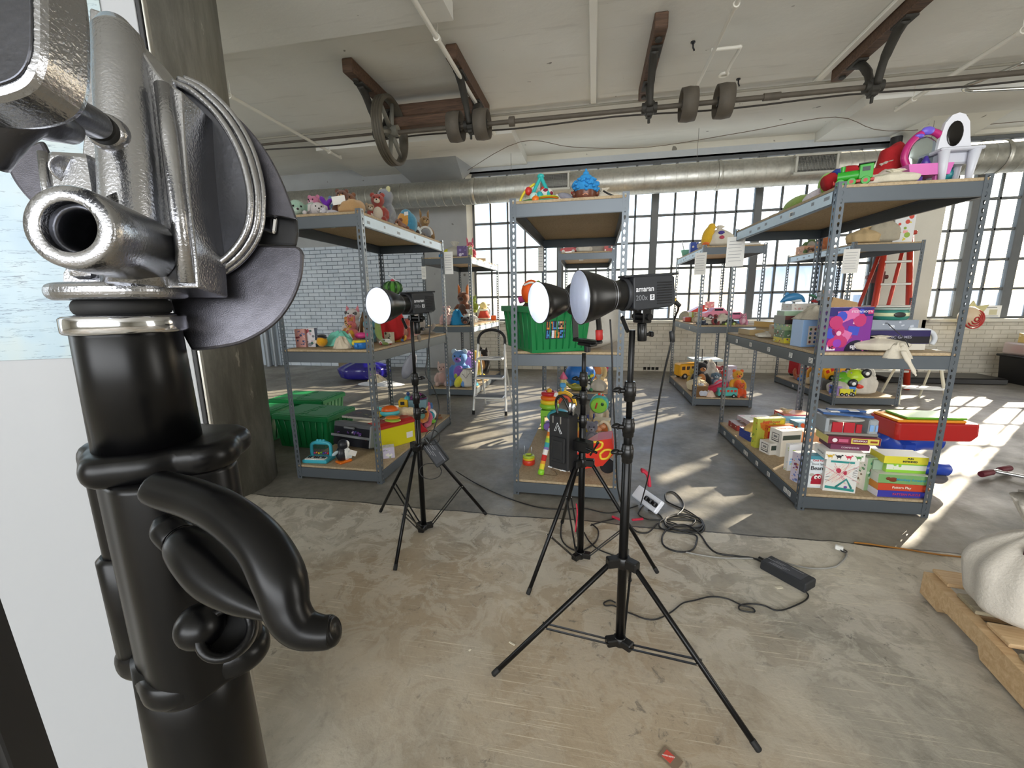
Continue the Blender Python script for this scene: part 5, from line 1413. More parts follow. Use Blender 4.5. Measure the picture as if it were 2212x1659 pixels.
plush(on(1002, 832, m)+V((0, .3, .12)), .30, '#b98ad0', 'lilac plush beside the big blue one', 10, 'sit', 'round')
plush(on(990, 832, m)+V((0, .4, .30)), .24, '#c98a4a', 'orange brown plush antlers on top of the blue plush pile', 0, 'lie', 'up')
toy('plush_lemon', on(985, 842, m)+V((0, .0, 0)), 'yellow lemon-shaped plush on the left rear bottom deck', 'stuffed toy', [('body', 'f#d8cf3a', ('e', (0, 0, .06), (.05, .05, .08), Ry(35))), ('leaf', 'f#9aa83a', ('e', (-.04, 0, .12), (.02, .02, .03)))], 0, 1.2)
r = sack(on(1008, 848, m)+V((0, .06, 0)), .20, .12, .26, 'white canvas tote with dark ties on the left rear bottom deck', '#cfcac0', seed=6, tied=False, neck=.97, ruff=.75, cat='tote bag')
MB().use(INK).tube([(-.05, -.065, .2), (.0, -.072, .14), (.05, -.066, .21)], .003, 5).build('tie_cord', r)
plush(on(1035, 830, m)+V((0, .35, .06)), .34, '#d8c84a', 'yellow plush bird beak to the right behind the step ladder', -20, 'sit', 'none', c2='#e08a2a')
plush(on(1050, 820, m)+V((.0, .55, .0)), .36, '#1d1a1c', 'black and tan plush dog behind the step ladder', -30, 'sit', 'point', c2='#c99a6a')
crumple(on(1040, 836, m)+V((0, .1, 0)), .22, .16, .12, '#3f9fb8', 'teal patterned cloth toy behind the step ladder', seed=13)
toy('plush_star', on(1050, 828, m)+V((0, .25, 0)), 'small yellow plush star behind the step ladder', 'stuffed toy', [('body', 'f#e8c020', ('e', (0, 0, .05), (.06, .04, .05)))])
# ================================================================ centre front unit, top deck
def tb(x, Y=2.72): return top_at(x, 425, Y)
toy('baby_gym', tb(1147, 2.70), 'turquoise baby play arch with hanging toys on the centre top deck', 'baby gym',
    [('arch', '#2fb3b0', ('u', [(-.06, -.03, .0), (-.045, 0, .06), (.0, .03, .16), (.0, .03, .165)], .011), ('u', [(.07, -.03, .0), (.045, 0, .07), (.0, .03, .165)], .011), ('e', (0, .03, .165), (.022, .02, .016))),
     ('base_ring', '#3f7a3a', ('u', [(-.14, .02, .012), (-.05, -.04, .014), (.05, -.03, .014), (.08, .0, .012)], .012)), ('coloured_arch', '#e6d23a', ('u', [(-.13, .02, .02), (-.10, .03, .08), (-.04, .05, .13)], .008)),
     ('red_toy', '#d1342c', ('e', (-.075, .03, .085), (.022, .02, .026)), ('e', (.02, .02, .075), (.024, .02, .03))), ('clear_ball', mat('#bfe0da', .1, spec=.7), ('e', (-.035, -.02, .035), .03)), ('teal_ball', '#2aa8ac', ('e', (0, -.02, .04), (.022, .022, .028)))])
toy('toy_orange', tb(1157, 2.66), 'orange fruit-like ball below the turquoise play arch', 'ball', [('ball', '#f07818', ('e', (0, 0, .024), .024)), ('stalk', '#3c7a2c', ('e', (0, 0, .05), (.006, .006, .004)))])
for k, (c, z) in enumerate((('#e6d23a', 0), ('#3fb3a8', .009), ('#e87c1e', .018), ('#c5d83a', .027))):
    toy('toy_plate', tb(1184, 2.70)+V((0, 0, z)), ['yellow toy plate at the bottom of the stack on the centre top deck', 'teal toy plate above the yellow plate in the stack', 'orange toy plate below the lime plate in the stack', 'lime toy plate topping the stack beneath the football'][k], 'plate', [('plate', c, ('l', [(0, 0), (.045, 0), (.062, .009), (.066, .011), (.066, .013), (.06, .012), (0, .004)]))], group='stacked toy plates')
toy('soft_football', tb(1180, 2.73)+V((0, 0, .036)), 'white and maroon soft football on the plate stack', 'ball', [('ball', 'm#e2ddd6', ('e', (0, 0, .034), (.045, .045, .034))), ('patch', 'm#8c1f3c', ('e', (.0, -.035, .045), (.016, .014, .012)), ('e', (-.03, -.02, .03), (.014, .014, .012)), ('e', (.03, -.022, .03), (.014, .014, .012)))])
toy('toy_saucer', tb(1208, 2.66), 'flat red disc toy at the edge of the centre top deck', 'toy', [('disc', '#c9302a', ('l', [(0, 0), (.05, 0), (.055, .006), (.03, .014), (0, .016)]))])
toy('soft_shoe', tb(1222, 2.72), 'grey soft toy shoe with red lining on the centre top deck', 'shoe', [('sole', '#d8d4cc', ('u', [(-.06, 0, .05), (-.02, 0, .03), (.05, 0, .015)], [.012, .02, .018])), ('upper', 'm#8b8b95', ('e', (.0, 0, .035), (.055, .028, .026), Ry(20))), ('lining', 'm#a83a34', ('t', .022, .006, T(.05, 0, .045) @ Ry(50)))])
r = toy('doll_bust', tb(1265, 2.70), 'brown doll head with bright blue knitted cap on the centre top deck', 'doll head',
    [('head', '#6a3a26', ('l', [(0, 0), (.045, 0), (.060, .02), (.063, .06), (.058, .09), (0, .10)])), ('cap', 'm#2f8fd0', ('e', (0, 0, .085), (.072, .072, .052)), ('e', (0, 0, .128), (.042, .042, .03)), ('e', (0, 0, .158), (.018, .018, .018)), ('e', (0, 0, .178), (.007, .007, .01))),
     ('ear', '#6a3a26', ('e', (-.068, 0, .05), (.012, .014, .02))), ('ear', '#6a3a26', ('e', (.068, 0, .05), (.012, .014, .02))), ('mouth', '#c98a6a', ('u', [(-.016, -.060, .030), (0, -.063, .038), (.016, -.060, .030)], .003))])
b = MB().use(cloth('#2f8fd0'))
rn = random.Random(1)
for k in range(60):
    a, z = rn.uniform(0, 6.28), rn.uniform(.06, .135); q = .073*math.sqrt(max(0, 1-((z-.085)/.056)**2))
    b.ell((q*math.cos(a), q*math.sin(a), z), (.012, .012, .008), n=8, m=5)
b.build('knit_bobbles', r)
sack(tb(1303, 2.78), .17, .12, .09, 'beige cloth pouch with dark straps at the right of the centre top deck', seed=14, neck=.8)
toy('sunglasses', tb(1322, 2.66), 'dark folded strap lying by the beige pouch on the centre top deck', 'strap', [('strap', '#1a1a1c', ('u', [(-.05, 0, .05), (-.02, -.01, .03), (.02, -.01, .012)], .005))])
# ---------------------------------------------------------------- centre front unit, middle deck: the green bin
GRN = mat('#118044', .38, name='green_bin_plastic')
def bin_(p, rz, L_, W_, H_, label, lid=True, group='green lidded storage bins', s=1):
    r = thing('storage_bin', p, rz, label, 'storage bin', group)
    k = .86
    b = MB().use(GRN)
    o_ = [(-L_/2, -W_/2), (L_/2, -W_/2), (L_/2, W_/2), (-L_/2, W_/2)]
    i0 = [(x*k, y*k) for x, y in o_]
    vs = [(x, y, 0) for x, y in i0] + [(x*.97, y*.97, H_*.86) for x, y in o_] + [(x*.985-math.copysign(.012, x), y*.985-math.copysign(.012, y), H_*.86) for x, y in o_] + [(x*.96, y*.96, .006) for x, y in i0]
    F = [(3, 2, 1, 0)] + [(i, (i+1) % 4, 4+(i+1) % 4, 4+i) for i in range(4)] + [(4+i, 4+(i+1) % 4, 8+(i+1) % 4, 8+i) for i in range(4)] + [(8+i, 8+(i+1) % 4, 12+(i+1) % 4, 12+i) for i in range(4)] + [(12, 13, 14, 15)]
    b.add(vs, F); b.build('bin_body', r, bev=.004)
    b = MB().use(GRN)
    for sg in (-1, 1):
        b.box((0, sg*W_/2, H_*.90), (L_*1.0, .018, H_*.13), .003); b.box((sg*L_/2, 0, H_*.90), (.018, W_*1.0, H_*.13), .003)
    b.build('rim', r)
    def side_rib(u, sg, ax):
        n_ = 1
        t0, t1 = k, .97
        if ax == 0: a, c = (u*t0, sg*(W_/2*t0+.001), .02), (u*t1, sg*(W_/2*t1+.001), H_*.84)
        else: a, c = (sg*(L_/2*t0+.001), u*t0, .02), (sg*(L_/2*t1+.001), u*t1, H_*.84)
        return a, c
    b = MB().use(GRN)
    for sg in (-1, 1):
        for u in [L_*(-.42+.12*q) for q in range(8)]: a, c = side_rib(u, sg, 0); b.tube([a, c], .005, 6)
        for u in [W_*(-.40+.16*q) for q in range(6)]: a, c = side_rib(u, sg, 1); b.tube([a, c], .005, 6)
    b.build('rib', r)
    if lid:
        for sg in (-1, 1):
            b = MB().use(GRN).box((sg*L_/4, 0, H_*.975), (L_/2-.004, W_*.98, .008), .003)
            b.box((sg*L_/4, 0, H_*.985), (L_/2-.07, W_*.82, .008), .003)
            for q in range(5): b.cyl((sg*(L_/2-.02), -W_*.4+W_*.2*q, H_*.975), (sg*(L_/2-.02), -W_*.4+W_*.2*q+.03, H_*.975), .007, n=8)
            for q in range(3): b.box((sg*.012, W_*(-.3+.3*q), H_*.985), (.04, .03, .012), .003)
            b.build('lid_flap', r)
    return r
GB = bin_(V((-.315, 2.745, D1)), 28, .40, .58, .285, 'large open green bin with colourful square letters on the centre middle deck', lid=False)
# sticker on the side facing the camera
stk = thing('sticker', (0, 0, 0)); stk.parent = GB
def stick(M):
    cols = {'o': '#e08a4a', 'b': '#4f8fd6', 'l': '#9ec4e8', 'y': '#e8a878', 'w': '#e6eef6'}
    G_ = {'U': ['1001', '1001', '1001', '1111'], 'N': ['1111', '1001', '1001', '1001'], 'L': ['1000', '1000', '1000', '1111'], 'E': ['1111', '1110', '1000', '1111'],
          'S': ['1111', '1000', '0011', '1111'], 'K': ['1011', '1010', '1110', '1011'], 'I': ['1', '1', '1', '1'], 'D': ['1110', '1011', '1001', '1111']}
    b = MB().use(mat('#1c2536', .5)); b.X = M
    b.box((0, 0, 0), (.128, .108, .0006)); 
    for row, (wd, cs) in enumerate((('UNLESS', 'ooblyo'), ('KIDS', 'bwob'))):
        n = len(wd); cw = .120/n if n == 6 else .120/3.5
        x = -.060
        for ch, cc in zip(wd, cs):
            g = G_[ch]; w_ = cw*(.5 if ch == 'I' else 1)
            m_ = len(g[0])
            b.use(mat(cols[cc], .5))
            for i in range(4):
                for j in range(m_):
                    if g[i][j] == '1': b.box((x+w_*(.06+.88*(j+.5)/m_), .049-.0 - row*.052 - .0115*i - .005, .0006), (w_*.90/m_, .0108, .0006))
            x += w_
    return b.build('sticker_print', stk)
stick(T(-.03, -.2672, .135) @ Rx(7.5) @ Rx(90))
stk.name = 'sticker'
def inb(u, v, z): 
    q = Matrix.Translation(GB.location) @ Rz(28)
    return q @ V((u, v, z))
toy('toy_helmet', inb(-.11, -.06, .16), 'orange and green toy backpack standing in the green bin', 'toy', [('shell', '#ee5f1c', ('e', (0, 0, .20), (.062, .05, .075)), ('b', (0, 0, .12), (.05, .04, .10))), ('side', '#8fc23a', ('e', (.045, .012, .20), (.03, .045, .07))), ('strap', '#e8e6df', ('u', [(-.045, -.03, .24), (0, -.052, .255), (.03, -.045, .24)], .006)), ('tail', '#e8a82a', ('c', (.03, -.02, .10), (.03, -.02, .15), .012))], 10)
toy('stuffed_mitten', inb(-.17, .06, .26), 'pink plush arm lying over the rim of the green bin', 'stuffed toy', [('arm', 'f#d8469a', ('u', [(-.06, 0, .05), (0, 0, .065), (.05, 0, .05)], [.022, .024, .018]))], 0)
vehicle(inb(-.13, -.14, .25), .15, '#2b2a2c', 'black and yellow toy truck peeking out of the green bin', 'truck', 60, c2='#c9c03a', cat='toy truck', name='toy_truck', rot=(0, -35, 60))
sack(on(1312, 762, D1)+V((-.0, .22, 0)), .30, .26, .40, 'big pale grey sack on the centre middle deck behind the nearest lamp', '#bdb9b0', seed=21, neck=.9, ruff=.6)
b = toy('rope_ball', on(1258, 755, D1)+V((.0, .45, 0)), 'coiled beige rope ball between the green bin and the grey sack', 'rope ball', [('coil', 'm#b7a88c', ('e', (0, 0, .08), (.07, .07, .08)))] + [('strand', 'm#a4957a', ('t', .066*math.cos(q), .012, T(0, 0, .08+.07*math.sin(q)))) for q in (-1, -.5, 0, .5, 1)])
# ---------------------------------------------------------------- centre front unit, bottom deck
m = D0
r = toy('ring_stacker', on(1170, 935, m)+V((0, .15, 0)), 'tall rocking stack of rainbow plastic rings on a green toy seat', 'ring stacker',
    [('post', '#e8b02a', ('c', (0, 0, .16), (0, 0, .345), .02)), ('ring', '#8fca3a', ('t', .062, .024, T(0, 0, .20))), ('ring', '#ecd02c', ('t', .058, .022, T(0, 0, .235))), ('ring', '#ee7420', ('t', .056, .021, T(0, 0, .272))), ('ring', '#c42a34', ('t', .052, .02, T(0, 0, .308))), ('cap', '#e8b02a', ('e', (0, 0, .34), (.02, .02, .014))),
     ('seat', '#86c83c', ('p', [(-.08, -.06), (.08, -.06), (.07, .06), (-.07, .06)], .05, T(0, 0, .12)), ('b', (-.06, -.03, .06), (.03, .06, .13), .01), ('b', (.06, -.03, .06), (.03, .06, .13), .01)), ('paper_tag', PAPER, ('b', (.05, -.07, .31), (.032, .002, .036), .0005, Ry(18)))], 10, 1.05)
toy('ride_on_toy', on(1195, 945, m)+V((.03, .22, 0)), 'light blue and purple ride-on toy behind the ring stack', 'ride-on toy', [('body', '#4fb0d0', ('e', (0, 0, .13), (.11, .09, .07)), ('b', (.06, 0, .07), (.1, .1, .12), .02)), ('base', '#8a70c0', ('c', (-.1, -.05, .04), (-.1, .05, .04), .035)), ('rim', '#dfe8ee', ('b', (0, -.06, .10), (.16, .04, .02), .006))], 0)
toy('toy_phone', on(1215, 905, m)+V((.0, .34, .12)), 'light blue toy with round top handle and rainbow arch, behind the power box', 'toy', [('arch', '#e8b82c', ('u', [(-.12, 0, .02), (-.06, 0, .12), (.02, 0, .15), (.10, 0, .10), (.12, 0, .02)], .018)), ('inner_arch', '#d8583a', ('u', [(-.04, -.01, .04), (0, -.01, .10), (.05, -.01, .10), (.08, -.01, .04)], .014)), ('handle', '#4f9fd8', ('c', (0, 0, .15), (0, 0, .20), .014), ('b', (0, 0, .22), (.06, .03, .05), .012))], 0)
r = thing('striped_cane', on(1168, 1026, m), 0, 'rainbow striped plush cane leaning on the toys of the centre bottom deck', 'toy cane')
P_ = spline([(0, 0, .012), (.03, .05, .16), (.055, .10, .28), (.085, .15, .36)], 9)
CC = ['#8fca3a', '#e6d23a', '#e89a3a', '#c9302c', '#ecebe6', '#8a7ab8', '#3fa0a8', '#9cc84a', '#e6c83a', '#d87a2c', '#ecebe6', '#c9302c', '#ecebe6', '#6f86b8', '#7fc8b0', '#a8d080', '#ecebe6']
for k in range(len(P_)-1):
    q = CC[min(len(CC)-1, int(k*len(CC)/len(P_)))]
    MB().use(cloth(q)).cyl(P_[k], P_[k+1], .0175, n=14).build('stripe', r)
MB().use(plastic('#8ed62e')).cyl((0, 0, 0), (.004, .006, .03), .0215, n=18, e=.003).build('tip', r)
r = toy('ring_tower', on(1132, 1006, m)+V((.0, .04, 0)), 'small stack of red, yellow and lime rings with wire rods', 'ring stacker', [('base', '#d8402a', ('c', (0, 0, 0), (0, 0, .035), .046)), ('ring', '#e8b82c', ('t', .034, .010, T(0, 0, .043))), ('ring', '#b8cf3c', ('t', .032, .012, T(0, 0, .058))), ('rod', mat('#b9bec2', .3, .9), ('c', (-.028, 0, .05), (-.030, 0, .135), .0022)), ('rod', mat('#b9bec2', .3, .9), ('c', (.022, 0, .05), (.02, 0, .13), .0022))], 0)
toy('toy_drum', on(1290, 915, m)+V((.05, .30, .10)), 'green and teal round drum toy on the centre bottom deck', 'toy drum', [('shell', '#4fb0b0', ('c', (0, .10, .08), (0, -.02, .08), .088)), ('face', '#8fca4a', ('c', (0, -.021, .08), (0, -.05, .075), .078)), ('hole', '#20502c', ('e', (.035, -.052, .10), (.016, .006, .022)), ), ('clip', '#b5322a', ('b', (-.02, -.056, .08), (.014, .008, .06), .003, Ry(15))), ('beads', '#d8482c', ('e', (.0, .02, .175), .014), ('e', (.03, .02, .168), .012))], -5)
toy('wooden_box_toy', on(1302, 960, m)+V((.03, .22, .05)), 'orange and pale wooden box under the beige bag strap', 'box', [('box', '#c8703a', ('b', (0, 0, .045), (.13, .09, .085))), ('lid', '#dcc79a', ('b', (0, 0, .095), (.14, .1, .02)))], -6)
toy('bag_strap', on(1322, 975, m)+V((.03, .18, 0)), 'beige cloth bag strap looping over the wooden box', 'strap', [('strap', 'm#cbbba0', ('u', [(-.06, 0, .02), (-.05, -.01, .13), (.0, -.01, .19), (.05, -.01, .14), (.05, 0, .02)], .015))])
plush(on(1268, 985, m)+V((.03, .20, 0)), .19, '#6a6a78', 'dark grey and navy plush behind the red wagon', 0, 'sit', 'round', c2='#8a8a92')
toy('toy_hook', on(1275, 960, m)+V((.0, .26, .12)), 'navy and white hook-shaped toy beside the lamp pole', 'toy', [('hook', '#26347a', ('u', [(-.025, 0, .06), (-.022, 0, .0), (.0, -.01, -.02), (.022, 0, .0), (.025, 0, .07)], .007))])
r = toy('ride_on_wagon', on(1322, 1040, m)+V((-.01, .13, 0)), 'red plastic ride-on wagon with yellow windows and black wheels on the centre bottom deck', 'ride-on toy',
    [('body', '#d8301c', ('p', [(-.17, .05), (-.14, .12), (-.02, .17), (.10, .26), (.19, .28), (.21, .18), (.14, .09), (.0, .05)], .17, T(0, .085, 0) @ Rx(90), .01)), ('window_frame', '#f0c832', ('u', [(.03, -.09, .20), (.07, -.09, .245), (.13, -.09, .25), (.12, -.09, .21), (.05, -.09, .18), (.03, -.09, .20)], .008), ('u', [(.12, -.09, .17), (.15, -.09, .20), (.19, -.09, .20), (.17, -.09, .15), (.13, -.09, .14), (.12, -.09, .17)], .008)),
     ('wheel', '#15161c', ('c', (-.03, -.09, .05), (-.03, -.05, .05), .05)), ('wheel', '#15161c', ('c', (.17, -.07, .08), (.17, -.02, .08), .05)), ('hub', '#e6e6e2', ('c', (-.03, -.094, .05), (-.03, -.088, .05), .018)), ('apple', '#d83a2a', ('e', (.0, -.07, .185), (.03, .02, .022))), ('leaf', '#5fae3a', ('e', (.01, -.08, .15), (.014, .01, .03), Ry(30))),
     ('card', '#dfe4ea', ('b', (-.09, -.10, .14), (.05, .004, .05), .0005)), ('gems', '#7a4fc0', ('e', (-.10, -.10, .085), (.014, .01, .012)), ('e', (-.06, -.10, .075), (.012, .01, .012))), ('gem', '#f0d02c', ('e', (-.075, -.105, .10), (.016, .01, .012))), ('gem', '#56b83a', ('e', (-.085, -.105, .068), (.013, .01, .01))), ('flap', '#ecebe6', ('b', (-.15, -.05, .045), (.05, .09, .012), .004, Ry(35)))], -4)
toy('toy_doctor_kit', on(1290, 975, m)+V((-.0, .14, .11)), 'tan and cream rounded toy figures piled on the red wagon', 'toy figure', [('figure', '#c98a62', ('e', (0, 0, .03), (.035, .03, .026)), ('e', (.04, 0, .05), (.026, .022, .02))), ('hat', '#e6d9c0', ('e', (-.02, 0, .06), (.028, .022, .016)))])
crumple(on(1225, 1020, m)+V((.0, .07, 0)), .20, .13, .045, '#ddd3c8', 'cream cloth cap lying at the front of the centre bottom deck', seed=17)
toy('rubber_band_loop', on(1190, 1028, m)+V((.01, .02, .002)), 'thin brown wire loop on the board near the striped cane', 'wire', [('loop', '#6a4a30', ('u', [(-.08, 0, .001), (0, -.015, .001), (.03, 0, .001), (.005, .06, .002), (-.02, .08, .002)], .0016))])
# ================================================================ centre rear unit
def tq(x, Y=5.42): return top_at(x, 545, Y)
vehicle(tq(1220, 5.45), .20, '#b8282c', 'red toy car with white wheels on the centre rear top deck', 'car', 0, wc='#e8e4dc')
plush(tq(1243, 5.5), .14, '#8c2f34', 'dark red plush behind the red toy car', 0, 'sit', 'round')
t = sack(tq(1262, 5.42), .18, .14, .12, 'small white cloth bag with hanging tag on the centre rear top deck', '#cfc9bd', seed=31)
MB().use(PAPER).box((-.03, -.10, -.05), (.05, .002, .10), .0005).build('paper_tag', t)
sack(tq(1292, 5.6), .24, .18, .13, 'grey cloth bag in the middle of the centre rear top deck', '#aaa69c', seed=32, neck=.85)
gbox(tq(1320, 5.46), .11, .07, .12, 'red and white checked small box on the centre rear top deck', '#b23a34', 0, pal=('#e8e4da', '#2f2f36'), seed=9, n=8)
m = D0
r = toy('toy_playhouse_roof', on(1250, 855, m)+V((.0, .40, .0)), 'big blue domed toy with yellow rim on the centre rear bottom deck', 'toy', [('dome', '#1f66b0', ('e', (0, 0, .20), (.20, .16, .18), Ry(-15))), ('rim', '#e0c52a', ('b', (.02, -.10, .13), (.36, .05, .035), .008, Ry(-28)))])
toy('toy_tower', on(1211, 862, m)+V((.0, .06, 0)), 'pale yellow toy tower with pink pointed roof on the centre rear bottom deck', 'toy tower', [('tower', '#d8cf8a', ('b', (0, 0, .08), (.08, .08, .16))), ('roof', '#d8688a', ('c', (0, 0, .16), (0, 0, .26), .058, .004)), ('pillar', '#e6e0b4', ('b', (-.012, -.042, .08), (.008, .004, .15)), )])
plush(on(1290, 850, m)+V((0, .45, .08)), .34, '#e6c88a', 'cream and orange giraffe plush on the centre rear bottom deck', -10, 'sit', 'up', c2='#e08a4a')
plush(on(1303, 850, m)+V((.03, .5, .2)), .20, '#c83a6a', 'crimson plush behind the cream giraffe plush', 0, 'sit', 'round')
sack(on(1293, 862, m)+V((0, .08, 0)), .20, .16, .22, 'pale grey cloth bag at the front of the centre rear bottom deck', '#b5aea2', seed=35)
toy('toy_lizard', on(1245, 862, m)+V((0, .10, 0)), 'olive and yellow toy dinosaur lying on the centre rear bottom deck', 'toy dinosaur', [('body', '#8a8a3a', ('e', (0, 0, .05), (.10, .05, .045)), ('u', [(-.06, 0, .05), (-.12, 0, .08), (-.15, 0, .12)], [.03, .02, .008])), ('head', '#c8b83a', ('e', (.09, -.02, .08), (.05, .035, .03)))], 10)
plush(on(1270, 862, m)+V((.0, .12, 0)), .15, '#1c1b1e', 'small black and white plush next to the pale grey bag', 0, 'sit', 'round', c2='#d8d8d4')
# ================================================================ right front unit, top deck
def tc(x, Y, y=400): return top_at(x, y, Y)
def sc(x, y=430, X=1.30): return side_at(x, y, X)
RED = '#a81a20'
toy('stuffed_limb', tc(1838, 2.86), 'red and blue stuffed limb with upright foot on the right top deck', 'stuffed toy',
    [('leg', 'm'+RED, ('u', [(-.16, 0, .045), (-.06, 0, .075), (.04, 0, .06), (.11, 0, .06)], [.035, .05, .05, .055])), ('foot', 'm'+RED, ('u', [(.11, 0, .05), (.125, 0, .12), (.13, 0, .19), (.125, 0, .205)], [.055, .052, .045, .02])), ('cuff', 'm#27408c', ('u', [(-.12, -.01, .055), (-.10, -.01, .065)], [.047, .05]))], 8, 1.18)
vehicle(tc(1800, 2.69), .17, '#2f9e2a', 'bright green toy steam engine with red chassis on the right top deck', 'train', -25, c2='#b3261f', cat='toy train', name='toy_train')
toy('plush_frog', sc(1755, 420, 1.29)+V((.05, .0, .0)), 'pale green flat plush limb pointing up on the right top deck', 'stuffed toy', [('limb', 'f#8fb85a', ('u', [(.05, 0, .03), (.0, 0, .08), (.02, 0, .14), (.05, 0, .15)], [.03, .028, .03, .012]))], -50, .9)
toy('stuffed_glove', sc(1745, 425, 1.28), 'white plush hand hanging on the left edge of the right top deck', 'stuffed toy', [('hand', 'f#d9d4dc', ('u', [(.06, 0, .05), (0, 0, .03), (-.05, 0, .012)], [.025, .03, .012]), ('u', [(.0, .01, .035), (-.04, .03, .02)], .012))], -60)
toy('stuffed_sleeve', sc(1712, 440, 1.29), 'green plush arm with mitten lying on the left edge of the right top deck', 'stuffed toy', [('arm', 'f#93b055', ('u', [(.10, 0, .04), (.02, 0, .045), (-.06, 0, .03), (-.10, 0, .02)], [.03, .04, .035, .02]))], -70)
toy('clear_bag', sc(1655, 470, 1.34)+V((.1, 0, 0)), 'clear plastic bag with silver toy at the far end of the right top deck', 'bag', [('bag', mat('#c9cfd0', .25, alpha=.55, name='clear_plastic'), ('e', (0, 0, .04), (.12, .2, .05))), ('silver_toy', mat('#9ba0a4', .25, .8), ('b', (-.06, -.05, .035), (.05, .10, .04), .006))], 0)
sack(tc(1885, 2.72), .20, .12, .055, 'flat beige canvas bag lying beside the green toy engine', seed=41, neck=.8, rot=(0, 0, 10))
sack(tc(1912, 2.86), .20, .16, .15, 'beige canvas bag slumped behind the flat one on the right top deck', '#bfb6a8', seed=42, neck=.8)
sack(tc(1930, 2.69), .20, .10, .07, 'small beige floral pouch before the pink vanity', '#cfc8b4', seed=43, neck=.85)
r = toy('toy_vanity', tc(1985, 2.76), 'pink and magenta toy vanity mirror with purple crown on the right top deck', 'toy vanity',
    [('base', '#d873b8', ('p', [(-.10, .04), (.10, .04), (.115, .10), (-.115, .10)], .13, T(0, .065, 0) @ Rx(90), .008), ('b', (-.055, -.04, .02), (.03, .03, .045), .005), ('b', (.055, -.04, .02), (.03, .03, .045), .005)),
     ('mirror_frame', '#b3206e', ('u', [(-.07, 0, .09), (-.10, 0, .15), (-.085, 0, .22), (-.03, 0, .275), (.03, 0, .28), (.085, 0, .24), (.105, 0, .16), (.08, 0, .09)], .018)),
     ('mirror', mat('#a9b4b4', .08, .9), ('e', (0, .005, .165), (.078, .006, .095))), ('crown', '#6a5ac8', ('e', (-.005, -.01, .285), (.035, .014, .022)), ('e', (-.045, -.01, .26), (.025, .012, .012))), ('figure', '#3f2f8a', ('c', (0, -.02, .10), (0, -.02, .15), .026, .008)), ('drawer', '#4a2f86', ('b', (-.06, -.055, .02), (.06, .02, .03), .004))], 4, .92)
toy('potty_seat', tc(2033, 2.86), 'teal plastic potty seat between the pink and the white vanities', 'potty seat', [('back', '#1f8c94', ('b', (-.02, .02, .14), (.10, .04, .16), .02)), ('bowl', '#1f8c94', ('e', (.02, 0, .06), (.10, .09, .05))), ('handle', '#2aa0a8', ('u', [(.08, -.03, .10), (.12, -.03, .08), (.09, -.03, .03)], .008))])
r = toy('toy_dresser', tc(2082, 2.74), 'white toy dressing table with oval dark mirror at the right top deck end', 'toy dressing table',
    [('table', '#c9cbd4', ('b', (0, 0, .155), (.20, .12, .018), .006), ('b', (0, .02, .12), (.15, .08, .06), .008)), ('leg', '#c9cbd4', ('c', (-.065, -.04, 0), (-.075, -.04, .15), .014, .024)), ('leg', '#c9cbd4', ('c', (.055, -.04, 0), (.065, -.04, .15), .014, .024)), ('back_leg', '#c9cbd4', ('c', (-.06, .05, 0), (-.065, .05, .15), .012, .02)), ('back_leg', '#c9cbd4', ('c', (.06, .05, 0), (.065, .05, .15), .012, .02)),
     ('mirror_frame', '#dadbe2', ('p', [(-.075, .16), (-.07, .22), (-.055, .30), (-.03, .335), (0, .345), (.03, .335), (.055, .30), (.07, .22), (.085, .16)], .02, T(0, .03, 0) @ Rx(90))), ('mirror', mat('#23211f', .12, .6), ('e', (-.004, .009, .245), (.038, .003, .062)))], 2, .98)
# ---------------------------------------------------------------- right front unit, middle deck
m = D1
def cc(x, y, m_=None): return on(x, y, m_ if m_ else m)
gbox(cc(1600, 722)+V((.10, .0, 0)), .18, .22, .045, 'light wooden tray box at the far end of the right middle deck', '#b39a6e', 5, top='#d9d4c8', name='wooden_box')
r = sack(cc(1634, 729)+V((.03, .0, 0)), .16, .14, .05, 'white cloth pouch with black mark beside the wooden tray box', '#dcd8cd', seed=51, neck=.8)
gbox(cc(1650, 724)+V((.13, .12, 0)), .22, .20, .06, 'small wooden crate box supporting the wooden tray', '#a98c5e', 10, top='#8f8468', name='wooden_box')
gbox(cc(1650, 724)+V((.13, .12, .061)), .24, .22, .045, 'open yellowish wooden tray on top of the small crate', '#c9a566', 25, top='#8c6f44', name='wooden_tray', cat='tray')
gbox(cc(1664, 731)+V((.06, 0, 0)), .10, .12, .10, 'red and cream picture carton with number 4 on the right middle deck', '#b8a58c', 5, title='4', tcol='#f0ece2', band=('#9c3a2c', .5, .6), pal=('#b04a3a',), seed=2, n=3)
q = cc(1682, 741)+V((.05, .05, 0))
gbox(q, .20, .15, .035, 'yellow and blue game box at the bottom of the game stack', '#d8c83a', 4, pal=('#3a6fb0', '#e6e2d6', '#b04a3a'), seed=11, n=12, top='#e6e2d6')
gbox(q+V((.0, .0, .036)), .19, .15, .05, 'green and brown puzzle box second from the bottom of the game stack', '#5f7a5a', 3, pal=('#8c3a34', '#d9d4c8', '#3a3a34'), seed=12, n=14, top='#cfcabc')
gbox(q+V((-.01, .0, .087)), .22, .17, .04, 'pastel green and blue puzzle box in the middle of the game stack', '#8fa87a', 2, pal=('#3f6ab8', '#d8a0a8', '#e6e2b0', '#6a9ac8'), seed=13, n=16, top='#d8d4c4')
gbox(q+V((-.03, .0, .128)), .24, .18, .055, 'dark maroon and black game box with small white lettering in the game stack', '#2a1f1e', 0, side='#77746c', top='#d8d6cc', title='ULTIMATE', tcol='#e6e2d8', tsize=.018, tz=.5, band=('#5a2a26', .75, .45))
gbox(q+V((-.0, .0, .184)), .20, .15, .03, 'pale green flat tin-like box topping the game stack', '#8fa88c', -5, side='#6f8a6c', top='#d6ded4', seed=1)
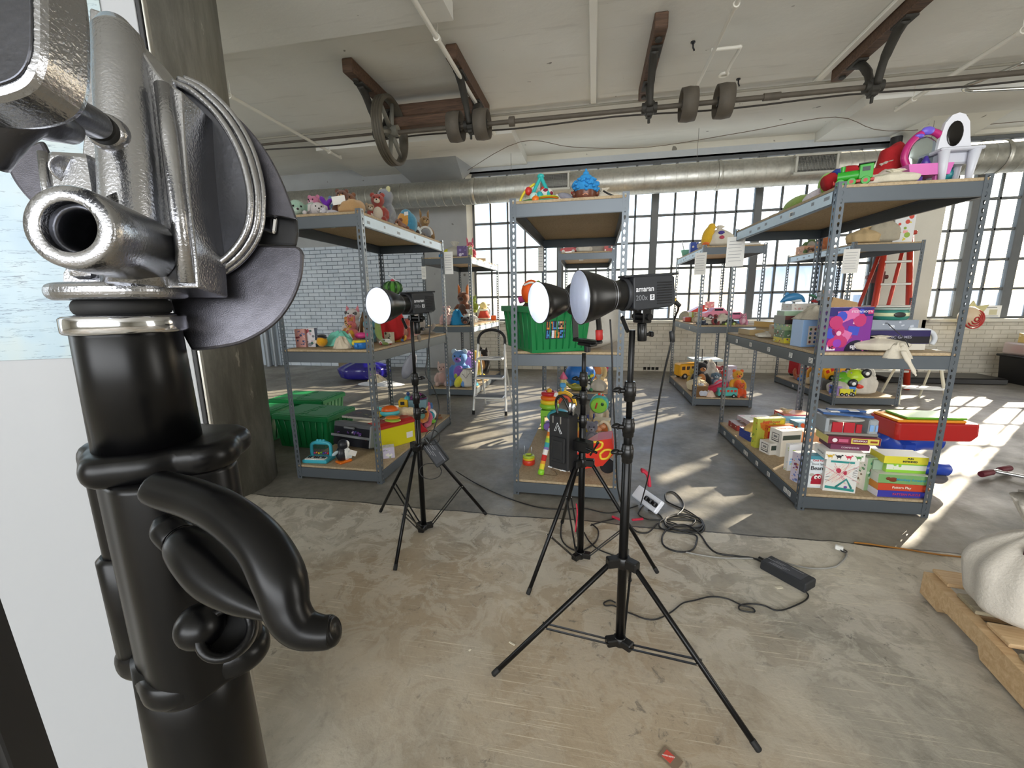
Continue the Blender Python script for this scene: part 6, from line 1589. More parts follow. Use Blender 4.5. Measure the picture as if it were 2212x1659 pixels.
t_ = gbox(cc(1736, 749)+V((.02, .05, 0)), .17, .10, .165, 'light blue game box with a grid of small pictures on the right middle deck', '#8fb4dc', 12, side='#a9c2e4', top='#c9d8ea')
b = MB().use(card('#cfc9c0')).box((.01, -.0512, .07), (.12, .001, .115))
rn = random.Random(5)
for i in range(4):
    for j in range(4): b.use(card(rn.choice(('#2f2f34', '#c05a72', '#4a6a3a', '#c8962a', '#7a3a2c', '#3a5a8c')))).ell((-.035+.03*i, -.052, .03+.026*j), (.008, .001, .009), None, 8, 5)
b.build('picture_grid', t_)
crumple(cc(1736, 749)+V((.01, .06, .166)), .24, .20, .075, '#b9b2a2', 'beige cloth draped over the light blue game box', seed=52, name='draped_cloth', sharp=.7)
for k in range(4): gbox(cc(1752, 749)+V((.06, .0, .014*k)), .06, .06, .011, ['lowest cream game board tile beside the light blue box', 'second cream game board tile from the bottom', 'third cream game board tile from the bottom', 'topmost cream game board tile beside the light blue box'][k], '#d8d0ac', 4*k, side='#4a3f34', name='game_tile', cat='tile')
gbox(cc(1735, 728)+V((.15, .35, .0)), .30, .22, .19, 'plain carton under the dolphin at the back of the right middle deck', '#c9c4ba', 0)
gbox(cc(1735, 728)+V((.15, .35, .191)), .30, .20, .06, 'white printed box under the blue dolphin on the right middle deck', '#dcd8d2', 0, pal=('#c9a09a', '#b5b0a8'), seed=6, n=5)
toy('toy_dolphin', cc(1717, 728)+V((.10, .33, .252)), 'blue plastic dolphin on the white printed box', 'toy dolphin', [('body', '#3f86b8', ('u', [(-.10, 0, .012), (-.05, 0, .045), (0, 0, .055), (.05, 0, .045), (.085, 0, .01)], [.006, .028, .034, .024, .006])), ('fin', '#3f86b8', ('e', (-.055, 0, .075), (.02, .006, .018), Ry(40))), ('belly', '#dfe4e4', ('e', (.02, 0, .028), (.05, .022, .018)))], 0)
toy('toy_plane', cc(1765, 728)+V((.12, .30, .255)), 'green plastic toy wing slanting upward behind the beige cloth', 'toy', [('wing', '#2f7a5a', ('b', (0, 0, .03), (.16, .05, .012), .003, Ry(28))), ('red_bits', '#b83a3a', ('e', (-.03, -.03, .015), (.04, .02, .014)))])
t = gbox(cc(1824, 760)+V((.02, .07, 0)), .235, .075, .245, 'large purple and magenta puzzle box standing upside down on the right middle deck', '#7a2a8c', 6, side='#5a1f8a', top='#d9d4de', pal=('#c02a6a', '#8c3ab0', '#3a4ab8', '#b8306a', '#d06aa0', '#e0b0c8'), seed=21, n=30, band=('#241f6a', .90, .20))
W3 = mat('#e9e4ec', .5)
text('FLOOR PUZZLE', .016, T(.055, -.0405, .222) @ FRONT @ Rz(180), W3, t, 'lettering', .0002)
text('Trolls', .034, T(.055, -.0405, .022) @ FRONT @ Rz(180), W3, t, 'lettering', .0002, bold=.0008)
MB().use(card('#17122e')).cyl((.05, -.0385, .0), (.05, -.0375, .0), .062, n=32).build('logo_patch', t).data.transform(Matrix.Identity(4))
MB().use(card('#e9e4ec')).box((-.085, -.0395, .022), (.045, .001, .034)).build('number_patch', t)
text('24', .026, T(-.085, -.0415, .022) @ FRONT @ Rz(180), mat('#1d1830', .5), t, 'lettering', .0002, bold=.0006)
q = cc(1920, 758)+V((.05, .14, 0))
gbox(q, .30, .2, .035, 'stack of thin pale boards beneath the dark purple game box', '#cfc9bc', 3, seed=0)
gbox(q+V((.0, -.03, .036)), .33, .14, .075, 'long dark purple game box with grey lettering on the right middle deck', '#261c52', 2, side='#15121f', top='#77747a', title='MAGIC GAMES', tcol='#9a97a6', tz=.5, band=('#141018', .3, .5))
toy('white_cushion', q+V((.11, -.0, .075)), 'white rounded plastic shell around the end of the dark purple box', 'shell', [('shell', '#dfe3e8', ('u', [(-.02, -.06, .04), (.08, -.07, .03), (.11, -.07, -.01), (.10, -.07, -.045)], .012))])
gbox(q+V((.0, .0, .112)), .25, .11, .055, 'grey blue picture box with a toy dog photo below the round tin', '#8a919c', -3, side='#c9d2dc', top='#aeb6bf', pal=('#dfe2e6', '#3a3a40', '#b9bec8'), seed=31, n=9)
toy('game_tin', q+V((.01, .0, .168)), 'round teal and cream tin with cow picture on the right middle deck', 'tin', [('tin', '#2f7a6c', ('c', (0, 0, 0), (0, 0, .062), .085)), ('label', 'k#c9cfa4', ('c', (0, 0, .012), (0, 0, .05), .0856)), ('picture', 'k#22201f', ('e', (0, -.085, .03), (.03, .003, .015))), ('lid', '#9fb0a8', ('c', (0, 0, .060), (0, 0, .066), .086))])
toy('toy_wig', q+V((-.09, .02, .17)), 'mauve curly doll hair left of the round tin', 'doll hair', [('hair', 'm#b58ab8', ('e', (0, 0, .05), (.03, .03, .022)), ('e', (-.02, 0, .03), (.02, .02, .02))), ('base', '#a8242c', ('e', (-.0, -.01, .0), (.018, .016, .014)))])
sack(cc(1985, 775)+V((.02, .09, 0)), .25, .16, .085, 'tied beige canvas bag lying at the right end of the right middle deck', seed=55, neck=.85)
r = crumple(cc(1955, 776)+V((-.02, .025, 0)), .12, .08, .07, '#cbc3b2', 'gathered neck of beige canvas with black cord drooping over the deck edge', seed=56, name='bag_neck', sharp=1)
MB().use(INK).tube(spline([(.03, -.02, .06), (0, -.03, .10), (-.05, -.02, .15), (-.06, 0, .17)], 4), .0022, 5).build('cord', r)
MB().use(CANVAS).tube(spline([(0, -.035, .04), (.01, -.06, -.0), (.04, -.062, -.05), (.055, -.06, -.075)], 4), [.016]*5+[.012]*5+[.006]*3, 8, flat=.5).build('cloth_end', r)
toy('paper_bag', cc(1845, 740)+V((.22, .42, 0)), 'brown paper bag with upright strap at the back of the right middle deck', 'bag', [('bag', 'm#b5946a', ('p', [(-.12, 0), (.14, 0), (.10, .26), (-.06, .30)], .12, Rx(90), .01)), ('strap', 'm#a8845a', ('u', [(-.08, -.06, .26), (-.10, -.06, .34), (-.08, -.05, .38)], .014))])
vehicle(cc(1805, 740)+V((.15, .40, .18)), .20, '#3a3c3e', 'dark toy excavator with yellow parts behind the purple puzzle box', 'truck', 20, c2='#c9a52a', cat='toy truck', name='toy_truck')
toy('toy_dinosaur', cc(1800, 735)+V((.15, .50, .17)), 'grey toothy toy dinosaur head standing among the back toys', 'toy dinosaur', [('neck', '#b9b4b8', ('u', [(0, 0, 0), (.01, 0, .08), (.03, 0, .13)], [.035, .028, .02])), ('jaw', '#a8a3a8', ('p', [(-.05, .10), (.02, .12), (.06, .15), (.02, .18), (-.04, .17)], .05, T(0, .025, 0) @ Rx(90)))])
# ---------------------------------------------------------------- right front unit, bottom deck
m = D0
def cb(x, y): return on(x, y, m)
W_ = '#ece9e2'
gbox(cb(1715, 893)+V((.0, .10, 0)), .24, .20, .13, 'light blue carton with red bubble lettering behind the far board games', '#8fc0d8', -8, side='#a8d0e2', top='#b9dcea', title=['POP', 'PIG'], tcol='#d8402c', tsize=.05, tx=.16, pal=('#e8b09a', '#dfe8ec'), seed=2, n=4)
gbox(cb(1590, 915)+V((.14, .08, 0)), .24, .26, .05, 'flat lilac and white game box at the far left of the right bottom deck', '#cbb8c4', 4, top='#e6e3dc', side='#c9d2dc', pal=('#c8788c', '#9ab4c8'), seed=7, n=6)
gbox(cb(1590, 915)+V((.15, .09, .051)), .26, .26, .035, 'thin white puzzle box with pastel picture on the lilac game box', '#d9c3c8', 8, top='#ece9e0', pal=('#d88a9a', '#c9b48c', '#9ac0c8'), seed=8, n=8)
gbox(cb(1640, 905)+V((.16, .12, 0)), .24, .22, .09, 'white picture book box with yellow flowers behind the beige bundle', '#e6e2da', -10, top='#f0eee6', pal=('#d8c84a', '#9cb87a'), seed=9, n=6)
gbox(cb(1565, 925)+V((.10, .02, 0)), .14, .18, .05, 'red and brown small game box at the far left corner, partly under the board', '#9c3a34', 5, top='#8c6a5a', pal=('#e6e2d6',), seed=3, n=4)
gbox(cb(1604, 950)+V((.02, .05, 0)), .15, .17, .04, 'royal blue game box with white panel at the bottom by the left edge', '#2a3f9c', 10, side='#2f459c', top='#e0dcd4', title='L', tcol='#ffffff', tx=.3, tz=.5)
gbox(cb(1604, 950)+V((.02, .05, .041)), .15, .17, .035, 'white and pink game box on the royal blue one', '#e2ded8', 10, side='#2f459c', pal=('#d87a8c', '#3f52a8'), seed=8, n=6)
crumple(cb(1604, 950)+V((.02, .05, .077)), .19, .19, .055, '#dcb87e', 'pale yellow knitted cloth heap on the white and pink box', seed=61, sharp=1)
sack(cb(1668, 915)+V((.06, .02, .0)), .22, .18, .17, 'beige striped cloth bundle behind the green and red board games', '#c9b490', seed=62, neck=.82)
gbox(cb(1650, 968)+V((.035, .045, 0)), .22, .055, .235, 'lime green and yellow board game box standing with red lettering', '#b5b84a', 14, side='#c9cc4a', top='#d9cf9a', title='RedRover', tcol='#c23a2a', tsize=.034, tz=.88, pal=('#d8c832', '#5a8a3a', '#c9722a'), seed=41, n=14)
gbox(cb(1670, 970)+V((.035, .03, 0)), .20, .05, .19, 'red board game box with orange top and yellow title block', '#b82f24', 14, side='#c86a2c', top='#e89a2c', title='KROSS', tcol='#3a2a10', tsize=.026, tz=.86, pal=('#8c1f1c', '#e0a82c'), seed=42, n=10, band=('#e0b82c', .84, .16))
t = gbox(cb(1648, 978)+V((.055, .015, 0)), .10, .11, .09, 'lower small white box with printed toy bus, left edge of the right bottom deck', W_, 18, side=W_, top=W_)
t2 = gbox(cb(1680, 982)+V((.05, .03, 0)), .16, .12, .195, 'white box with toy bus print and red lettering on top', W_, 18, side=W_, top='#e6e2da', ttl_top='TALK BUS', tcol='#c2483a')
for t_, z in ((t, .045), (t2, .135)):
    w2 = .05 if t_ is t else .08
    b = MB().use(INK)
    for dz, hh in ((.028, .004), (-.028, .006), (-.014, .003)): b.box((-w2-.0012, 0, z+dz), (.001, .07, hh))
    for yy in (-.034, .034): b.box((-w2-.0012, yy, z), (.001, .003, .05))
    b.use(mat('#8c8c8c')).box((-w2-.0014, 0, z+.006), (.001, .035, .016))
    b.use(mat('#3c4a44')).box((0, -.0612 if t_ is t2 else -.056, z+.01), (.14 if t_ is t2 else .08, .001, .035))
    b.build('bus_print', t_)
gbox(cb(1706, 1018)+V((.085, .05, 0)), .22, .035, .185, 'tall white game box with teal side lettering behind the purple one', '#d9dad6', 16, side=W_, top='#e2dfd8', side_title=None, pal=('#6ab0a8', '#8ac0e0', '#b8d05a'), seed=44, n=5)
gbox(cb(1722, 1043)+V((.085, .045, 0)), .20, .075, .19, 'light purple and blue building toy box by the front left corner', '#a3aed8', 16, side='#d9cfe0', top='#cfd2d6', pal=('#6a78b8', '#8a4a6a', '#b8cfe8', '#e6e2f0', '#7a86c8', '#d8a060'), seed=45, n=22)
gbox(cb(1735, 1052)+V((.10, .06, 0)), .05, .09, .10, 'small cream carton tucked at the front left upright', '#dfd8c8', 16, pal=('#b03a4a',), seed=3, n=3)
t = gbox(cb(1763, 1056)+V((.0, .045, 0)), .115, .06, .205, 'white and teal game box with red bean mascot and black lettering', '#dfe6ea', 4, side='#c9d6dc', top='#4a8fa0', pal=(), band=('#4a93a4', .95, .1))
text('Don\'t Spill', .017, T(.0, -.0315, .155) @ FRONT, INK, t, 'lettering', .0002)
text('the', .010, T(-.04, -.0315, .168) @ FRONT, INK, t, 'lettering', .0002)
text('Beans', .036, T(.0, -.0315, .128) @ FRONT, INK, t, 'lettering', .0002, bold=.0006)
text('Cool Fun!', .017, T(.0, -.0315, .178) @ FRONT, mat('#c23a3a', .5), t, 'lettering', .0002, bold=.0005)
b = MB().use(card('#a81c34')).ell((.005, -.0305, .058), (.036, .0018, .034)).box((.0, -.0305, .03), (.062, .002, .03), .0005)
b.use(card('#f2f0ea')).ell((-.006, -.032, .07), (.010, .0012, .012)).ell((.014, -.032, .072), (.009, .0012, .011)).box((0, -.032, .020), (.07, .001, .010))
b.use(INK).ell((-.004, -.0335, .068), (.004, .001, .005)).ell((.015, -.0335, .07), (.004, .001, .005))
b.use(card('#b9b4a8')).ell((-.03, -.0305, .085), (.014, .0012, .01)).ell((.03, -.0305, .088), (.014, .0012, .01))
b.build('cover_print', t)
t = gbox(cb(1816, 1065)+V((.0, .065, 0)), .165, .105, .205, 'white box with teal stand and pink criss-cross sticks on the right bottom deck', '#e2e1dc', -6, side='#d4d2cc', top=W_)
b = MB().use(card('#2f8f8a')).box((-.0, -.0532, .19), (.12, .001, .012)).box((0, -.0535, .022), (.15, .001, .016), 0, Ry(4))
b.tube([(-.02, -.0535, .03), (.03, -.0535, .085), (.06, -.0535, .03)], .006, 6)
rn = random.Random(8)
for k in range(30):
    b.use(card(rn.choice(('#d8a8a8', '#e6cfc0', '#c9889a', '#ead9cc')))).box((rn.uniform(-.05, .05), -.0530-.0002*k*.2, rn.uniform(.09, .15)), (.11, .0008, .0035), 0, Ry(rn.choice((-1, 1))*rn.uniform(25, 70)))
for k in range(9):
    b.use(card('#3a2a30')).box((rn.choice((-.068, .068)), -.0545, .07+.011*k), (.022, .0008, .002), 0, Ry(rn.uniform(-20, 20)))
b.use(card('#b5304a')).ell((-.015, -.0538, .135), (.014, .001, .016)).ell((.018, -.0538, .125), (.012, .001, .014)).use(card('#6a4a9c')).ell((.03, -.0545, .035), (.009, .001, .008))
b.build('cover_print', t)
t = gbox(cb(1816, 1065)+V((.0, .075, .206)), .20, .15, .048, 'white dinosaur game box stacked on the criss-cross stick box', W_, -4, side=W_, top='#efece6')
b = MB()
for x, c in ((-.075, '#c9a52a'), (-.03, '#2b2a2c'), (.02, '#c8304a'), (.07, '#4a8a4a')):
    b.use(card(c)).ell((x, -.0758, .022), (.014, .001, .008)).box((x-.014, -.0758, .028), (.016, .001, .004), 0, Ry(30)).box((x+.01, -.0758, .012), (.003, .001, .012)).box((x-.006, -.0758, .012), (.003, .001, .012)).ell((x+.016, -.0758, .03), (.006, .001, .004))
b.build('dinosaur_print', t)
text('DINOSAUR', .016, T(-.1008, -.01, .025) @ Rz(-90) @ FRONT, INK, t, 'lettering', .0002)
t = gbox(cb(1826, 1060)+V((.0, .085, .255)), .20, .15, .030, 'mauve game box under the yellow and maroon board game', '#6a2a4a', -3, side='#5a2440', top='#7a3a5a', title='COMPENDIUM', tcol='#c9b0bc', tz=.5, tsize=.014)
t = gbox(cb(1832, 1058)+V((.0, .085, .286)), .27, .16, .045, 'maroon and yellow property trading board game box in the tall stack', '#7a1c38', -3, side='#d6c87a', top='#5a2030', band=None)
b = MB().use(card('#d9c95a')).box((.055, -.0812, .022), (.14, .001, .034)).use(card('#7a1c38')).box((.03, -.082, .024), (.076, .0008, .02)).use(card('#8c3a1c')).box((.10, -.082, .022), (.036, .0008, .012)).use(card('#e6d9dc')).ell((-.10, -.0815, .022), (.014, .001, .013)).use(card('#c25a7a')).box((-.055, -.0815, .022), (.05, .001, .02)); b.build('cover_print', t)
text('MONOPOLY', .0125, T(.03, -.0832, .024) @ FRONT, PAPER, t, 'lettering', .0002, bold=.0003)
r = toy('toy_train_station', cb(1826, 1055)+V((.0, .10, .332)), 'grey and red clear-windowed toy station with blue roof topping the tall stack', 'toy building',
    [('base', '#8a857c', ('b', (0, 0, .008), (.28, .17, .016), .003)), ('wall', '#9aa0a4', ('b', (-.125, 0, .055), (.02, .15, .09))), ('wall', '#9aa0a4', ('b', (.115, -.0, .055), (.05, .15, .09))), ('doors', '#b01f2c', ('b', (-.07, -.07, .045), (.055, .01, .065)), ('b', (-.008, -.07, .045), (.055, .01, .065)), ('b', (.045, -.065, .04), (.03, .01, .055))),
     ('roof', '#3a5f96', ('b', (0, .02, .112), (.27, .10, .014), .003, Ry(3)), ('b', (.02, .05, .125), (.20, .05, .012), .003)), ('canopy', '#a9a9a2', ('e', (-.02, -.05, .092), (.10, .04, .014))), ('window', 'k#7fa8d8', ('b', (.105, -.077, .05), (.02, .004, .04)), ('b', (.13, -.077, .05), (.012, .004, .04))), ('sign', PAPER, ('b', (-.06, .02, .125), (.05, .05, .004)), ('b', (.05, .03, .130), (.05, .04, .004)))], -3)
t = gbox(cb(1880, 1060)+V((.0, .05, 0)), .10, .09, .205, 'green leafy animal game box with white leaf print strip', '#8fae84', 12, side='#e6e6de', top='#b9c8a8', pal=('#3f7a5a', '#5f9a6a', '#c9d6c0', '#7a6a5a'), seed=51, n=20)
q = cb(1950, 1077)+V((.0, .085, 0))
B4 = [('deep blue puzzle game box at the bottom of the right stack', '#3a3aa0', 'PATTERN PUZZLE', '#c8405a', .040, '#e6e2f0', .25), ('orange red pattern play box second in the right stack', '#c8482a', 'Pattern Play', '#f2e8d8', .042, '#d88a3a', .25), ('light green monkey game box third in the right stack', '#7aa868', 'Monkey Around', '#3fa0b8', .055, '#d9dcd4', .25)]
z = 0
for i, (lb, c, ti, tcx, hh, sd, wd) in enumerate(B4):
    t = gbox(q+V((.01*(i == 2), .0, z)), wd, .15, hh, lb, c, 3-2*i, side=sd, top='#d8d6cc' if i == 2 else c, title=ti, tcol=tcx, tz=.5 if i < 2 else .5, tsize=[.018, .02, .022][i], tx=[.10, -.02, .15][i])
    if i == 2: MB().use(card('#7a3a20')).ell((-.05, -.0762, .025), (.022, .001, .014)).ell((-.075, -.0762, .03), (.012, .001, .01)).build('monkey_print', t)
    z += hh+.001
gbox(q+V((.03, .02, z)), .20, .12, .055, 'bright green box with a white window below the yellow one', '#8cc63a', 0, side='#a9d05a', top='#dfe2da', band=('#dfe4d4', .6, .55), pal=('#8cc63a',), seed=3, n=3); z += .056
t = gbox(q+V((.02, .02, z)), .22, .13, .045, 'yellow and white card game box on top of the right stack', '#d9cf3a', 0, side='#d9cf3a', top='#f2f0ec')
text('PUN', .015, T(.02, -.067, .033) @ FRONT, INK, t, 'lettering', .0002, bold=.0005)
text('INTENDED', .015, T(.02, -.067, .015) @ FRONT, INK, t, 'lettering', .0002, bold=.0005)
gbox(q+V((-.10, .03, .14)), .06, .08, .06, 'small pale green box wedged behind the monkey game box', '#9ab098', 0)
gbox(cb(1700, 945)+V((.12, .06, 0)), .12, .12, .13, 'light blue small box near the front left upright of the right unit', '#7ab0d8', 10, top='#a8cce4', pal=('#d8653a',), seed=3, n=3)
gbox(cb(1690, 930)+V((.14, .14, 0)), .24, .16, .14, 'pink and orange game box behind the light blue small box', '#d8607a', 5, top='#e8a88a', side='#c03a3a', pal=('#f0d0b0',), seed=5, n=5)
gbox(cb(1755, 985)+V((.05, .16, 0)), .16, .12, .15, 'peach coloured carton between the upright and the white dinosaur box', '#d8a27a', 0, top='#e6c8a8')
CLAMP[0] = False
r = thing('sand_table', V((aty(1990, 905, 3.45).x, 3.45, 0)), 4, 'red tray on a blue toy sand table with lime lid behind the right unit', 'sand table', s=.84)

MB().use(plastic('#a81a18')).prism([(-.29, .0), (-.30, .05), (-.30, .155), (.32, .155), (.33, .05), (.28, .0)], .34, T(0,.17,.30) @ Rx(90), .02).build('red_tray', r, bev=.01)
MB().use(plastic('#1f3fa0')).tube(spline([(-.30, 0, .30), (-.18, 0, .20), (0, 0, .26), (.15, 0, .26)], 5), .09, 16).box((-.12, 0, .15), (.18, .20, .28), .05).build('blue_leg', r)
MB().use(plastic('#e8962a')).box((-.03, .0, .465), (.52, .30, .02), .008).build('orange_lid', r)
MB().use(plastic('#62a82c')).box((.02, .0, .485), (.46, .26, .018), .008).build('lime_lid', r)
MB().use(plastic('#1f3fa0')).cyl((-.06, -.12, .055), (.16, -.16, .055), .055, n=20, e=.02).build('blue_foot', r)
CLAMP[0] = True
# ================================================================ rear unit with the pink toy car
def side4(x, y, X, z): q = atx(x, y, X); return V((X, q.y, z))
def td(x, Y=5.33): return top_at(x, 530, Y)
toy('toy_bucket', side4(1481, 555, 1.27, D2z), 'mint green toy bucket at the far left of the top deck by the window', 'bucket', [('bucket', '#7fc4ac', ('l', [(0, 0), (.04, 0), (.07, .10), (.07, .104), (.064, .10), (0, .01)])), ('stick', '#e0e2e0', ('c', (-.02, 0, .08), (-.06, 0, .22), .008))])
gbox(side4(1498, 545, 1.30, D2z), .10, .10, .16, 'blue and red small carton behind the yellow plush on the top deck by the window', '#2f4fb0', 0, pal=('#b83a30', '#e6e2d6'), seed=1, n=4)
toy('plush_duck', td(1520, 5.36), 'tall yellow duck plush with orange beak on the top deck by the window', 'stuffed animal', [('body', 'f#e0b32a', ('e', (0, 0, .10), (.07, .06, .12), Ry(12)), ('e', (.03, 0, .2), (.045, .04, .05))), ('foot', 'f#e8722a', ('e', (-.03, -.05, .02), (.04, .03, .02)))], 0, 1.0)
t = sack(td(1552, 5.38), .26, .18, .23, 'pale canvas bag with purple and red face print on the top deck by the window', '#d6cfbf', seed=71, neck=.9)
MB().use(cloth('#4a3f8a')).ell((0, -.085, .15), (.035, .008, .02)).use(cloth('#b5485a')).ell((.01, -.09, .10), (.03, .008, .02)).build('face_print', t)
sack(td(1510, 5.55), .2, .2, .12, 'low canvas bag behind the tall duck plush', seed=72, neck=.85)
gbox(td(1622, 5.6), .34, .5, .035, 'flat white box lid lying at the right of the top deck by the window', '#dcdad4', 2)
m = D1
toy('straw_hat', on(1465, 692, m)+V((.10, .5, 0)), 'grey dome hat on the middle deck, leftmost beside the tiny play house', 'hat', [('dome', 'm#a9a79a', ('e', (0, 0, .04), (.09, .09, .09))), ('brim', 'm#b8b6a8', ('l', [(0, 0), (.12, 0), (.12, .012), (0, .02)]))])
r = toy('toy_house', on(1507, 697, m)+V((.06, .3, 0)), 'small green and yellow toy house with red roof on the rear middle deck', 'toy house', [('walls', '#8a9a3a', ('b', (0, 0, .07), (.20, .14, .14), .004)), ('roof', '#c8382c', ('p', [(-.13, .13), (0, .20), (.13, .13)], .17, T(0, .085, 0) @ Rx(90))), ('chimney', '#c8382c', ('b', (.05, 0, .19), (.04, .05, .06))), ('door', '#e0b83a', ('b', (-.05, -.072, .05), (.05, .006, .08))), ('arch', '#7a3a2a', ('t', .035, .008, T(.05, -.072, .06) @ Rx(90))), ('yard', '#b0402c', ('b', (-.14, 0, .03), (.08, .12, .06)))], 4)
vehicle(on(1550, 700, m)+V((.02, .20, .05)), .32, '#e08aa0', 'pale pink toy convertible on the rear middle deck', 'car', 12, c2='#e6b0c0', wc='#6a3a4a')
gbox(on(1545, 695, m)+V((.0, .35, .17)), .11, .08, .09, 'pink toy crown box above the pale pink convertible', '#d88a94', 0, pal=('#b84a4a', '#e6d0c0'), seed=3, n=4)
vehicle(on(1605, 700, m)+V((.0, .18, .03)), .24, '#d8688f', 'hot pink rounded toy car at the right of the rear middle deck', 'car', -8, wc='#3a2a30')
sack(on(1562, 702, m)+V((.0, .06, 0)), .20, .14, .13, 'plump beige cloth bag in the middle of the rear middle deck', '#cdc6b6', seed=74, neck=.9)
sack(on(1530, 702, m)+V((.0, .08, 0)), .20, .14, .08, 'flat beige bag with white cord on the rear middle deck', '#d3cdbd', seed=75)
plush(on(1502, 703, m)+V((.02, .10, 0)), .13, '#23304a', 'navy blue plush lying on the rear middle deck', 0, 'lie', 'round')
plush(on(1545, 703, m)+V((.02, .05, 0)), .11, '#8c2a2a', 'small red plush with black hat on the rear middle deck', 0, 'sit', 'none', c2='#1a1a1a')
vehicle(on(1595, 706, m)+V((.0, .06, 0)), .15, '#2a2c2e', 'black toy car with lime wheels on the rear middle deck', 'car', 10, wc='#a8c83a')
gbox(on(1625, 700, m)+V((.02, .2, .0)), .12, .2, .03, 'thin bright blue book at the right end of the rear middle deck', '#2f7ab8', 0, name='picture_book', cat='book')
m = D0
vehicle(on(1476, 822, m)+V((.10, .30, 0)), .42, '#e5a81c', 'yellow toy school bus at the far left of the rear bottom deck', 'bus', 20, c2='#3a2a1a', cat='toy bus', name='toy_bus')
sack(on(1477, 845, m)+V((.12, .05, 0)), .24, .2, .18, 'cream bag with yellow toys in front of the toy school bus', '#dccfae', seed=81, neck=.9)
sack(on(1485, 858, m)+V((.08, .0, 0)), .16, .14, .15, 'pale blue and white patterned pouch near the left upright of the rear unit', '#b9bcc6', seed=82)
plush(on(1518, 850, m)+V((.02, .28, 0)), .32, '#1d1c1c', 'black plush with tan muzzle in the middle of the rear bottom pile', 10, 'sit', 'round', c2='#b5743a')
crumple(on(1540, 845, m)+V((.02, .35, .10)), .34, .3, .22, '#c9c4ba', 'grey white crumpled toy clothes heap on the rear bottom deck', seed=83, sharp=1)
gbox(on(1535, 835, m)+V((.05, .6, .27)), .4, .3, .03, 'flat light blue book lying on the clothes heap', '#b8d0dc', 5, top='#dfe6ea', name='picture_book', cat='book')
toy('toy_guitar', on(1525, 835, m)+V((.0, .3, .22)), 'thin black stick standing out of the rear bottom pile', 'stick', [('stick', '#2a2624', ('c', (0, 0, 0), (-.005, 0, .25), .006))])
gbox(on(1518, 866, m)+V((.0, .05, 0)), .14, .12, .13, 'brown wooden toy barrel box near the front of the rear bottom deck', '#6a4a26', 10, top='#a8894f', name='wooden_box')
r = toy('toy_red_case', on(1553, 860, m)+V((.0, .12, 0)), 'magenta slanting toy case in the rear bottom pile', 'toy case', [('case', '#a81c3c', ('b', (0, 0, .11), (.24, .10, .08), .012, Ry(-28))), ('handle', '#d84a5a', ('u', [(-.04, -.05, .16), (0, -.06, .2), (.05, -.05, .2)], .008))])
t = vehicle(on(1580, 866, m)+V((.0, .06, 0)), .22, '#4fa8a0', 'teal toy camper van with red windows on the rear bottom deck', 'bus', 4, c2='#c8392c', cat='toy van', name='toy_van')
gbox(on(1588, 848, m)+V((.0, .25, 0)), .11, .10, .30, 'tall purple and white carton behind the teal camper van', '#b9aebf', 10, side='#dcd8dc', pal=('#7a5a8a', '#e6e2e6'), seed=6, n=8)
plush(on(1608, 858, m)+V((.0, .15, .03)), .24, '#e0a020', 'yellow and orange plush lion at the right of the rear bottom deck', 0, 'sit', 'round', c2='#e8662a', earc='#e8662a')
plush(on(1616, 868, m)+V((-.01, .05, 0)), .15, '#e8581c', 'small orange plush crab at the right front corner of the rear bottom deck', 0, 'sit', 'round')
toy('toy_fire_car', on(1600, 850, m)+V((.0, .3, .12)), 'green and red toy basket above the yellow and orange lion', 'basket', [('basket', '#3f9a3a', ('b', (.05, 0, .06), (.10, .1, .08), .01)), ('red_part', '#d8302c', ('b', (-.04, 0, .07), (.10, .08, .10), .02, Ry(20)))])
crumple(on(1545, 868, m)+V((.0, .03, 0)), .16, .10, .07, '#d8bca8', 'peach cloth spilling at the front of the rear bottom deck', seed=84)
# ================================================================ rear right unit before the red ladder
def te(x, Y): return top_at(x, 520, Y)
gbox(side4(1706, 545, 2.86, D2z), .16, .18, .12, 'salmon wooden block box at the far left of the top deck near the red ladder', '#c08a62', 10, pal=('#e6b48a', '#8c4a34'), seed=4, n=6)
plush(side4(1724, 548, 2.88, D2z), .22, '#6a4a34', 'brown plush lying on the left edge of the top deck near the red ladder', -40, 'lie', 'round', c2='#c9a58a')
plush(side4(1745, 545, 2.95, D2z), .28, '#5f7a4a', 'green and grey plush in the middle of the top deck near the red ladder', -20, 'sit', 'round', c2='#b9b4a8')
toy('plush_bear', side4(1782, 520, 2.95, D2z), 'rust brown round plush head beside the perforated upright', 'stuffed animal', [('body', 'f#a8623a', ('e', (0, 0, .10), (.09, .08, .12)), ('e', (-.06, -.02, .05), (.07, .06, .05))), ('nose', '#e8a02a', ('e', (-.10, -.05, .05), .02))])
sack(te(1832, 5.62), .30, .22, .19, 'tan canvas bag at the front of the top deck near the red ladder', '#bfa77e', seed=91, neck=.88)
sack(te(1860, 5.75), .26, .22, .26, 'grey beige canvas bag with white knot on the top deck near the red ladder', '#b8b1a2', seed=92)
sack(te(1905, 5.65), .34, .2, .30, 'large smooth grey beige bag at the right of the top deck near the red ladder', '#aaa391', seed=93, neck=.92, ruff=.5)
r = gbox(te(1948, 5.60)+V((0, 0, 0)), .20, .02, .36, 'white poster board with fruit pictures standing on the top deck near the red ladder', '#d9dbdc', 4, pal=('#d8c83a', '#c8402c', '#8aa83a', '#e6a0a0', '#b0c0cc'), seed=12, n=16, name='poster_board', cat='poster')
m = D1
sack(on(1760, 690, m)+V((.1, .3, 0)), .3, .24, .18, 'grey cloth bag on the middle deck behind the perforated upright near the red ladder', '#9a948a', seed=95)
m = D0
vehicle(on(1668, 826, m)+V((.10, .12, .0)), .20, '#2f6ab8', 'blue and white toy car left of the big dark red fire engine', 'car', 30, cat='toy car')
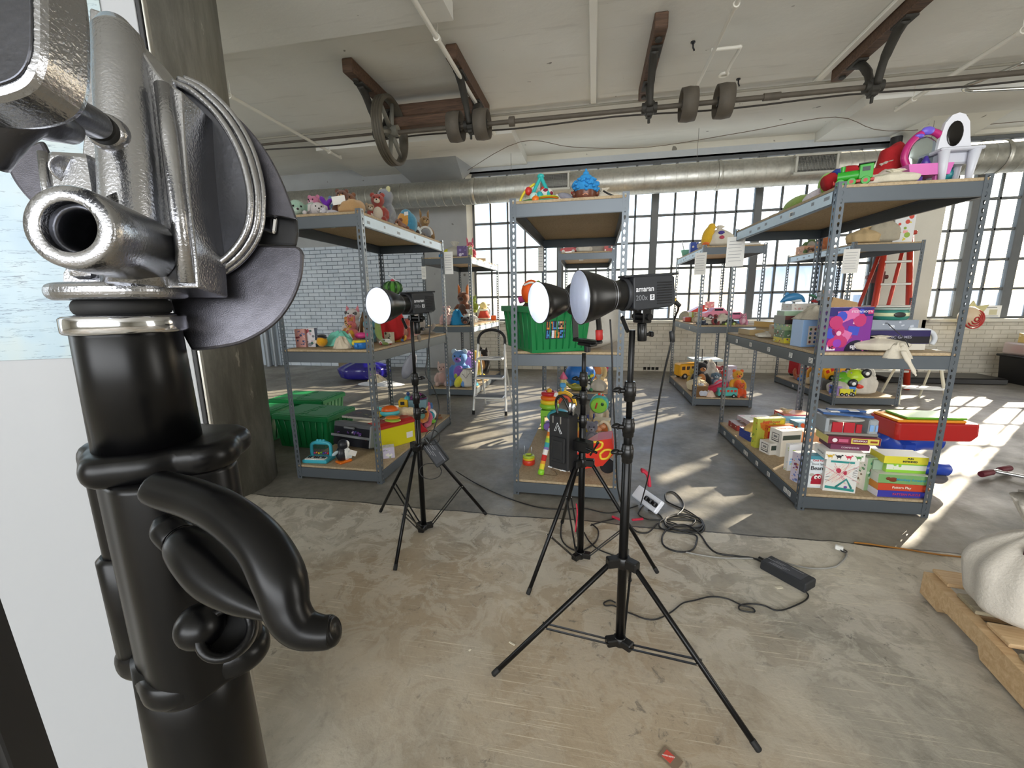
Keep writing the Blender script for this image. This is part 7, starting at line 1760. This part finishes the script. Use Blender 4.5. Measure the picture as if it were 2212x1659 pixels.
vehicle(on(1690, 815, m)+V((.12, .45, .02)), .46, '#9c1c24', 'big dark red toy fire engine on the bottom deck near the red ladder', 'bus', 25, c2='#d9d4cc', cat='toy fire engine', name='toy_fire_engine')
sack(on(1705, 832, m)+V((.14, .05, 0)), .24, .22, .20, 'rope tied beige bag in front of the dark red fire engine', '#c2b192', seed=96)
gbox(on(1722, 838, m)+V((.12, .0, 0)), .18, .16, .15, 'grey toy radio box beside the rope tied bag', '#77757a', 15, pal=('#b0aeb0', '#3a3a3c'), seed=5, n=5)
plush(on(1742, 835, m)+V((.12, .2, 0)), .34, '#d8962a', 'orange and yellow plush behind the upright of the games unit', -10, 'sit', 'round', c2='#e8c89a')
toy('toy_chair', on(1742, 852, m)+V((.06, .0, 0)), 'lilac plastic doll chair on the bottom deck near the red ladder', 'toy chair', [('seat', '#a58ac8', ('b', (0, 0, .10), (.16, .14, .03), .01)), ('backrest', '#a58ac8', ('b', (.07, 0, .19), (.03, .14, .18), .01, Ry(15))), ('leg', '#a58ac8', ('b', (-.06, 0, .05), (.03, .12, .10), .008)), ('leg', '#a58ac8', ('b', (.06, 0, .05), (.03, .12, .10), .008))], 20)
crumple(on(1745, 862, m)+V((.05, -.0, 0)), .2, .14, .08, '#d8b9bc', 'pink white doll clothes under the lilac chair', seed=97)
sack(on(1790, 845, m)+V((.04, .25, .0)), .36, .3, .34, 'large grey canvas bag behind the tipped yellow toy bus', '#b3ac9f', seed=98, neck=.86)
vehicle(on(1820, 850, m)+V((.0, .28, .17)), .34, '#eaa41a', 'yellow toy school bus tipped on the pile near the red ladder', 'bus', 0, c2='#c8382c', cat='toy bus', name='toy_bus', rot=(0, -25, 10))
r = toy('toy_bug', on(1858, 862, m)+V((.02, .25, .05)), 'lime green toy bug car with big black and white eyes near the red ladder', 'toy bug', [('body', '#6cb82a', ('e', (-.02, 0, .10), (.15, .13, .13))), ('face', '#b8d82c', ('e', (.03, -.05, .16), (.12, .09, .10))), ('eye', '#15161a', ('e', (-.03, -.13, .10), (.055, .02, .055)), ('e', (.10, -.12, .22), (.055, .02, .055))), ('>pupil', '#f0f0ea', ('e', (-.03, -.15, .10), (.022, .008, .022)), ('e', (.10, -.14, .22), (.022, .008, .022)))], 0)
plush(on(1885, 850, m)+V((.05, .3, .12)), .24, '#e3e0d6', 'white plush tucked to the right of the lime bug car', 0, 'sit', 'round')
vehicle(on(1802, 868, m)+V((.03, .06, 0)), .24, '#2468c8', 'bright blue toy truck at the front of the bottom deck near the red ladder', 'truck', -10, c2='#3f86d8', cat='toy truck', name='toy_truck')
sack(on(1815, 862, m)+V((.03, .2, 0)), .22, .2, .20, 'pale canvas bag above the bright blue toy truck', '#c6c0b2', seed=99, neck=.9)
vehicle(on(1862, 868, m)+V((.0, .05, 0)), .18, '#d8cf2c', 'yellow toy digger truck at the front of the bottom deck near the red ladder', 'truck', 180, c2='#e0d83c', cat='toy truck', name='toy_truck')
toy('toy_figure', on(1868, 862, m)+V((.02, .12, .08)), 'red and orange toy figure above the yellow digger', 'toy figure', [('body', '#d8402c', ('e', (0, 0, .04), (.05, .04, .04)), ('e', (.03, 0, .08), (.03, .03, .03)))])
sack(on(1895, 868, m)+V((.02, .15, 0)), .28, .24, .30, 'light grey sloping canvas bag right of the lime bug car', '#cfc8bc', seed=100, neck=.95, ruff=.25)
# ================================================================ ladders, crates, floor things
for p_, h_, c_, lb, rz_, po, ea, c2_ in (
    (on(1580, 845, D0)+V((-.05, .42, .0)), .26, '#8c2f3a', 'wine red plush behind the teal camper van', 0, 'sit', 'round', '#d8b8a8'),
    (on(1500, 845, D0)+V((.05, .35, .0)), .24, '#d8b23c', 'mustard yellow plush behind the cream bag of yellow toys', 10, 'sit', 'round', '#f0dc9a'),
    (on(1560, 850, D0)+V((.0, .30, .0)), .22, '#5f7a8c', 'steel blue plush behind the magenta toy case', -10, 'sit', 'long', '#b9c8d2'),
    (on(1490, 700, D1)+V((.08, .12, .0)), .14, '#b9a58c', 'oatmeal plush bear before the tiny play house', 0, 'sit', 'round', '#dcd0bc'),
    (on(1618, 703, D1)+V((-.03, .08, .0)), .13, '#d98ca4', 'rose plush kitten beside the hot pink rounded car', 0, 'sit', 'point', '#f0ccd6'),
    (on(1725, 828, D0)+V((.15, .35, .0)), .28, '#a8522c', 'russet plush bear behind the grey toy radio box', 0, 'sit', 'round', '#d8a47c'),
    (on(1268, 858, D0)+V((.0, .30, .0)), .24, '#3c8c5a', 'emerald plush dinosaur behind the small black and white plush', 0, 'sit', 'point', '#b8d89a'),
    (on(1240, 985, D0)+V((.05, .30, .0)), .24, '#d8c03c', 'lemon yellow plush duck behind the lamp control box', 0, 'sit', 'none', '#e8862a'),
    (on(1325, 940, D0)+V((-.02, .45, .0)), .26, '#c9b090', 'fawn plush bear at the back right of the centre bottom deck', 0, 'sit', 'round', '#e6d8c0')):
    plush(p_, h_/1.15, c_, lb, rz_, po, ea, c2=c2_)
CLAMP[0] = False
def settle():
    '''slide every toy fully onto its own deck'''
    bpy.context.view_layer.update()
    U = ((-1.782, 2.551, .672, 1.50), (-.157, 2.545, .672, 1.53), (1.578, 2.62, .684, 1.53), (-1.882, 5.342, .668, 1.49), (-.10, 5.293, .669, 1.5), (1.512, 5.185, .654, 1.5), (3.14, 5.45, .70, 1.45))
    for o in TOYS:
        if o.name.split('.')[0] in ('storage_bin', 'bag_neck', 'plush_snake', 'steel_shelf_unit', 'paper_sheet', 'toy_bird_'): continue
        P_ = [c.matrix_world @ V(k) for c in o.children_recursive if c.type == 'MESH' for k in c.bound_box]
        if not P_: continue
        lo = [min(p[i] for p in P_) for i in range(3)]; hi = [max(p[i] for p in P_) for i in range(3)]
        c = [(lo[0]+hi[0])/2, (lo[1]+hi[1])/2]
        u = min(U, key=lambda u: max(0, abs(c[0]-u[0])-u[2]/2) + max(0, abs(c[1]-u[1]-u[3]/2)-u[3]/2))
        x0, x1, y0, y1 = u[0]-u[2]/2+.012, u[0]+u[2]/2-.012, u[1]+.008, u[1]+u[3]-.012
        dx = max(0, x0-lo[0]) - max(0, hi[0]-x1) if hi[0]-lo[0] < x1-x0 else (x0+x1)/2-c[0]
        dy = max(0, y0-lo[1]) - max(0, hi[1]-y1) if hi[1]-lo[1] < y1-y0 else 0
        o.location.x += dx; o.location.y += dy
        for z in (.105, .956, 1.832):
            if z-.05 < lo[2] < z: o.location.z += z-lo[2]+.0005
settle()
r = thing('step_ladder', (-1.13, 4.46, 0), 0, 'white folding step ladder with black hoop handle behind the left shelf units', 'ladder')
AL = mat('#dcdcda', .35, .3, name='white_ladder_metal')
for sg in (-1, 1):
    MB().use(AL).cyl((sg*.19, 0, .03), (sg*.155, .17, .80), .0125, n=12).build('front_rail', r)
    MB().use(RUB).cyl((sg*.191, -.004, 0), (sg*.189, .004, .045), .017, n=12).build('foot', r)
    MB().use(AL).cyl((sg*.17, .48, .0), (sg*.14, .17, .70), .010, n=10).build('rear_rail', r)
MB().use(BLKM).tube(spline([(-.155, .17, .78), (-.15, .18, .86), (-.10, .19, .92), (0, .19, .945), (.10, .19, .92), (.15, .18, .86), (.155, .17, .78)], 5), .016, 12).build('hoop_handle', r)
for k, z in enumerate((.20, .42, .63)):
    q = MB().use(AL).box((0, .04+.035*k, z), (.35-.02*k, .17, .022), .006).build('step', r)
    MB().use(mat('#5c5e60', .8)).box((0, .04+.035*k, z+.012), (.31-.02*k, .14, .004)).build('tread', q)
MB().use(AL).cyl((-.16, .46, .05), (.16, .46, .05), .009).build('rear_bar', r)
r = thing('red_ladder', (3.93, 6.55, 0), 0, 'tall red fibreglass stepladder with silver rungs standing before the right wall column', 'ladder')
FG = mat('#b5341f', .45, name='red_fibreglass')
for sg, x0, x1 in ((-1, -.34, -.22), (1, .34, .06)):
    x0 = sg*.29; x1 = sg*.13
    MB().use(FG).tube([(x0, -.05, 0), (x1-.02*0, .10, 2.05)], .042, 4).build('front_rail', r)
    MB().use(FG).tube([(sg*.26, .72, 0), (sg*.12, .16, 2.0)], .026, 4).build('rear_rail', r)
for k in range(7):
    z = .25+.29*k; t_ = z/2.05; hw = .29+(.13-.29)*t_
    MB().use(mat('#cfcfca', .35, .5)).box((0, -.05+.15*t_, z), (hw*2, .08, .03), .005).build('rung', r)
    if k % 2: MB().use(mat('#9a9c9c', .4, .5)).box((0, .72-.56*t_, z), (hw*1.8, .02, .02), .004).build('brace', r)
MB().use(mat('#b5341f', .5)).box((0, .13, 2.06), (.32, .22, .05), .01).build('top_cap', r)
MB().use(INK).box((.213, -.001, 1.1), (.05, .003, .26), .001, Ry(-4.5)).build('label_plate', r)
text('WERNER', .045, T(.213, -.006, 1.1) @ Ry(-4.5) @ FRONT @ Rz(-90), WHT, r, 'lettering', .0003)
r = thing('folding_stool', (3.80, 5.72, 0), -10, 'low cream folding step stool on the floor behind the games unit', 'step stool')
CR_ = mat('#d8d2bc', .5)
for sg in (-1, 1):
    MB().use(CR_).cyl((sg*.22, -.20, 0), (sg*.16, .02, .62), .016, n=10).build('front_leg', r)
    MB().use(CR_).cyl((sg*.20, .34, 0), (sg*.15, .04, .58), .013, n=10).build('rear_leg', r)
for z, y in ((.20, -.12), (.42, -.04)): MB().use(mat('#e9e9e6', .5)).box((0, y, z), (.38, .15, .022), .006).build('step', r)
MB().use(CR_).box((0, .02, .62), (.34, .10, .02), .006).build('top_step', r)
bin_(V((-2.50, 3.32, 0)), -4, .57, .39, .31, 'closed green storage bin nearest the left front shelf unit')
bin_(V((-2.98, 3.88, 0)), 2, .60, .42, .31, 'closed green storage bin at the back in the sunlight by the left shelf')
bin_(V((-3.16, 3.34, 0)), 2, .52, .42, .30, 'sunlit closed green storage bin in the middle beside the concrete column')
bin_(V((-3.22, 2.92, 0)), 88, .34, .42, .28, 'green storage bin mostly hidden behind the concrete column')
sack(V((-3.75, 6.35, 0)), .80, .5, .42, 'shiny blue violet plastic sack on the floor by the blue brick wall', '#2a2486', seed=111, neck=.8).children[0].data.materials[0] = mat('#1f1a7a', .22, coat=.4, name='shiny_blue_plastic')
crumple(V((-3.25, 5.98, 0)), .78, .34, .05, '#d4d8e0', 'flat white plastic bag sheet lying in front of the blue violet sack', seed=112, name='plastic_bag', cat='bag')
crumple(V((-3.35, 6.02, .04)), .34, .2, .10, '#d8cbb0', 'small beige cloth heap on the white plastic sheet', seed=113)
toy('toy_fan_blade', V((-2.95, 6.35, .0)), 'grey oval paddle leaning behind the blue violet sack', 'paddle', [('paddle', '#8a8c98', ('e', (0, 0, .24), (.10, .03, .24), Ry(28)))])
gbox(V((-4.55, 7.3, 0)), .42, .3, .18, 'brown wooden crate against the blue brick wall', '#6a5c44', 4, top='#4c4232', name='wooden_box')
r = toy('pallet_dolly', V((5.0, 7.25, 0)), 'low black platform dolly lying along the wall under the right window', 'dolly', [('deck', '#1c1c1d', ('b', (0, 0, .06), (1.5, .5, .05), .01)), ('edge', '#111112', ('b', (0, -.24, .04), (1.5, .05, .08), .01))])
r = thing('black_tote', (6.15, 7.15, 0), 0, 'black plastic tote with clear tub on top at the right edge of the view', 'tote')
MB().use(BLKM).prism([(-.24, 0), (.24, 0), (.28, .38), (-.28, .38)], .42, T(0, .21, 0) @ Rx(90), .01).build('tote_body', r)
MB().use(BLKM).box((0, 0, .39), (.62, .46, .03), .01).build('tote_lid', r)
r = toy('clear_tub', V((6.15, 7.15, .405)), 'clear plastic tub with pink contents on the black tote', 'tub', [('tub', mat('#d8c8c4', .2, alpha=.6, name='clear_pink_plastic'), ('b', (0, 0, .09), (.56, .38, .17), .02)), ('contents', '#d88a7a', ('b', (0, 0, .07), (.42, .30, .10), .02))])
gbox(V((6.10, 7.15, .58)), .26, .2, .13, 'small yellow cream carton on the clear tub at the right edge', '#d9c07a', 0, pal=('#f0e6c8',), seed=3, n=3)
r = thing('hanging_ball', (5.36, 7.3, .78), 0, 'red and cream striped swirl ball in a net at the right window sill', 'ball')
b = MB().use(plastic('#e0c9a8')).ell((0, 0, .16), (.13, .11, .15)); b.build('ball', r)
for k in range(4):
    MB().use(plastic('#b8302c')).tube([((.030+.030*k)*math.cos(a)+.03, -.105+.016*k+.0, .13+(.030+.034*k)*math.sin(a)) for a in [q*PI/10 for q in range(20)]], .010, 8, closed=True).build('stripe', r)
toy('butterfly_net', V((5.48, 7.45, .95)), 'pale yellow net bag above the striped swirl ball', 'net', [('net', 'm#d6cf9a', ('p', [(-.12, 0), (.0, .22), (.05, .14), (.20, .16), (.08, -.06)], .02, Rx(90)))])
r = MB().use(PAPER).box((0, 0, 0), (.26, .003, .18)).use(mat('#c9c3a0')).box((.03, -.003, -.01), (.10, .002, .08)).use(INK).box((-.02, -.003, .06), (.18, .002, .008)).box((-.0, -.003, -.07), (.2, .002, .006)).build('window_notice')
r.location = (5.98, 7.78, 1.00); tag(r, 'paper notice stuck low on the right window', 'notice')
# wall-mounted bits: scooter handle, pallet and sack at the right
r = thing('scooter_handle', (0, 0, 0), 0, 'chrome T-handle with two dark red grips lying on the floor at the right', 'handle')
a, c, e_ = atz(2122, 1024, .035), atz(2176, 1012, .035), atz(2240, 1035, .03)
MB().use(mat('#c9cbcd', .2, .95)).cyl(a.lerp(c, .25), a.lerp(c, .75), .012, n=14).cyl(a.lerp(c, .5), e_, .0125, n=14).build('chrome_bar', r)
MB().use(plastic('#5a1420', .6)).cyl(a.lerp(c, -.05), a.lerp(c, .38), .021, n=16, e=.004).build('grip', r)
MB().use(plastic('#5a1420', .6)).cyl(a.lerp(c, .68), a.lerp(c, 1.1), .021, n=16, e=.004).build('grip', r)
# pallet
r = thing('wooden_pallet', (1.44, 1.88, 0), -8, 'rough wooden pallet at the right edge of the floor', 'pallet')
b = [(0, 0), (.055, 0)]
for k, x in enumerate((0.0, .5, 1.0)):
    MB().use(PALE).prism([(0, 0), (.12, 0), (.14, .03), (.34, .035), (.36, 0), (.64, 0), (.66, .035), (.86, .03), (.88, 0), (1.0, 0), (1.0, .10), (0, .10)], .04, T(x, 0, .012) @ Rz(-90) @ Rx(90)).build('stringer', r)
for k in range(7):
    MB().use(GREYPALE if k % 2 else PALE).box((.52, -.05-.152*k, .121), (1.06, .105, .016), .003, Rz(.6*((k*7) % 3-1))).build('deck_board', r)
for k in range(3): MB().use(PALE).box((.52, -.06-.44*k, .008), (1.06, .10, .014), .003).build('base_board', r)
t = sack(atz(2205, 1335, .13), .30, .28, .44, 'big white canvas sack gathered at the neck on the wooden pallet', '#ccc5ba', seed=121, neck=.74, ruff=.34)
MB().use(cloth('#ccc5ba')).tube(spline([(0, -.05, .27), (.06, -.12, .25), (.14, -.16, .18), (.2, -.15, .12)], 5), .018, 8, flat=.5).build('cloth_strap', t)
toy('red_box_inside', atz(2205, 1335, .13)+V((-.03, -.055, .235)), 'dark maroon cloth showing in the mouth of the big canvas sack', 'cloth', [('cloth', 'm#3f1216', ('b', (0, 0, .02), (.10, .06, .11), .02))])
crumple(V((1.44, 1.02, .13)), .30, .2, .12, '#d8d2c8', 'corner of another white cloth bag at the right edge on the pallet', seed=123)
# ---------------------------------------------------------------- power gear and cables
DARKPL = mat('#202226', .55, name='adapter_plastic')
def adapter(p, rz, label, L_=.20, w_=.085, h_=.045, rot=None):
    r = thing('power_adapter', p, rz, label, 'power adapter', 'black lamp power adapters', rot=rot)
    MB().use(DARKPL).box((0, 0, h_/2), (L_, w_, h_), .005).build('casing', r)
    b = MB().use(mat('#3a3c42', .6)).box((0, 0, h_+.0004), (L_*.72, w_*.74, .001)).use(mat('#7b7d82', .6))
    rn = random.Random(3)
    for k in range(6): b.box((-.03+rn.uniform(-.03, .06), w_*(-.28+.11*k), h_+.001), (rn.uniform(.03, .08), .003, .0008))
    b.build('rating_label', r)
    MB().use(BLK).cyl((-L_/2-.03, 0, h_/2), (-L_/2, 0, h_/2), .011, n=12).build('plug', r)
    return r
adapter(V((.896, 1.914, 0)), -51, 'black power adapter brick lying on the floor, right of the lamps')
def fcable(name, pts, label, r_=.0036, c='#141414', cat='cable', group=None):
    P_ = []
    for q in pts:
        z = r_+.001 + (q[2] if len(q) > 2 else 0)
        v = atz(q[0], q[1], z); P_.append(tuple(v))
    o = MB().use(mat(c, .45, name='cable_rubber')).tube(spline(P_, 7), r_, 8).build(name)
    return tag(o, label, cat, group)
def wcable(name, pts, label, r_=.0034, c='#141414', cat='cable', kids=None):
    o = MB().use(mat(c, .45, name='cable_rubber')).tube(spline([tuple(p) for p in pts], 7), r_, 8).build(name)
    return tag(o, label, cat)
fcable('cable', [(985, 1018, .02), (1030, 1045), (1095, 1075), (1160, 1095), (1215, 1100), (1262, 1098), (1310, 1108), (1345, 1102), (1378, 1092)], 'thin black cable running from the farthest left stand to the white power strip')
fcable('cable', [(1395, 1085), (1382, 1102), (1380, 1112), (1400, 1122), (1435, 1124), (1470, 1135)], 'black cable linking the white power strip to the coil')
fcable('cable_coil', [(1400, 1102), (1425, 1112), (1448, 1140), (1500, 1148), (1518, 1138), (1512, 1120), (1470, 1110), (1440, 1118), (1445, 1132), (1490, 1135), (1500, 1122), (1465, 1113), (1438, 1122), (1442, 1138), (1480, 1147), (1515, 1150), (1520, 1132), (1495, 1122), (1435, 1122), (1425, 1138), (1450, 1148), (1500, 1155, .004), (1505, 1170), (1495, 1188), (1468, 1192), (1438, 1182), (1430, 1165), (1440, 1145), (1470, 1133), (1495, 1140, .006), (1515, 1158), (1530, 1180), (1550, 1195), (1590, 1201), (1628, 1206), (1652, 1218, .01)], 'coiled black cable pile on the floor leading to the adapter brick', .0046)
fcable('cable', [(1462, 1113), (1476, 1098), (1473, 1080), (1455, 1063), (1438, 1066), (1440, 1082), (1460, 1093), (1488, 1105), (1515, 1125), (1512, 1138), (1490, 1140)], 'loose black loop of cable standing off the coil towards the shelves', .0044)
fcable('cable', [(1733, 1273, .01), (1746, 1285), (1738, 1298), (1700, 1315), (1675, 1318), (1650, 1308), (1620, 1304), (1598, 1308), (1600, 1318), (1628, 1322), (1626, 1314), (1600, 1306), (1570, 1293), (1535, 1289), (1500, 1297), (1475, 1303), (1450, 1322), (1420, 1337), (1395, 1337), (1370, 1328), (1345, 1318), (1325, 1308), (1308, 1308), (1305, 1302), (1318, 1297), (1330, 1302)], 'thin black lamp cable wandering across the near floor from the adapter', .0030)
fcable('cable', [(1478, 1192), (1520, 1200), (1560, 1205), (1610, 1206), (1670, 1208), (1720, 1222), (1760, 1228), (1800, 1225), (1820, 1212), (1829, 1198), (1822, 1190)], 'grey cable on the floor ending in a white plug right of the adapter', .0038, '#8c8b86')
t = toy('white_plug', atz(1812, 1188, .0), 'white plug head at the end of the grey cable', 'plug', [('plug', '#e6e6e2', ('b', (0, 0, .012), (.034, .022, .022), .004)), ('clip', '#222222', ('t', .012, .003, T(.02, -.01, .008)))], -30)
fcable('extension_cord', [(1845, 1172), (1870, 1174), (1910, 1180), (1955, 1186), (1990, 1192), (2030, 1198), (2090, 1204), (2140, 1206)], 'flat orange extension cord on the floor at the right', .0042, '#a8722c', 'cord')
fcable('cable', [(1276, 1135), (1290, 1130), (1320, 1122), (1336, 1118)], 'short black cable end by the middle stand with a red strap', .0036)
fcable('cable', [(1213, 1130), (1212, 1160), (1225, 1180), (1250, 1190), (1275, 1180), (1290, 1165), (1292, 1145), (1278, 1132)], 'black cable loop on the floor around the middle stand', .0040)
fcable('cable', [(1262, 1150), (1272, 1168), (1290, 1185), (1318, 1197), (1345, 1206)], 'black cable between the middle stand and the nearest stand', .0036)
fcable('cable', [(1420, 1130), (1400, 1150), (1375, 1148), (1360, 1132)], 'black cable curving under the nearest stand to the coil', .0040)
r = thing('power_strip', (.352, 2.52, .0), 66, 'white power strip tilted on the floor with black plugs', 'power strip')
r.rotation_euler = Euler((math.radians(50), 0, math.radians(-62)), 'XYZ')
r.location = (.352, 2.50, .055)
MB().use(mat('#dfe2ea', .35)).box((0, 0, 0), (.24, .085, .03), .006).build('strip_body', r)
for k in range(3): MB().use(BLK).box((.02+.04*k, -.0, .026), (.026, .030, .03), .006).build('plug', r)
RS = mat('#b5203a', .6, name='red_strap')
r = MB().use(RS).tube(spline([tuple(atd(1386, 1016, 2.15)), tuple(atd(1392, 1018, 2.15)), tuple(atd(1400, 1028, 2.15)), tuple(atd(1403, 1050, 2.15))], 5), .022, 10, flat=.45).build('cable_strap'); tag(r, 'red cable strap hanging on the nearest lamp cable', 'strap', 'red cable straps')
r = MB().use(RS).tube(spline([tuple(atd(1245, 1088, 1.98)), tuple(atd(1247, 1110, 1.98)), tuple(atd(1243, 1148, 1.99))], 5), .010, 8, flat=.35).build('cable_strap'); tag(r, 'long red cable strap hanging behind the middle stand pole', 'strap', 'red cable straps')
for k, (x, y) in enumerate(((1333, 1124), (1377, 1126))):
    r = MB().use(RS).box((0, 0, .012), (.07, .014, .012), .003, Rz(20 if k else -35)).build('cable_strap'); r.location = atz(x, y, .0)
    tag(r, ['small red cable strap on the floor left of the nearest stand pole', 'small red cable strap on the floor right of the nearest stand pole'][k], 'strap', 'red cable straps')
# lamp cables
s_ = LC.matrix_basis
def lw(o, p): return (Matrix.Translation(o.location) @ o.rotation_euler.to_matrix().to_4x4() @ Matrix.Diagonal((*o.scale, 1))) @ V(p)
a = lw(LC, (-.186, 0, -.018))
P_ = [a, a+V((.03, .01, -.03)), atd(1457, 690, 1.38), atd(1450, 740, 1.38), atd(1436, 800, 1.42), atd(1421, 880, 1.5), atd(1408, 970, 1.7), atd(1400, 1030, 2.0), atz(1384, 1090, .01)]
wcable('lamp_cable', P_, 'black power cable dropping from the back of the nearest lamp')
t = toy('ferrite_bead', atd(1452, 727, 1.38), 'black cylindrical ferrite bead on the nearest lamp cable', 'ferrite bead', [('bead', BLKM, ('c', (.002, 0, -.018), (-.002, 0, .018), .0085))])
toy('cable_plug', a, 'black and gold cable plug at the back of the nearest lamp', 'plug', [('plug', BLKM, ('c', (0, 0, 0), (.035, .008, -.028), .009, .006)), ('collar', mat('#b99a3c', .3, .8), ('c', (.010, .002, -.008), (.016, .004, -.013), .0095))])
P_ = [atd(1318, 690, 1.75), atd(1322, 760, 1.76), atd(1324, 850, 1.8), atd(1330, 960, 1.85), atd(1334, 1050, 1.95), atd(1346, 1100, 2.0)]
wcable('lamp_cable', P_, 'straight black cable hanging between the middle and nearest stands', .0036)
a = lw(LA, (-.19, 0, -.02))
P_ = [a, atd(922, 660, 2.2), atd(929, 690, 2.2), atd(928, 720, 2.2), atd(922, 780, 2.2), atd(920, 808, 2.2), atd(935, 835, 2.2), atd(948, 880, 2.15), atd(935, 935, 2.15), atd(925, 960, 2.15)]
wcable('lamp_cable', P_, 'thin black cable hanging from the farthest left lamp')
p = atd(944, 978, 2.17)
r = adapter(p, 0, 'black power adapter brick strapped to the leg of the farthest left stand', .13, .075, .035, rot=(math.radians(70), math.radians(52), math.radians(-8)))
P_ = [atd(930+24*math.cos(q), 1018+17*math.sin(q), 2.16+.02*math.sin(q/2)) for q in [k*.7 for k in range(19)]]
wcable('lamp_cable', P_, 'coiled thin cable hanging on the farthest left stand', .0022)
P_ = [atd(934+16*math.cos(q), 945+16*math.sin(q), 2.14+.02*math.sin(q/2)) for q in [k*.7 for k in range(16)]]
wcable('lamp_cable', P_, 'tangled thin cable at the top of the strapped adapter brick', .0020)
# control box on the middle stand
p = atd(1217, 952, 1.93)
r = thing('control_box', p, -28, 'black lamp control box with battery plate clamped to the middle stand', 'control box')
MB().use(BLKM).box((0, 0, 0), (.105, .085, .255), .006).build('box_body', r)
MB().use(mat('#1a1b1d', .4)).box((-.0, -.046, -.03), (.075, .012, .12), .004).box((0, -.053, -.03), (.05, .006, .09), .003).build('battery_plate', r)
b = MB().use(mat('#d0d2d4', .4, .4))
for a0, a1 in (((-.022, .055), (-.006, .095)), ((-.006, .095), (.018, .048)), ((.018, .048), (.010, .046)), ((-.022, .055), (-.014, .056)), ((-.014, .056), (-.004, .083)), ((.010, .046), (.0, .072))): b.cyl((a0[0], -.0435, a0[1]), (a1[0], -.0435, a1[1]), .0012, n=5)
b.build('logo', r)
for x in (-.028, .012): MB().use(CHR2).box((x, -.044, .108), (.007, .004, .034), .001).build('latch', r)
for x in (.03, .048): MB().use(CHR2).cyl((x, .0, .13), (x+.006, .0, .185), .0075, n=14, e=.001).build('connector', r)
MB().use(BLK).box((.088, .02, -.01), (.09, .05, .05), .005).cyl((.12, .0, -.01), (.18, -.02, -.012), .006).build('clamp_arm', r)
MB().use(BLK).cyl((.15, -.02, -.03), (.19, -.03, .035), .004).ell((.19, -.03, .038), .007).build('clamp_lever', r)
MB().use(BLK).tube(spline([(-.03, 0, .12), (-.042, 0, .17), (-.03, 0, .205), (0, 0, .20), (.03, 0, .15), (.04, .01, .13)], 5), .006, 8).build('cable_loop', r)
MB().use(mat('#c9cdd0', .4)).box((-.045, -.040, -.125), (.02, .008, .004)).box((.03, -.040, -.125), (.02, .008, .004)).build('foot_mark', r)
# litter on the floor
r = thing('cardboard_tag', atz(1448, 1640, .0), -40, 'brown cardboard tag with red logo square on the floor at the bottom edge', 'tag')
MB().use(mat('#7d6b58', .8)).box((0, 0, .002), (.056, .04, .003), .0005).build('card', r)
MB().use(mat('#c94a3c', .6)).box((-.006, 0, .0038), (.026, .026, .0008)).build('logo_square', r)
text('HOME DEPOT', .0055, T(-.006, 0, .0046) @ Rz(35), PAPER, r, 'lettering', .0002)
for k, (x, y, a_) in enumerate(((1106, 1391, -25), (1015, 1405, 60), (1683, 1270, 20))):
    r = MB().use(mat('#d9d2bd', .7)).box((0, 0, .002), ((.026, .009, .03)[k], (.007, .007, .014)[k], .0025), .0006).build('litter_scrap'); r.location = atz(x, y, 0); r.rotation_euler = (0, 0, math.radians(a_))
    tag(r, ['pale chip of wood on the floor near the left foot of the nearest stand', 'tiny pale crumb on the floor left of the nearest stand', 'bent white paper scrap beside the adapter brick'][k], 'scrap', 'pale scraps on the floor')
